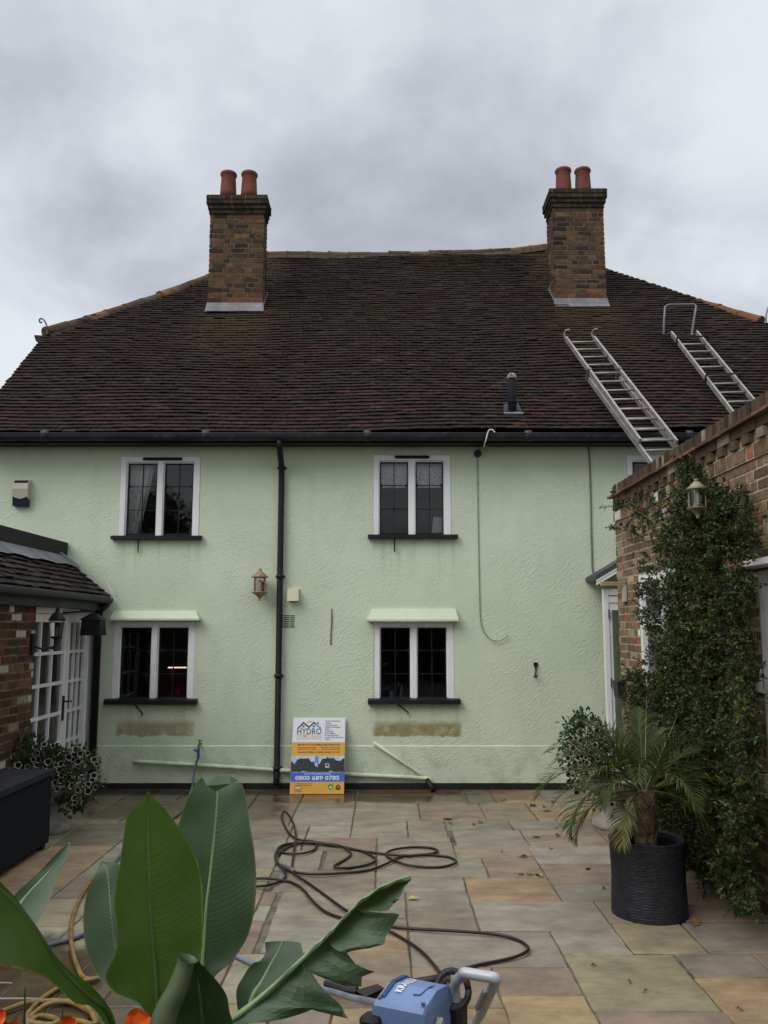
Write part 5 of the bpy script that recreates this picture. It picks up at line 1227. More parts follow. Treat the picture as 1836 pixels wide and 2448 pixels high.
rc(g, .20, .279, .29, .290, 0.003, 2); rc(g, .71, .281, .78, .292, 0.003, 2)
g.build('photo_strip', [SIGNH, SIGNS, MAT('sign_pale_grey', (0.5, 0.5, 0.48), 0.5, 0.05), MAT('sign_sky_blue', (0.10, 0.25, 0.55), 0.5, 0.1)], bd)
g = MB()
def strip(g, pts, w, n, m):
    for (a, b) in zip(pts, pts[1:]):
        A, B = bp(*a, n), bp(*b, n); d = (B - A).normalized(); s_ = BN.cross(d) * (w * hS / 2); g.face([A - s_ - d * w * hS * .3, B - s_ + d * w * hS * .3, B + s_ + d * w * hS * .3, A + s_ - d * w * hS * .3], m)
strip(g, [(.10, .855), (.20, .93), (.31, .868)], .02, 0.0012, 0); strip(g, [(.305, .868), (.40, .935), (.43, .915)], .02, 0.0013, 0); strip(g, [(.43, .915), (.53, .858)], .02, 0.0012, 2)
strip(g, [(.26, .925), (.325, .955), (.36, .942)], .012, 0.0014, 1); rc(g, .462, .91, .486, .94, 0.0012, 0)
for xx in (.2, .4):
    for a_ in (0, 1):
        for b_ in (0, 1): rc(g, xx - .022 + .024 * a_, .868 + .016 * b_, xx - .002 + .024 * a_, .881 + .016 * b_, 0.0012, 0)
U_, V_ = BU, BV
text_into(g, 'HYDRO', 0.083 * hS / 0.72, bp(.085, .775), U_, V_, 0, 0.0012, 0.0012, width=wS * .465)
text_into(g, 'HOME CLEAN', 0.043 * hS / 0.72, bp(.085, .733), U_, V_, 1, 0.0012, 0.0004, width=wS * .465)
text_into(g, 'ROOF, WALL AND DRIVEWAY CLEANING SERVICES', 0.014 * hS, bp(.085, .71), U_, V_, 3, 0.0012, 0, width=wS * .465)
for i, s_ in enumerate(['• Roofs & Full Roofs', 'Gutters', 'Conservatories', '• Walls & Driveways', 'Patios', 'Driveways', '• Roof Repairs', '& General Work', '• Insured with Warranty', 'Work']):
    text_into(g, s_, 0.026 * hS, bp(.60 if s_[0] == '•' else .62, .945 - i * .0275), U_, V_, 3, 0.0012, 0.0004)
text_into(g, 'BENEFITS OF FOAMING RESTORATION', 0.028 * hS, bp(.11, .627), U_, V_, 3, 0.002, 0.0008, width=wS * .8)
text_into(g, 'GUARANTEED A NEW LEASE OF LIFE', 0.028 * hS, bp(.11, .528), U_, V_, 3, 0.002, 0.0008, width=wS * .8)
for (x_, y_, s_) in ((.10, .594, '• Improves Look of Home'), (.10, .572, '• Prevents Damp and Frost Damage'), (.54, .594, '• Adds Value to Your Property'), (.56, .572, 'Astounding Results')): text_into(g, s_, 0.021 * hS, bp(x_, y_), U_, V_, 4, 0.002, 0.0003, width=wS * .36)
text_into(g, 'CALL FOR YOUR FREE QUOTATION', 0.024 * hS, bp(.25, .247), U_, V_, 5, 0.002, 0.0003, width=wS * .5)
text_into(g, '0800 689 0785', 0.075 * hS, bp(.09, .178), U_, V_, 5, 0.002, 0.0014, width=wS * .82)
for y_ in (.128, .108, .05, .03): strip(g, [(.09, y_), (.40 if y_ > .06 else .22, y_)], .005, 0.002, 3)
rc(g, .085, .062, .215, .094, 0.002, 4); rc(g, .093, .069, .207, .087, 0.0026, 5)
poly(g, [(.70, .115), (.75, .128), (.80, .115), (.80, .075), (.75, .045), (.70, .075)], 0.002, 6); poly(g, [(.84, .06), (.85, .10), (.89, .122), (.93, .10), (.94, .06), (.89, .05)], 0.002, 4); poly(g, [(.865, .075), (.875, .097), (.905, .097), (.915, .075)], 0.0026, 7); poly(g, [(.725, .10), (.745, .085), (.775, .105), (.765, .07), (.735, .075)], 0.0026, 5)
g.build('lettering', [SIGNT, SIGNO, SIGNC, SIGNK, BLACKP, SIGNW, SIGNG, BRONZE], bd)

# ================================================================== plants
def leaf_quad(mb, p, d, nrm, L, W, tn, m=0, fold=0.25):
    """one small leaf: two halves folded along the midrib, pointed at both ends"""
    d = d.normalized(); s = d.cross(nrm)
    if s.length < 1e-4: s = d.orthogonal()
    s.normalize(); n = s.cross(d)
    a = p; b = p + d * L * 0.45 + s * W * 0.5 + n * W * fold; c = p + d * L; e = p + d * L * 0.45 - s * W * 0.5 + n * W * fold; mid = p + d * L * 0.5
    mb.face([a, b, c, mid], m, tn); mb.face([a, mid, c, e], m, tn)
def rv(q):
    while True:
        v = Vector((q.uniform(-1, 1), q.uniform(-1, 1), q.uniform(-1, 1)))
        if 0.05 < v.length < 1: return v.normalized()

# climbing shrub on the wing
def inside(p, poly):
    x, y = p; c = False; n = len(poly)
    for i in range(n):
        x0, y0 = poly[i]; x1, y1 = poly[(i + 1) % n]
        if (y0 > y) != (y1 > y) and x < (x1 - x0) * (y - y0) / (y1 - y0) + x0: c = not c
    return c
cz = lambda x, y: (1400 + x / 3.569, 1080 + y / 3.569)
XS = 2.33
outl = [cz(*p) for p in ((235, 350), (450, 380), (620, 330), (760, 330), (830, 230), (790, 70), (900, 80), (1080, 250), (1180, 320), (1360, 330), (1400, 430), (1350, 560), (1470, 600), (1500, 760), (1400, 930), (1330, 1010), (1430, 1080), (1420, 1300), (1430, 1700), (1470, 1900), (1470, 2212))] + \
       [(1.1067 * a, 1.1067 * b) for a, b in ((1634, 1700), (1628, 1800), (1640, 1900), (1640, 1962), (1560, 1968), (1490, 1962), (1470, 1880), (1420, 1800), (1395, 1720), (1372, 1640), (1362, 1560), (1368, 1480))] + \
       [cz(*p) for p in ((400, 2080), (380, 1900), (520, 1760), (570, 1560), (490, 1420), (440, 1250), (500, 1120), (450, 1010), (560, 860), (600, 760), (430, 730), (250, 660), (430, 620), (400, 520), (250, 470))]
outl = [(atX(u, v, XS).y, atX(u, v, XS).z) for u, v in outl]
sparse = [(atX(u, v, XS).y, atX(u, v, XS).z) for u, v in [cz(*p) for p in ((200, 300), (800, 250), (760, 560), (640, 800), (200, 760))]]
sparse2 = [(atX(u, v, XS).y, atX(u, v, XS).z) for u, v in [cz(*p) for p in ((420, 800), (760, 800), (800, 1250), (640, 1900), (380, 1900))]]
sh = empty('climbing_shrub', (2.3, 7.0, 0), 'dense dark green climbing shrub with red berries trained over the brick wing', 'shrub')
q = random.Random(101)
ys_ = [p[0] for p in outl]; zs_2 = [max(p[1], 0.0) for p in outl]
thick = lambda z: 0.50 if z < 0.8 else lerp(0.50, 0.30, (z - 0.8) / 1.2) if z < 2.0 else lerp(0.30, 0.12, min(1, (z - 2.0) / 0.9))
spr = []
tries = 0
while len(spr) < 5200 and tries < 90000:
    tries += 1
    y = q.uniform(min(ys_), max(ys_)); z = q.uniform(0.03, max(zs_2))
    if not inside((y, z), outl): continue
    k = 1.0
    if inside((y, z), sparse): k = 0.13
    elif inside((y, z), sparse2): k = 0.30
    # clumps and gaps
    cl_ = 0.5 + 0.5 * math.sin(y * 7.3 + 2 * math.sin(z * 3.1)) * math.sin(z * 6.1 + 1.7 * math.sin(y * 4.0))
    if q.random() > k * (0.45 + 0.55 * cl_): continue
    t = thick(z) * (0.55 + 0.45 * cl_)
    x = XWG - 0.03 - t * (q.random() ** 0.7)
    f_ = x / XS; spr.append(Vector((x, y * f_, max(0.03, H + (z - H) * f_))))
mb = MB(); tw_ = MB()
for p in spr:
    d0 = (Vector((-0.5, -0.45, 0.2)) + rv(q) * 0.9).normalized(); L = q.uniform(0.06, 0.13)
    hue = pick(q, [(5, (1, 1, 1)), (3, (0.75, 0.8, 0.8)), (2, (1.25, 1.3, 1.0)), (0.5, (2.0, 1.5, 0.6)), (0.35, (1.6, 1.6, 1.6))])
    n_ = q.randint(8, 13); c_ = [p + d0 * L * i / 3 + rv(q) * 0.012 for i in range(4)]
    if q.random() < 0.4: tw_.tube(c_, [0.004, 0.003, 0.0025, 0.0015], 4, caps=False)
    for k in range(n_):
        t = k / n_; b = p + d0 * L * t; d = (d0 * 0.4 + rv(q)).normalized(); k2 = q.uniform(0.7, 1.25)
        leaf_quad(mb, b, d, (Vector((-0.5, -0.3, 0.8)) + rv(q) * 0.8), q.uniform(0.024, 0.043), q.uniform(0.015, 0.024), tuple(v * k2 for v in hue))
# long wandering shoots past the edge of the wall
def shoot(pts, n, sc=1.0):
    c = crv(pts, 8); tw_.tube(c, [0.006 * (1 - 0.7 * i / len(c)) for i in range(len(c))], 5, caps=False)
    for i in range(n):
        k = q.random(); j = min(len(c) - 2, int(k * (len(c) - 1))); b = c[j]; d = ((c[j + 1] - c[j]).normalized() * 0.6 + rv(q)).normalized()
        leaf_quad(mb, b, d, Vector((-0.5, -0.5, 0.7)) + rv(q) * 0.5, q.uniform(0.03, 0.055) * sc, q.uniform(0.013, 0.02) * sc, tuple(q.uniform(0.7, 1.2) for _ in range(1)) * 3)
X_ = lambda u, v, x=2.44: atX(*cz(u, v), x)
for pts, n in (([X_(420, 470), X_(300, 455), X_(200, 470), X_(110, 475, 2.40)], 34), ([X_(450, 700), X_(330, 670), X_(230, 655), X_(165, 640, 2.40)], 30), ([X_(900, 420), X_(760, 460), X_(600, 440), X_(480, 420)], 40),
               ([X_(700, 800), X_(590, 690), X_(520, 600), X_(470, 500)], 46), ([X_(1150, 700, 2.3), X_(1300, 640, 2.3), X_(1440, 600, 2.35), X_(1540, 560, 2.4)], 34), ([X_(900, 500), X_(860, 300), X_(830, 180), X_(800, 60)], 46),
               ([X_(1200, 700, 2.3), X_(1330, 560, 2.3), X_(1350, 420, 2.35), X_(1370, 280, 2.4)], 44), ([X_(760, 1440), X_(640, 1450), X_(540, 1455), X_(470, 1460, 2.38)], 30), ([X_(760, 1530), X_(640, 1540), X_(560, 1530), X_(490, 1510, 2.38)], 26),
               ([X_(600, 2180, 2.3), X_(480, 2190, 2.3), X_(380, 2180, 2.35), X_(310, 2170, 2.36)], 26), ([X_(1350, 1100, 2.2), X_(1460, 1120, 2.2), X_(1530, 1120, 2.2)], 20), ([X_(600, 770), X_(500, 760), X_(420, 755), X_(360, 755)], 18),
               ([Vector((2.42, 6.4, 0.0)), Vector((2.40, 6.5, 0.8)), Vector((2.43, 6.8, 1.6)), X_(900, 700)], 40), ([Vector((2.42, 7.0, 0.0)), Vector((2.40, 7.2, 0.9)), X_(700, 1000), X_(640, 700)], 40)):
    shoot(pts, n)
mb.build('foliage', PYRA, sh); tw_.build('branch', TWIG, sh)
for (u, v, n, x) in ((480, 500, 9, 2.36), (1400, 925, 5, 2.3), (440, 2100, 7, 2.33), (1290, 980, 5, 2.2), (690, 60 + 380, 4, 2.4)):
    g = MB(); c_ = X_(u, v, x)
    for k in range(n):
        o_ = rv(q) * 0.028; r_ = q.uniform(0.007, 0.010); g.lathe([(r_ * 0.2, -r_), (r_ * 0.8, -r_ * 0.6), (r_, 0), (r_ * 0.8, r_ * 0.6), (r_ * 0.2, r_)], c_ + o_, 7)
    g.build('berry_cluster', BERRY, sh, smooth=True)

# palm in a wicker pot
pc = atZ(1552, 2213, 0); RP = 0.243
pc = Vector((pc.x, pc.y + RP, 0)); pc.x = atZ(1552, 2160, 0).x * pc.y / atZ(1552, 2160, 0).y
hp = atY(1552, 2029, pc.y - RP).z
pot = empty('plant_pot', pc, 'round dark woven pot holding the palm in front of the climbing shrub', 'plant pot')
g = MB(); nb = 64; nr = 56; r_ = lambda k: RP * (0.985 + 0.015 * math.cos(k / nr * 6))
i0 = 0; q = random.Random(6)
for k in range(nr + 1):
    for j in range(nb):
        a = 2 * math.pi * j / nb; bump_ = 0.0004 * (1 if k % 2 else -1) + q.uniform(-.0012, .0012)
        g.v.append((pc.x + (r_(k) + bump_) * math.cos(a), pc.y + (r_(k) + bump_) * math.sin(a), hp * k / nr))
for k in range(nr):
    w_ = q.uniform(0.75, 1.3)
    for j in range(nb):
        a = k * nb + j; b = k * nb + (j + 1) % nb; g.f.append((a, b, b + nb, a + nb)); g.m.append(0); t_ = q.uniform(.85, 1.15); g.t.append((t_, t_, t_))
g.lathe([(RP * 1.0, hp - 0.001), (RP * 1.02, hp + 0.008), (RP * 0.97, hp + 0.016), (RP * 0.88, hp + 0.01), (RP * 0.85, hp - 0.02), (RP * 0.84, hp - 0.14)], pc, 48, caps=False)
g.build('pot', WICKER, pot)
g = MB(); g.lathe([(RP * 0.84, hp - 0.12), (RP * 0.5, hp - 0.095), (0.02, hp - 0.085)], pc, 24, caps=False); g.build('soil', SOIL, pot)
palm = empty('palm', pc + Vector((0, 0, hp - 0.1)), 'small palm with arching feathery fronds growing in the dark woven pot', 'palm')
zt_ = hp + 0.33; q = random.Random(12)
g = MB(); n_ = 14
g.tube([pc + Vector((0.006 * math.sin(k), 0.005 * math.cos(k * 1.3), lerp(hp - 0.1, zt_, k / n_))) for k in range(n_ + 1)], [lerp(0.066, 0.060, k / n_) * (1.08 if k % 2 else 0.94) for k in range(n_ + 1)], 14)
for k in range(90):      # old leaf bases
    a = q.uniform(0, 6.283); z = q.uniform(hp - 0.06, zt_ + 0.02); b = pc + Vector((0.059 * math.cos(a), 0.059 * math.sin(a), z)); o_ = Vector((math.cos(a), math.sin(a), 0))
    t_ = Vector((-math.sin(a), math.cos(a), 0)) * q.uniform(0.008, 0.014); L = q.uniform(0.03, 0.06)
    g.hexa([b - t_ - o_ * .01, b + t_ - o_ * .01, b + t_ + o_ * .012, b - t_ + o_ * .012], [b - t_ * .4 + Vector((0, 0, L)) + o_ * .004, b + t_ * .4 + Vector((0, 0, L)) + o_ * .004, b + t_ * .4 + Vector((0, 0, L)) + o_ * .022, b - t_ * .4 + Vector((0, 0, L)) + o_ * .022])
g.build('trunk', BARK, palm)
def frond(az, el, L, droop, dry=0.0, lw=0.0085):
    g = MB(); p = pc + Vector((0.03 * math.cos(az), 0.03 * math.sin(az), zt_ - 0.02)); n = 26; pts = [p]; e = el
    for k in range(n):
        e -= droop / n * (0.5 + 1.2 * k / n); pts.append(pts[-1] + Vector((math.cos(az) * math.cos(e), math.sin(az) * math.cos(e), math.sin(e))) * (L / n))
    g.tube(pts, [lerp(0.008, 0.0015, k / n) for k in range(n + 1)], 5, tn=(1.6, 1.5, 1.0))
    side = Vector((-math.sin(az), math.cos(az), 0))
    for k in range(5, n + 1):
        for h2 in (0, 0.5):
            if k == n and h2: continue
            t = (k + h2) / n; b = lerp(pts[k], pts[min(k + 1, n)], h2); tg = (pts[k] - pts[k - 1]).normalized()
            up = side.cross(tg) * -1
            if up.z < 0: up = -up
            for sg in (-1, 1):
                ll = L * 0.36 * math.sin(math.pi * min(1, 0.16 + 0.80 * t)) ** 0.8 * q.uniform(0.8, 1.1)
                d = (tg * lerp(0.55, 1.1, t) + side * sg * lerp(0.85, 0.55, t) + up * q.uniform(0.05, 0.38) + rv(q) * 0.10).normalized()
                m_ = b + d * ll * 0.55; dd = (d + Vector((0, 0, -0.35 - 0.25 * q.random()))).normalized(); tip = m_ + dd * ll * 0.45
                w = d.cross(up).normalized() * lw * 0.5
                k2 = q.uniform(0.7, 1.25); tn = (k2, k2, k2) if q.random() > dry else (2.6 * k2, 1.9 * k2, 1.3 * k2)
                g.face([b - w * 0.5, b + w * 0.5, m_ + w, m_ - w], 0, tn); g.face([m_ - w, m_ + w, tip], 0, tn)
    g.build('frond', PALM, palm)
for (a, e, L, dr_, dry) in ((178, 38, .78, 1.6, .05), (200, 25, .72, 1.9, .08), (150, 50, .70, 1.5, .04), (225, 45, .60, 1.9, .05), (250, 60, .62, 1.7, .02), (285, 48, .66, 1.9, .03), (320, 35, .84, 1.6, .06), (342, 26, .94, 1.35, .10), (5, 30, .84, 1.35, .05), (335, 40, .9, 1.5, .05),
                            (30, 48, .66, 1.3, .02), (60, 62, .66, 1.1, 0), (95, 60, .64, 1.1, 0), (125, 66, .66, 1.0, 0), (300, 72, .62, 1.2, 0), (205, 70, .60, 1.2, 0), (345, 60, .66, 1.3, .03), (190, 5, .62, 1.5, .7), (235, 8, .58, 1.6, .5), (310, 10, .60, 1.6, .1), (160, 20, .66, 1.3, .15), (80, 80, .56, .5, 0), (172, 58, .72, 1.4, 0), (215, 52, .66, 1.7, .05)):
    frond(R(a), R(e), L, dr_, dry)
for (a, e, L) in ((60, 76, .62), (10, 62, .55)):      # bare pale spears
    g = MB(); d = Vector((math.cos(R(a)) * math.cos(R(e)), math.sin(R(a)) * math.cos(R(e)), math.sin(R(e)))); p = pc + Vector((0, 0, zt_ - .02)); g.tube([p, p + d * L * .6, p + d * L], [.004, .003, .001], 5); g.build('spear', MAT('dry_spear', (0.20, 0.18, 0.10), .6, .2, 20, 0), palm)

# petunias in stone urns
def petunia_flower_mesh():
    g = MB(); n = 10; r = 0.028
    ring = []; inn = []
    for k in range(n):
        a = 2 * math.pi * k / n; rr_ = r * (1.0 if k % 2 == 0 else 0.86)
        ring.append(Vector((rr_ * math.cos(a), rr_ * math.sin(a), 0.004 * (1 if k % 2 else -1)))); inn.append(Vector((rr_ * 0.80 * math.cos(a), rr_ * 0.80 * math.sin(a), -0.003)))
    c = Vector((0, 0, -0.022))
    for k in range(n):
        g.face([c, inn[k], inn[(k + 1) % n]], 0); g.face([inn[k], ring[k], ring[(k + 1) % n], inn[(k + 1) % n]], 1)
    for k in range(n): g.face([ring[k], Vector((ring[k].x * .2, ring[k].y * .2, -0.03)), Vector((ring[(k + 1) % n].x * .2, ring[(k + 1) % n].y * .2, -0.03)), ring[(k + 1) % n]], 0)
    return g
def urn_and_petunia(base, rb, label_u, label_p, blobs, n_leaf, flowers, seed, zr):
    u = empty('stone_urn', base, label_u, 'urn', 'stone urns')
    g = MB(); g.lathe([(rb, 0), (rb * 1.0, 0.03), (rb * .96, 0.07), (rb * .72, 0.10), (rb * .55, 0.16), (rb * .50, 0.21), (rb * .6, 0.235), (rb * .6, 0.25)], base, 26); g.build('pedestal', STONE, u, smooth=True)
    g = MB(); g.lathe([(rb * .5, 0.25), (rb * .9, 0.29), (rb * 1.25, 0.37), (rb * 1.35, zr - 0.05), (rb * 1.5, zr - 0.02), (rb * 1.5, zr), (rb * 1.3, zr), (rb * 1.25, zr - .05)], base, 26); g.build('bowl', STONE, u, smooth=True)
    p = empty('petunia', base + Vector((0, 0, zr)), label_p, 'plant', 'petunias in the urns'); q = random.Random(seed)
    g = MB(); st = MB()
    for (c, r3, k) in blobs:
        c = Vector(c)
        for i in range(int(n_leaf * k)):
            v = rv(q); rr_ = q.uniform(0.45, 1.0) ** 0.6 * (q.uniform(1.0, 1.3) if q.random() < .2 else 1)
            b = c + Vector((v.x * r3[0], v.y * r3[1], v.z * r3[2])) * rr_; d = (v + rv(q) * 0.9 + Vector((0, 0, 0.1))).normalized(); s_ = q.uniform(0.6, 1.25)
            leaf_quad(g, b, d, Vector((0, -0.4, 0.9)) + rv(q) * 0.6, q.uniform(0.04, 0.065), q.uniform(0.024, 0.036), (s_, s_, s_ * q.uniform(.8, 1.1)))
            if i % 8 == 0: st.tube([c + (b - c) * 0.3, lerp(c, b, 0.7) + rv(q) * 0.02, b], 0.003, 4, caps=False)
    g.build('foliage', PETL, p); st.build('stem', PETL, p)
    proto = None
    for (f, v) in flowers:
        if proto is None: o = proto = petunia_flower_mesh().build('flower', [PETDARK, PETRIM], p, at=(0, 0, 0))
        else: o = proto.copy(); COL.objects.link(o)
        o.parent = p; o.location = Vector(f) - Vector(WPOS[p.name]); o.rotation_euler = (v.to_track_quat('Z', 'Y')).to_euler(); s_ = q.uniform(0.8, 1.25); o.scale = (s_, s_, s_)
ub = atZ(1468, 1976, 0); YU = ub.y
def fl_from(pts, Y, q, spread=0.06):
    out = []
    for (u, v) in pts:
        p = atY(u, v, Y + q.uniform(-spread, spread)); out.append((p, (Vector((q.uniform(-.6, .6), -1.0, q.uniform(-.2, .7)))).normalized()))
    return out
q = random.Random(33)
rp = lambda l: [(1300 + a / 3.095, 1700 + b / 3.095) for a, b in l]
PF = rp([(200, 200), (240, 200), (275, 220), (300, 235), (290, 265), (335, 250), (345, 265), (380, 250), (420, 215), (215, 275), (260, 310), (350, 310), (200, 320), (180, 350), (280, 335), (255, 345), (310, 345), (400, 355), (270, 385), (300, 375), (240, 410), (320, 385), (215, 425), (195, 435), (285, 450), (350, 440), (355, 460), (185, 470), (215, 475), (190, 525), (215, 530), (260, 525), (255, 545), (305, 530), (205, 560), (255, 600), (300, 585), (245, 605), (430, 680), (465, 645), (510, 690), (330, 480), (390, 300), (230, 385)])
cpl = atY(1400, 1800, YU - .05)
urn_and_petunia(ub, 0.20, 'stone urn of petunias behind the palm, near the porch door', 'trailing petunias with dark pale-edged flowers spilling from the urn behind the palm',
    [((cpl.x + .02, YU, cpl.z + .02), (.26, .2, .33), 0.7), ((cpl.x - .02, YU - .05, cpl.z + .15), (.2, .15, .2), 0.25), ((ub.x + 0.02, YU, 0.52), (.30, .25, .18), 0.4)], 900, fl_from(PF, YU - .26, q, .07), 51, 0.46)
ul = atZ(128, 1985, 0); ul = atZ(120, 1988, 0); YL_ = ul.y
lp = lambda l: [(a / 5.53, 1700 + b / 5.53) for a, b in l]
LF = lp([(165, 595), (205, 705), (240, 715), (360, 735), (455, 575), (490, 560), (480, 715), (520, 720), (500, 640), (440, 640), (630, 670), (710, 645), (735, 715), (780, 770), (800, 700), (910, 610), (990, 505), (970, 560), (1060, 565), (1100, 575), (1110, 490), (1030, 670), (1025, 725), (1240, 640), (1275, 700), (965, 640), (820, 840), (850, 885), (800, 920), (720, 950), (750, 1030), (940, 985), (890, 960), (1240, 850), (1220, 905), (1165, 965), (1260, 1010), (1025, 1045), (1165, 1060), (980, 1145), (990, 1210), (1160, 560), (700, 460), (580, 440)])
c1_ = atY(110, 1840, YL_); c2_ = atY(190, 1850, YL_); c3_ = atY(45, 1800, YL_)
urn_and_petunia(ul, 0.17, 'stone urn of petunias in the corner beside the glazed doors', 'bushy petunias with dark pale-edged flowers filling the corner urn by the glazed doors',
    [((c1_.x, YL_, c1_.z), (.32, .24, .20), 0.7), ((c2_.x, YL_ - .05, c2_.z - 0.03), (.20, .2, .30), 0.5), ((c3_.x, YL_, c3_.z), (.36, .2, .17), 0.7)], 1000, fl_from(LF, YL_ - .27, q, .06), 52, 0.44)

# woven garden chest at the left
ba = atZ(115.7, 2027, 0); Xc = ba.x; zc_ = atY(120, 1840, ba.y).z
ch_ = empty('garden_chest', (Xc - .5, ba.y - .6, 0), 'large black woven rattan garden chest at the left edge', 'chest')
def woven(g, O, U, V, w, h, nu, nv, dep, Nn):
    O = Vector(O); U = Vector(U); V = Vector(V); Nn = Vector(Nn)
    i0 = len(g.v)
    for k in range(nv + 1):
        for j in range(nu + 1):
            b = dep * (1 if (j + k) % 2 else -1) if 0 < j < nu and 0 < k < nv else 0
            g.v.append(tuple(O + U * (w * j / nu) + V * (h * k / nv) + Nn * b))
    for k in range(nv):
        for j in range(nu):
            a = i0 + k * (nu + 1) + j; f = (a, a + 1, a + nu + 2, a + nu + 1)
            g.f.append(f if U.cross(V).dot(Nn) > 0 else f[::-1]); g.m.append(0); g.t.append((1, 1, 1))
g = MB(); Yf = ba.y - 1.5
woven(g, (Xc, Yf, 0.05), (0, 1, 0), (0, 0, 1), 1.5, zc_ - 0.09, 90, 42, 0.004, (1, 0, 0))
woven(g, (Xc - 0.8, Yf, 0.05), (1, 0, 0), (0, 0, 1), 0.8, zc_ - 0.09, 48, 42, 0.004, (0, -1, 0))
g.box(Xc - 0.8, Xc - 0.01, Yf + .01, ba.y - .003, 0.05, zc_ - 0.05); g.build('body', RATTAN, ch_)
g = MB(); g.box(Xc - 0.82, Xc + 0.012, Yf - .012, ba.y + .012, zc_ - 0.04, zc_); woven(g, (Xc - 0.815, Yf - .01, zc_ + .004), (1, 0, 0), (0, 1, 0), 0.825, 1.52, 46, 90, 0.003, (0, 0, 1)); g.build('lid', MAT('woven_grey_rattan', (0.022, 0.024, 0.030), 0.75, 0.3, 12, 0.0, spec=0.2), ch_)
for (x_, y_) in ((Xc - .05, Yf + .05), (Xc - .05, ba.y - .05), (Xc - .75, Yf + .05), (Xc - .75, ba.y - .05)):
    g = MB(); g.box(x_ - .03, x_ + .03, y_ - .03, y_ + .03, 0, 0.05); g.build('foot', BLACKP, ch_)

# raised bed at the viewer's feet with the banana plant
bed = empty('raised_bed', (-0.95, 2.35, 0), 'low brick raised bed holding the banana plant, just under the viewer', 'raised bed')
g = MB(); X0, X1, Y0, Y1, ZB = -2.4, 0.35, 1.7, 2.85, 0.50
for (O, U, Nn, w_) in (((X0, Y0, 0), (1, 0, 0), (0, -1, 0), X1 - X0), ((X1, Y0, 0), (0, 1, 0), (1, 0, 0), Y1 - Y0), ((X1, Y1, 0), (-1, 0, 0), (0, 1, 0), X1 - X0), ((X0, Y1, 0), (0, -1, 0), (-1, 0, 0), Y1 - Y0)):
    brick_panel(g, O, U, (0, 0, 1), Nn, w_, ZB, pal_left, seed=91)
g.build('brickwork', [BRICK, MORTAR3], bed)
g = MB(); g.face([(X0, Y0, ZB - .02), (X1, Y0, ZB - .02), (X1, Y1, ZB - .02), (X0, Y1, ZB - .02)]); g.build('soil', SOIL, bed)
ban = empty('banana_plant', (-0.66, 2.48, ZB - .02), 'banana plant with big upright green paddle leaves in the foreground', 'banana plant')
b1 = lambda x, y: (x / 2.37, 1850 + y / 2.37)
b2 = lambda x, y: (600 + x / 2.37, 1850 + y / 2.37)
def blade(st, Y, mat, name='leaf', cup=0.03, ns=8, nv=7, conv=b1, ripple=0.003, seed=0, rib=None):
    """st: rows of (left, mid, right) outline points from tip to stalk; Y one distance, or (tip, stalk); the halves cup towards the viewer"""
    q = random.Random(seed); n = len(st); Yf_ = (lambda t: lerp(Y[0], Y[1], t)) if isinstance(Y, tuple) else (lambda t: Y)
    cols = []
    for c in range(3):
        cols.append(crv([atY(*conv(*r[c]), Yf_(i / (n - 1))) for i, r in enumerate(st)], ns))
    g = MB(); rows = []
    for i, (l, m, r) in enumerate(zip(*cols)):
        row = []; ph = i * 0.28 + seed
        wl, wr = (l - m).length, (r - m).length
        for k in range(-nv, nv + 1):
            t = abs(k) / nv; e = l if k < 0 else r
            p = lerp(m, e, t); w_ = wl if k < 0 else wr
            p = p + Vector((0, 1, 0)) * (-cup * 4 * w_ * t * t + cup * 1.0 * w_ * t) + Vector((0, 1, 0)) * (ripple * math.sin(ph + k * 0.3) * t)
            row.append(p)
        rows.append(row)
    for i in range(len(rows) - 1):
        for k in range(2 * nv):
            t0, t1 = (k - nv) / nv, (k + 1 - nv) / nv; v0, v1 = i / (len(rows) - 1), (i + 1) / (len(rows) - 1)
            g.face([rows[i + 1][k], rows[i + 1][k + 1], rows[i][k + 1], rows[i][k]], 0, (1, 1, 1), uv=[(t0, v1), (t1, v1), (t1, v0), (t0, v0)])
    o = g.build(name, mat, ban, smooth=True)
    mid = cols[1]; rb_ = MB(); rb_.tube([p + Vector((0, 0.004, 0)) for p in mid], [lerp(0.002, 0.009, i / len(mid)) for i in range(len(mid))], 6); rb_.build('midrib', rib or RIB, o, smooth=True)
    return o
blade([((838, 105),) * 3, ((800, 150), (837, 160), (885, 142)), ((738, 215), (836, 225), (958, 220)), ((712, 310), (836, 330), (1035, 320)), ((690, 460), (840, 470), (1112, 440)), ((672, 600), (845, 620), (1150, 580)), ((655, 740), (852, 750), (1162, 750)), ((672, 880), (862, 890), (1158, 890)),
       ((664, 1000), (872, 1010), (1148, 1000)), ((612, 1130), (882, 1120), (1118, 1080)), ((655, 1222), (888, 1230), (1010, 1200)), ((800, 1298), (892, 1320), (945, 1315)), ((860, 1440), (885, 1440), (905, 1440))], (2.42, 2.50), BANANA, cup=0.05, seed=1, rib=RIBG)
blade([((1145, 18), (1232, 60), (1372, 42)), ((1110, 55), (1230, 120), (1392, 100)), ((1072, 130), (1226, 200), (1408, 180)), ((1030, 240), (1216, 320), (1428, 300)), ((1008, 340), (1202, 450), (1448, 430)), ((1020, 520), (1186, 600), (1460, 600)), ((1040, 700), (1168, 750), (1448, 760)), ((1060, 860), (1158, 900), (1408, 910)), ((1080, 1000), (1148, 1030), (1320, 1050)), ((1095, 1120), (1135, 1140), (1215, 1150)), ((1040, 1400), (1050, 1400), (1060, 1400))], (2.72, 2.62), BANBLUE, cup=0.06, seed=2)
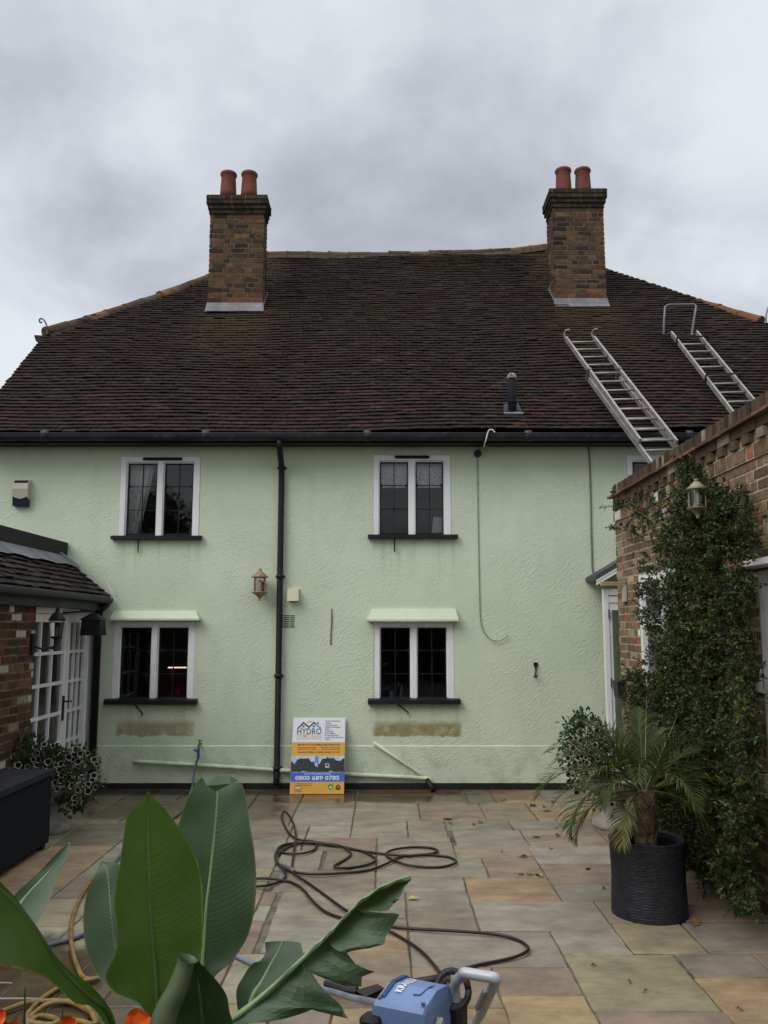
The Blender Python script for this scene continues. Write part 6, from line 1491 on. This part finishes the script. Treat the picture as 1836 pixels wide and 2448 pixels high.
# its folded-over tip shows the pale underside
g = MB(); A_, B_, C_, D_ = [atY(*b1(*p), 2.60) for p in ((1142, 18), (1306, 12), (1312, 50), (1228, 96))]; E_ = atY(*b1(1352, 40), 2.61)
o_ = Vector((0, -0.03, 0)); m_ = lerp(A_, D_, 0.5) + o_
for f in ((A_, lerp(A_, B_, .5) + Vector((0, -.012, .004)), lerp(A_, D_, .5) + o_), (lerp(A_, B_, .5) + Vector((0, -.012, .004)), B_, C_ + o_ * .6, lerp(A_, D_, .5) + o_), (lerp(A_, D_, .5) + o_, C_ + o_ * .6, D_ + o_ * .5), (B_, E_, C_ + o_ * .6)): g.face(f, 0, uv=[(0.3, 0.1)] * len(f))
g.build('folded_tip', BANPALE, ban, smooth=True)
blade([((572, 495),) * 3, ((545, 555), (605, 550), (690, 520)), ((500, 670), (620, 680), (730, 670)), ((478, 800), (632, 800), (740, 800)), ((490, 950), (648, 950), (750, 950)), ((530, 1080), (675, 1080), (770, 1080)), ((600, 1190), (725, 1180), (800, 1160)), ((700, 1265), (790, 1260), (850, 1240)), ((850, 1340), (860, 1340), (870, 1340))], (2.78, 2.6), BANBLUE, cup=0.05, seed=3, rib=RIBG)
blade([((-160, 400), (-170, 470), (-160, 1000)), ((0, 588), (0, 640), (0, 1040)), ((95, 690), (120, 770), (135, 1068)), ((205, 855), (222, 912), (240, 1112)), ((310, 1005), (305, 1052), (335, 1190)), ((405, 1110), (402, 1172), (440, 1282)), ((520, 1190), (500, 1262), (520, 1312)), ((608, 1290), (600, 1335), (585, 1390)), ((655, 1430), (640, 1440), (620, 1450))], (2.15, 2.42), BANANA, cup=0.10, seed=4, rib=RIBG)
blade([((390, 393),) * 3, ((332, 440), (350, 462), (392, 470)), ((232, 545), (262, 570), (326, 590)), ((160, 612), (185, 650), (292, 700)), ((90, 680), (118, 730), (242, 800)), ((50, 730), (75, 800), (198, 868)), ((-20, 820), (0, 860), (100, 900))], (2.62, 2.45), BANPALE, cup=0.08, seed=5)
blade([((1110, 1058),) * 3, ((1060, 1085), (1115, 1100), (1160, 1090)), ((1030, 1150), (1120, 1160), (1216, 1148)), ((1010, 1250), (1132, 1250), (1285, 1242)), ((985, 1340), (1140, 1340), (1306, 1330)), ((960, 1450), (1140, 1450), (1318, 1450)), ((960, 1650), (1050, 1650), (1150, 1650))], (2.30, 2.36), MAT and mat_leaf('dark_banana_leaf', (0.018, 0.042, 0.012), (0.03, 0.06, 0.016), 0.45, 0.15, vein=0.3), cup=0.05, seed=6, rib=RIBG)
g = MB(); pts = crv([atY(*b1(*p), 2.27) for p in ((1062, 1045), (1035, 1130), (1000, 1230), (950, 1330), (915, 1440), (890, 1560))], 6); g.tube(pts, [0.026 - 0.006 * min(1, i / 3) + 0.012 * min(1, i / 22) for i in range(len(pts))], 14, caps=False); g.build('rolled_leaf', MAT('rolled_leaf_green', (0.075, 0.10, 0.05), 0.5, 0.2, 12, 0.1, 30), ban, smooth=True)
# the long torn leaf reaching right: four flaps between tears along one midrib
MID = crv([atY(*b2(*p), y_) for p, y_ in (((905, 575), 2.62), ((800, 610), 2.61), ((700, 665), 2.60), ((605, 740), 2.58), ((520, 825), 2.56), ((430, 920), 2.54), ((300, 1042), 2.52), ((150, 1185), 2.50), ((0, 1310), 2.48), ((-180, 1440), 2.46))], 8)
tl = MB()
rg = random.Random(8)
def flap(i0, i1, outer, dy=0.0, nv=7):
    mids = MID[i0:i1 + 1]; n = len(mids)
    oc = crv([atY(*b2(*p), 2.53 + dy) for p in outer], 10); L = len(oc) - 1; seg = []
    for k in range(n):
        f = k / (n - 1) * L; a = int(min(f, L - 1e-6)); e_ = lerp(oc[a], oc[min(a + 1, L)], f - a); seg.append(lerp(mids[k], e_, 1.0 - (0.07 * rg.random() if 0 < k < n - 1 and rg.random() < .6 else 0)))
    for k in range(n - 1):
        for j in range(nv):
            t0, t1 = j / nv, (j + 1) / nv
            P_ = lambda kk, t: lerp(mids[kk], seg[kk], t) + Vector((0, 1, 0)) * (-0.05 * math.sin(t * 2.2) + 0.008 * math.sin(kk * 0.8 + t * 2) * t)
            v0, v1 = (i0 + k) / len(MID), (i0 + k + 1) / len(MID)
            tl.face([P_(k, t0), P_(k, t1), P_(k + 1, t1), P_(k + 1, t0)], 0, uv=[(t0 * .94, v0), (t1 * .94, v0), (t1 * .94, v1), (t0 * .94, v1)])
flap(0, 25, [(905, 577), (880, 600), (862, 640), (835, 690), (800, 730), (735, 753), (640, 752)])
flap(25, 41, [(640, 752), (738, 756), (838, 760), (806, 830), (770, 900), (740, 938), (640, 966), (545, 988)], -0.02)
flap(41, 49, [(545, 988), (600, 1048), (660, 1080), (735, 1078), (655, 1102), (640, 1135), (612, 1184), (520, 1172), (430, 1135), (345, 1092)], 0.02)
flap(49, 72, [(345, 1092), (400, 1160), (470, 1225), (520, 1290), (556, 1352), (510, 1290), (440, 1282), (330, 1320), (200, 1345), (20, 1350), (-150, 1450)], -0.02)
# narrow upper half
up_o = [(905, 573), (840, 580), (740, 618), (640, 680), (560, 752), (470, 850), (400, 915), (300, 1010), (150, 1150), (0, 1275), (-180, 1425)]
flap(0, 72, up_o, 0.0, 3)
o = tl.build('torn_leaf', BANPALE, ban, smooth=True)
g = MB(); g.tube([p + Vector((0, -0.004, 0)) for p in MID], [lerp(0.0025, 0.010, i / len(MID)) for i in range(len(MID))], 6); g.build('midrib', RIB, o, smooth=True)
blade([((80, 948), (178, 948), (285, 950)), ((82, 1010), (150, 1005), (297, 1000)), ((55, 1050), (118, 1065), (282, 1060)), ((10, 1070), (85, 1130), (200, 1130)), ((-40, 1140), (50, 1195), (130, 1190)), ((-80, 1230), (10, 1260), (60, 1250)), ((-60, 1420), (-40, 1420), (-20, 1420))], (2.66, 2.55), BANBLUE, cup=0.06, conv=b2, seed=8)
g = MB(); xs_ = atY(378, 2440, 2.5).x; g.tube([(xs_, 2.48, ZB - .03), (xs_ - .005, 2.48, 0.62), (xs_, 2.49, 0.70), (xs_, 2.5, 0.78)], [0.075, 0.06, 0.04, 0.018], 14); g.build('pseudostem', MAT('banana_stem', (0.10, 0.12, 0.05), 0.5, 0.3, 10, 0.2, stretch=(1, 1, .3)), ban, smooth=True)

# small orange-flowered plants at the foot of the frame
def bedding(label, c, flowers, spikes, seed):
    q = random.Random(seed); o = empty('orange_flower', c, label, 'flower', 'orange bedding flowers')
    g = MB()
    for k in range(70):
        v = rv(q); b = Vector(c) + Vector((q.uniform(-.08, .08), q.uniform(-.05, .05), q.uniform(0.0, 0.30))); s_ = q.uniform(0.7, 1.2); leaf_quad(g, b, v + Vector((0, 0, .4)), Vector((0, -.5, .8)) + rv(q) * .5, q.uniform(.04, .07), q.uniform(.025, .04), (s_, s_, s_))
    for s_ in spikes: g.tube([Vector((s_.x, s_.y, ZB)), lerp(Vector((s_.x, s_.y, ZB)), s_, .6) + Vector((.005, 0, 0)), s_], [.010, .007, .001], 6)
    g.build('foliage', PETL, o)
    for (p, r_) in flowers:
        g = MB(); g.tube([Vector((c[0], c[1], ZB - .02)), lerp(Vector(c), p, .6), p + Vector((0, .02, -.01))], .004, 5, m=1)
        for k in range(6):
            a = 2 * math.pi * k / 6 + q.uniform(-.2, .2); d = Vector((math.cos(a), q.uniform(-.35, .1), math.sin(a))).normalized(); w = d.cross(Vector((0, 1, 0))).normalized() * r_ * .55
            g.face([p, p + d * r_ * .5 + w, p + d * r_ * .98 + w * .75 + Vector((0, -.01, 0)), p + d * r_ * 1.08 + Vector((0, -.014, 0)), p + d * r_ * .98 - w * .75 + Vector((0, -.01, 0)), p + d * r_ * .5 - w], 0)
        g.build('bloom', [ORANGE, PETL], o)
bedding('large orange flower in front of the banana stem', (atY(332, 2440, 2.34).x, 2.36, ZB), [(atY(334, 2440, 2.3), .033)], [], 1)
bedding('small orange flower under the curled yellow hose', (atY(168, 2440, 2.34).x, 2.36, ZB), [(atY(167, 2444, 2.3), .022)], [atY(150, 2400, 2.3)], 2)
bedding('red-orange flowers with a dark spike leaf at the bottom left corner', (atY(30, 2440, 2.34).x, 2.36, ZB), [(atY(38, 2450, 2.3), .014), (atY(2, 2425, 2.3), .018), (atY(22, 2452, 2.32), .012)], [atY(60, 2358, 2.3)], 3)

# ================================================================== hoses
def hz_(pts, conv, z=0.012): return [atZ(*conv(*p), z + (p[2] if len(p) > 2 else 0)) for p in [(*a,) if len(a) == 2 else a for a in pts]]
def hose_pts(l, conv, z=0.012):
    out = []
    for i, p in enumerate(l): out.append(atZ(*conv(p[0], p[1]), z + 0.010 * (0.5 + 0.5 * math.sin(i * 1.7))))
    return out
A1 = [(1085, 1160), (1062, 1115), (960, 1000), (830, 915), (765, 885), (620, 842), (510, 815), (420, 780), (350, 720), (290, 650), (230, 615), (160, 600), (80, 592), (0, 598), (-60, 620), (0, 636), (90, 632), (160, 610), (195, 582), (188, 550), (150, 500), (150, 460), (225, 410), (330, 385), (450, 400), (600, 432), (780, 457), (900, 463), (1020, 460), (1120, 472), (1162, 492), (1148, 510), (1080, 527), (980, 528), (880, 515), (810, 490), (768, 465), (775, 443), (830, 425), (930, 415), (1020, 420), (1057, 436), (1035, 450), (950, 459), (850, 470), (800, 492), (750, 517), (660, 547), (520, 562), (380, 568), (260, 560), (190, 538), (150, 508), (138, 460), (162, 420), (230, 396), (340, 390), (480, 406), (600, 431), (670, 456), (707, 487), (670, 511), (580, 530), (500, 533), (472, 522), (502, 503), (552, 472), (562, 442), (500, 406), (400, 394), (250, 393), (178, 405), (150, 430), (165, 445), (230, 452), (300, 449), (358, 430), (370, 396), (340, 380), (262, 370), (212, 330), (180, 270), (175, 232), (190, 213), (220, 240), (246, 300), (254, 360), (246, 420), (236, 500), (232, 545), (250, 570), (330, 622), (440, 702), (550, 780), (650, 822), (780, 860), (900, 876), (1150, 890), (1400, 911), (1520, 945), (1570, 985), (1548, 1016), (1450, 1050), (1250, 1092), (1112, 1145)]
hp_ = hose_pts(A1, b2); HFIT = atZ(1062, 2348, .56)
hs = empty('pressure_hose', hp_[40], 'long black pressure hose coiled loosely on the patio, running to the washer', 'hose')
g = MB(); g.tube(crv([HFIT] + hp_ + [HFIT + Vector((.03, 0, 0))], 5), 0.0095, 8); g.build('tube', HOSEBLK, hs, smooth=True)
g = MB(); a = atZ(*b2(170, 515), .03); b = atZ(*b2(245, 550), .03); g.tube([a, lerp(a, b, .3), lerp(a, b, .32), lerp(a, b, .8), b], [.011, .011, .017, .017, .011], 8); g.build('coupling', STEEL, hs, smooth=True)
yl = [(527, 590), (500, 625), (460, 690), (425, 770), (405, 850), (402, 940), (415, 1020), (440, 1095), (470, 1150), (520, 1165), (570, 1155), (500, 1168), (400, 1195), (330, 1215), (250, 1265), (180, 1330), (150, 1385), (190, 1410), (300, 1420), (440, 1400), (540, 1420), (500, 1330), (420, 1295), (330, 1285), (230, 1290), (140, 1300), (40, 1335), (-40, 1365), (-60, 1400), (60, 1440), (200, 1450), (330, 1400), (230, 1370), (160, 1420), (200, 1480), (380, 1480), (520, 1440), (545, 1380), (480, 1330), (380, 1290), (260, 1310), (170, 1380), (120, 1450), (60, 1520)]
hy = [atZ(*b1(p[0], p[1]), .014 + .012 * (0.5 + .5 * math.sin(i * 1.3))) for i, p in enumerate(yl)]
g = MB(); g.tube(crv(hy, 6), 0.0125, 8); tag(g.build('yellow_hose', HOSEYEL, at=hy[20], smooth=True), 'worn yellow hose coiled on the wet patio behind the banana leaves', 'hose')
line('hose', [atZ(*b1(1180, 980), .014), atZ(*b1(1330, 1030), .014), atZ(*b1(1440, 1080), .014), atZ(*b2(120, 1120), .014), atZ(*b2(300, 1190), .014), atZ(*b2(480, 1240), .05), atZ(*b2(560, 1265), .12), atZ(*b2(640, 1282), .22), atZ(*b2(720, 1300), .34)], 0.0145, MAT('pale_grey_hose', (0.16, 0.18, 0.22), 0.5, 0.2), 'thick grey-blue hose feeding the pressure washer from the left', 'hose', 10, 8)

# ================================================================== pressure washer
w1 = lambda x, y: (850 + x / 4.1475, 2200 + y / 4.1475)
ZL = 0.64
NL, NR_, FR, FL = [atZ(*w1(*p), ZL) for p in ((165, 800), (680, 902), (985, 664), (560, 566))]
FL = NL + (FR - NR_) * 1.0
ux = (NR_ - NL); uy = (FR - NR_); C_ = (NL + FR) / 2
wa = empty('pressure_washer', (C_.x, C_.y, 0), 'blue and grey pressure washer with black corner bumpers standing on the patio', 'pressure washer')
def wl(a, b, z): return NL + ux * a + uy * b + Vector((0, 0, z - ZL))
g = MB()
prof = [(0.0, ZL - 0.085), (0.0, ZL - 0.012), (0.05, ZL), (0.45, ZL + 0.028), (0.80, ZL + 0.02), (1.0, ZL - 0.01), (1.0, ZL - 0.10)]
for k in range(len(prof) - 1):
    (b0, z0), (b1_, z1) = prof[k], prof[k + 1]
    g.face([wl(0.03 if 0 < k < 5 else 0, b0, z0), wl(0.97 if 0 < k < 5 else 1, b0, z0), wl(0.97 if 0 < k < 5 else 1, b1_, z1), wl(0.03 if 0 < k < 5 else 0, b1_, z1)])
for a0, a1 in ((0, 0.03), (1, 0.97)):
    top = [wl(a1, b, z) for b, z in prof[1:-1]]; bot = [wl(a0, b, ZL - 0.012 - .07 * 0) if False else wl(a0, b, min(z, ZL) - 0.014) for b, z in prof[1:-1]]
    low = [wl(a0, b, ZL - 0.17) for b, z in prof[1:-1]]
    for k in range(len(top) - 1):
        f = [bot[k], bot[k + 1], top[k + 1], top[k]]; h_ = [low[k], low[k + 1], bot[k + 1], bot[k]]
        if a0 == 0: f.reverse(); h_.reverse()
        g.face(f); g.face(h_)
g.face([wl(0, 0, ZL - .085), wl(0, 0.05, ZL - .17), wl(1, .05, ZL - .17), wl(1, 0, ZL - .085)])
g.build('lid', BLUEP, wa)
g = MB()
for b0, b1_ in ((0.42, 0.44), (0.47, 0.485)): pass
for a0 in (0.10, 0.145):      # raised ribs along the lid
    pts = [wl(a0, b, z + 0.004) for b, z in ((0.12, ZL + .004), (0.45, ZL + .028), (0.8, ZL + .02), (0.95, ZL - .002))]
    for p_, q_ in zip(pts, pts[1:]): g.bar(p_, q_, 0.006, 0.008)
pts = [wl(a_, b_, z_) for a_, b_, z_ in ((0.62, 0.28, ZL + .016), (0.74, 0.30, ZL + .017), (0.80, 0.5, ZL + .029), (0.80, 0.9, ZL + .008))]
for p_, q_ in zip(pts, pts[1:]): g.bar(p_, q_, 0.006, 0.006)
g.build('lid_rib', MAT('dark_blue_plastic_rib', (0.05, 0.085, 0.20), 0.5, 0.1), wa)
g = MB(); tu = uy.normalized(); tv = -ux.normalized()
def lidz(p):
    b = (p - NL).dot(uy.normalized()) / uy.length
    for (b0, z0), (b1_, z1) in zip(prof, prof[1:]):
        if b0 <= b <= b1_ and b1_ > b0: return Vector((p.x, p.y, lerp(z0, z1, (b - b0) / (b1_ - b0)) + 0.003))
    return p
text_into(g, 'KRÄNZLE', 0.036, wl(0.40, 0.26, ZL), tu, tv, 0, 0, 0.0008, width=uy.length * .52, warp=lidz); g.build('lettering', WHITE, wa)
g = MB(); ins = 0.04
g.hexa([wl(ins, ins, 0.14), wl(1 - ins, ins, 0.14), wl(1 - ins, 1 - ins, 0.14), wl(ins, 1 - ins, 0.14)], [wl(.02, .02, ZL - .086), wl(.98, .02, ZL - .086), wl(.98, .98, ZL - .086), wl(.02, .98, ZL - .086)]); g.build('body', GREYP, wa)
g = MB(); g.hexa([wl(.55, -.10, .25), wl(1.06, -.10, .25), wl(1.06, .34, .25), wl(.55, .34, .25)], [wl(.62, -.02, ZL - .10), wl(1.015, -.02, ZL - .10), wl(1.015, .36, ZL - .06), wl(.75, .36, ZL - .06)]); 
g2 = MB(); g2.prism([wl(1.02, -.02, .20), wl(1.02, .62, .20), wl(1.02, .62, ZL - .15), wl(1.02, .38, ZL - .045), wl(1.02, .10, ZL - .10), wl(1.02, -.02, ZL - .16)], ux.normalized() * 0.02); g2.build('side_panel', GREYP, wa)
for (a_, b_, z_) in ((0, 0, ZL - .10), (1, 0, ZL - .13), (1, 1, ZL - .10), (0, 1, ZL - .10)):
    g = MB(); c_ = wl(a_, b_, z_); e1 = ux.normalized() * .034; e2 = uy.normalized() * .034; zu = Vector((0, 0, .058))
    ring = [(-1, -.6), (-.6, -1), (.6, -1), (1, -.6), (1, .6), (.6, 1), (-.6, 1), (-1, .6)]
    lo = [c_ + e1 * x + e2 * y - zu for x, y in ring]; hi = [c_ + e1 * x * 1 + e2 * y + zu * .8 for x, y in ring]; hi2 = [c_ + e1 * x * .8 + e2 * y * .8 + zu for x, y in ring]
    for k in range(8): g.face([lo[k], lo[(k + 1) % 8], hi[(k + 1) % 8], hi[k]]); g.face([hi[k], hi[(k + 1) % 8], hi2[(k + 1) % 8], hi2[k]])
    g.face(hi2); g.face(lo[::-1]); g.build('bumper', BLACKP, wa)
for (a_, b_) in ((.08, .1), (.92, .1), (.08, .88), (.92, .88)):
    g = MB(); p_ = lidz(wl(a_, b_, ZL)); g.tube([p_ - Vector((0, 0, .004)), p_ + Vector((0, 0, .0015))], .007, 8); g.build('screw', STEEL, wa)
g = MB()
for (p_, q_) in ((wl(0, .045, ZL - .172), wl(1, .045, ZL - .172)), (wl(1, .045, ZL - .172), wl(1, .95, ZL - .172)), (wl(0, .045, ZL - .172), wl(0, .95, ZL - .172))): g.bar(p_, q_, .012, .008)
g.build('seam', BLACKP, wa)
for k in range(5):
    g = MB(); g.bar(wl(.25, .015, .26 + .03 * k), wl(.55, .015, .26 + .03 * k), .006, .012); g.build('vent_slot', BLACKP, wa)
# tubular push handle on the far right side
P = lambda x, y, z: atZ(*w1(x, y), z)
hA, hB, hC, hD = P(985, 640, .66), P(1075, 520, .74), P(1400, 575, .74), P(1180, 1060, .40)
g = MB(); c = crv([wl(1.0, .95, .45), wl(1.02, 1.0, .58), hA, lerp(hA, hB, .75), lerp(hA, hB, .97), lerp(hB, hC, .12), lerp(hB, hC, .5), lerp(hB, hC, .93), lerp(hC, hD, .06), lerp(hC, hD, .3), lerp(hC, hD, .7), hD, hD + Vector((-.04, .02, -.22))], 5)
g.tube(c, 0.0175, 10); g.build('handle', MAT('grey_handle', (0.42, 0.44, 0.46), 0.4, 0.15, 9, 0.1, 60, metal=.2, col2=(.25, .26, .27), c2s=5, c2r=(.55, .75)), wa, smooth=True)
g = MB(); a, b = lerp(hC, hD, .24), lerp(hC, hD, .60); o_ = Vector((-.012, -.022, .012)); g.bar(a + o_, b + o_, .034, .012, (0, -.6, .8)); g.build('handle_plate', GREYP, wa)
for t in (.15, .5, .85):
    g = MB(); p_ = lerp(a, b, t) + o_ + Vector((0, -.005, .006)); g.tube([p_, p_ + Vector((0, -.004, .005))], .006, 8); g.build('rivet', STEEL, wa)
g = MB(); c_ = wl(.95, 1.0, ZL + .0); g.tube([c_ + Vector((math.cos(t) * .055, math.sin(t) * .03, math.sin(t) * .05 - .01)) for t in [2 * math.pi * k / 16 for k in range(17)]], .012, 7); g.tube([c_ + Vector((-.16, .02, .0)), c_ + Vector((-.05, .02, .02)), c_ + Vector((.03, 0, -.1)), c_ + Vector((.02, -.02, -.16))], .014, 7); g.build('hose_fitting', BLACKP, wa, smooth=True)
for a_ in (-.03, 1.03):
    g = MB(); c_ = wl(a_, .85, .13); n_ = ux.normalized(); g.tube([c_ - n_ * .03, c_ + n_ * .03], .13, 20); wh = g.build('wheel', BLACKP, wa); g = MB(); g.tube([c_ - n_ * .034, c_ + n_ * .034], .06, 14); g.build('hub', GREYP, wh)
g = MB(); g.box(-.03, .03, -.03, .03, 0, .15)
g = MB(); c_ = wl(.5, .06, .07); g.hexa([c_ + ux * -.35 + Vector((0, 0, -.07)), c_ + ux * .35 + Vector((0, 0, -.07)), c_ + ux * .35 + uy * .1 + Vector((0, 0, -.07)), c_ + ux * -.35 + uy * .1 + Vector((0, 0, -.07))], [c_ + ux * -.35 + Vector((0, 0, .08)), c_ + ux * .35 + Vector((0, 0, .08)), c_ + ux * .35 + uy * .1 + Vector((0, 0, .08)), c_ + ux * -.35 + uy * .1 + Vector((0, 0, .08))]); g.build('stand', BLACKP, wa)
# spray gun lying beside it
gn = empty('spray_gun', atZ(*b2(600, 1240), .02), 'black spray lance handle lying on the patio left of the washer', 'spray gun'); q_ = lambda x, y, z=.03: atZ(*b2(x, y), z)
g = MB(); g.tube([q_(420, 1185), q_(520, 1215), q_(600, 1228)], [.016, .018, .022], 8); g.build('lance', BLACKP, gn)
g = MB(); g.hexa([q_(590, 1240, .0), q_(660, 1275, 0), q_(760, 1225, 0), q_(715, 1200, 0)], [q_(590, 1225, .05), q_(650, 1262, .05), q_(755, 1212, .07), q_(715, 1190, .06)]); g.build('grip', BLACKP, gn)

# ================================================================== fallen leaves
q = random.Random(71); L1 = [(x, y) for x, y in ((808, 46), (715, 122), (736, 116), (632, 105), (915, 162), (962, 198), (872, 225), (985, 158), (948, 80), (968, 50), (895, 283), (1080, 264), (925, 285), (865, 282), (905, 62), (940, 66), (1425, 440), (1640, 390), (1100, 78), (1118, 74), (1570, 716), (1215, 628), (1265, 660), (1098, 576), (805, 210), (980, 135), (1133, 330), (640, 122), (1440, 432), (1655, 395))]
for i, (x, y) in enumerate(L1):
    p = atZ(600 + x / 1.3422, 1880 + y / 1.3422, .004); g = MB(); s = q.uniform(.03, .062) if i < 20 else q.uniform(.012, .02); a = q.uniform(0, 6.28)
    d = Vector((math.cos(a), math.sin(a), 0)); e_ = Vector((-d.y, d.x, 0)); tn = pick(q, [(3, (.15, .062, .026)), (2, (.075, .038, .02)), (1, (.20, .12, .05))])
    if i in (5, 12): tn = (.32, .22, .07)
    zz_ = lambda: Vector((0, 0, q.uniform(.0, .022)))
    b = [p - d * s, p - d * s * .2 + e_ * s * .6 + zz_(), p + d * s * .5 + e_ * s * .35 + zz_(), p + d * s * 1.1 + zz_(), p + d * s * .4 - e_ * s * .45 + zz_(), p - d * s * .3 - e_ * s * .5 + zz_()]; m_ = p + Vector((0, 0, .006))
    for k in range(6): g.face([m_, b[k], b[(k + 1) % 6]], 0, tn)
    g.tube([b[0], b[0] - d * s * .7 + Vector((0, 0, .004))], .0015, 4, tn=tn)
    tag(g.build('fallen_leaf', DRYLEAF, at=p), 'dry brown leaf or crumb lying on the paving right of the hose', 'leaf', 'fallen leaves on the patio')
p = atZ(600 + 520 / 1.3422, 1880 + 364 / 1.3422, .004); g = MB()
for k, (d, e_) in enumerate((((-.045, -.012), (-.012, .035)), ((-.012, .035), (.008, .03)), ((.008, .03), (.048, -.01)))):
    g.face([p + Vector((0, -.002, .008)), p + Vector((d[0], d[1], .012)), p + Vector((e_[0], e_[1], .02))], 0, (.55, .46, .10))
g.tube([p, p + Vector((.0, .04, .01))], .002, 4, tn=(.4, .35, .1)); tag(g.build('yellow_leaf', DRYLEAF, at=p), 'single bright yellow leaf on the paving beside the banana leaf tip', 'leaf')

# garden hedge across the courtyard (seen in the window reflections)
mb = MB(); q = random.Random(55)
for (x0, x1, y0, h) in ((-16, -6, -9, 4.0), (-6, 2, -10, 3.4), (2, 14, -9, 4.6)):
    mb.box(x0, x1, y0 - 1.5, y0 - .3, -0.06, h - .3)
    for k in range(1500):
        b = Vector((q.uniform(x0 - .3, x1 + .3), y0 + q.uniform(-.5, .15), q.uniform(0, h + .5 * math.sin(q.random() * 9)))); s_ = q.uniform(.5, 1.3)
        leaf_quad(mb, b, rv(q), Vector((0, 1, .4)) + rv(q) * .6, q.uniform(.2, .45), q.uniform(.15, .3), (s_, s_, s_))
tag(mb.build('hedge', HEDGE, at=(0, -9, 0)), 'tall dark garden hedge reflected in the window panes', 'hedge')

gt = empty('garden_tree', (-8.6, -12.5, -0.06), 'broad dark tree behind the hedge, mirrored in the upper window panes', 'tree')
g = MB(); g.tube([(-8.6, -12.5, -0.06), (-8.5, -12.5, 2.2), (-8.7, -12.6, 4.0), (-8.4, -12.4, 6.2)], [.28, .2, .15, .05], 10)
for dx, dy, dz in ((-1.6, .4, 5.4), (1.5, -.3, 5.2), (.5, 1.2, 6.0), (-.6, -1.2, 6.3)): g.tube([(-8.55, -12.5, 3.2), (-8.6 + dx * .6, -12.5 + dy * .6, 4.4), (-8.6 + dx, -12.5 + dy, dz)], [.11, .07, .02], 7)
g.build('trunk', TWIG, gt)
g = MB(); q = random.Random(66)
for k in range(3600):
    c_ = Vector(q.choice(((-8.6, -12.5, 6.0), (-10.0, -12.2, 5.2), (-7.2, -12.7, 5.0), (-8.2, -11.6, 5.4), (-9.1, -13.4, 6.2)))); b = c_ + rv(q) * 1.35 * q.random() ** .4; s_ = q.uniform(.5, 1.3)
    leaf_quad(g, b, rv(q), rv(q), q.uniform(.12, .24), q.uniform(.07, .13), (s_, s_, s_))
g.build('crown', HEDGE, gt)
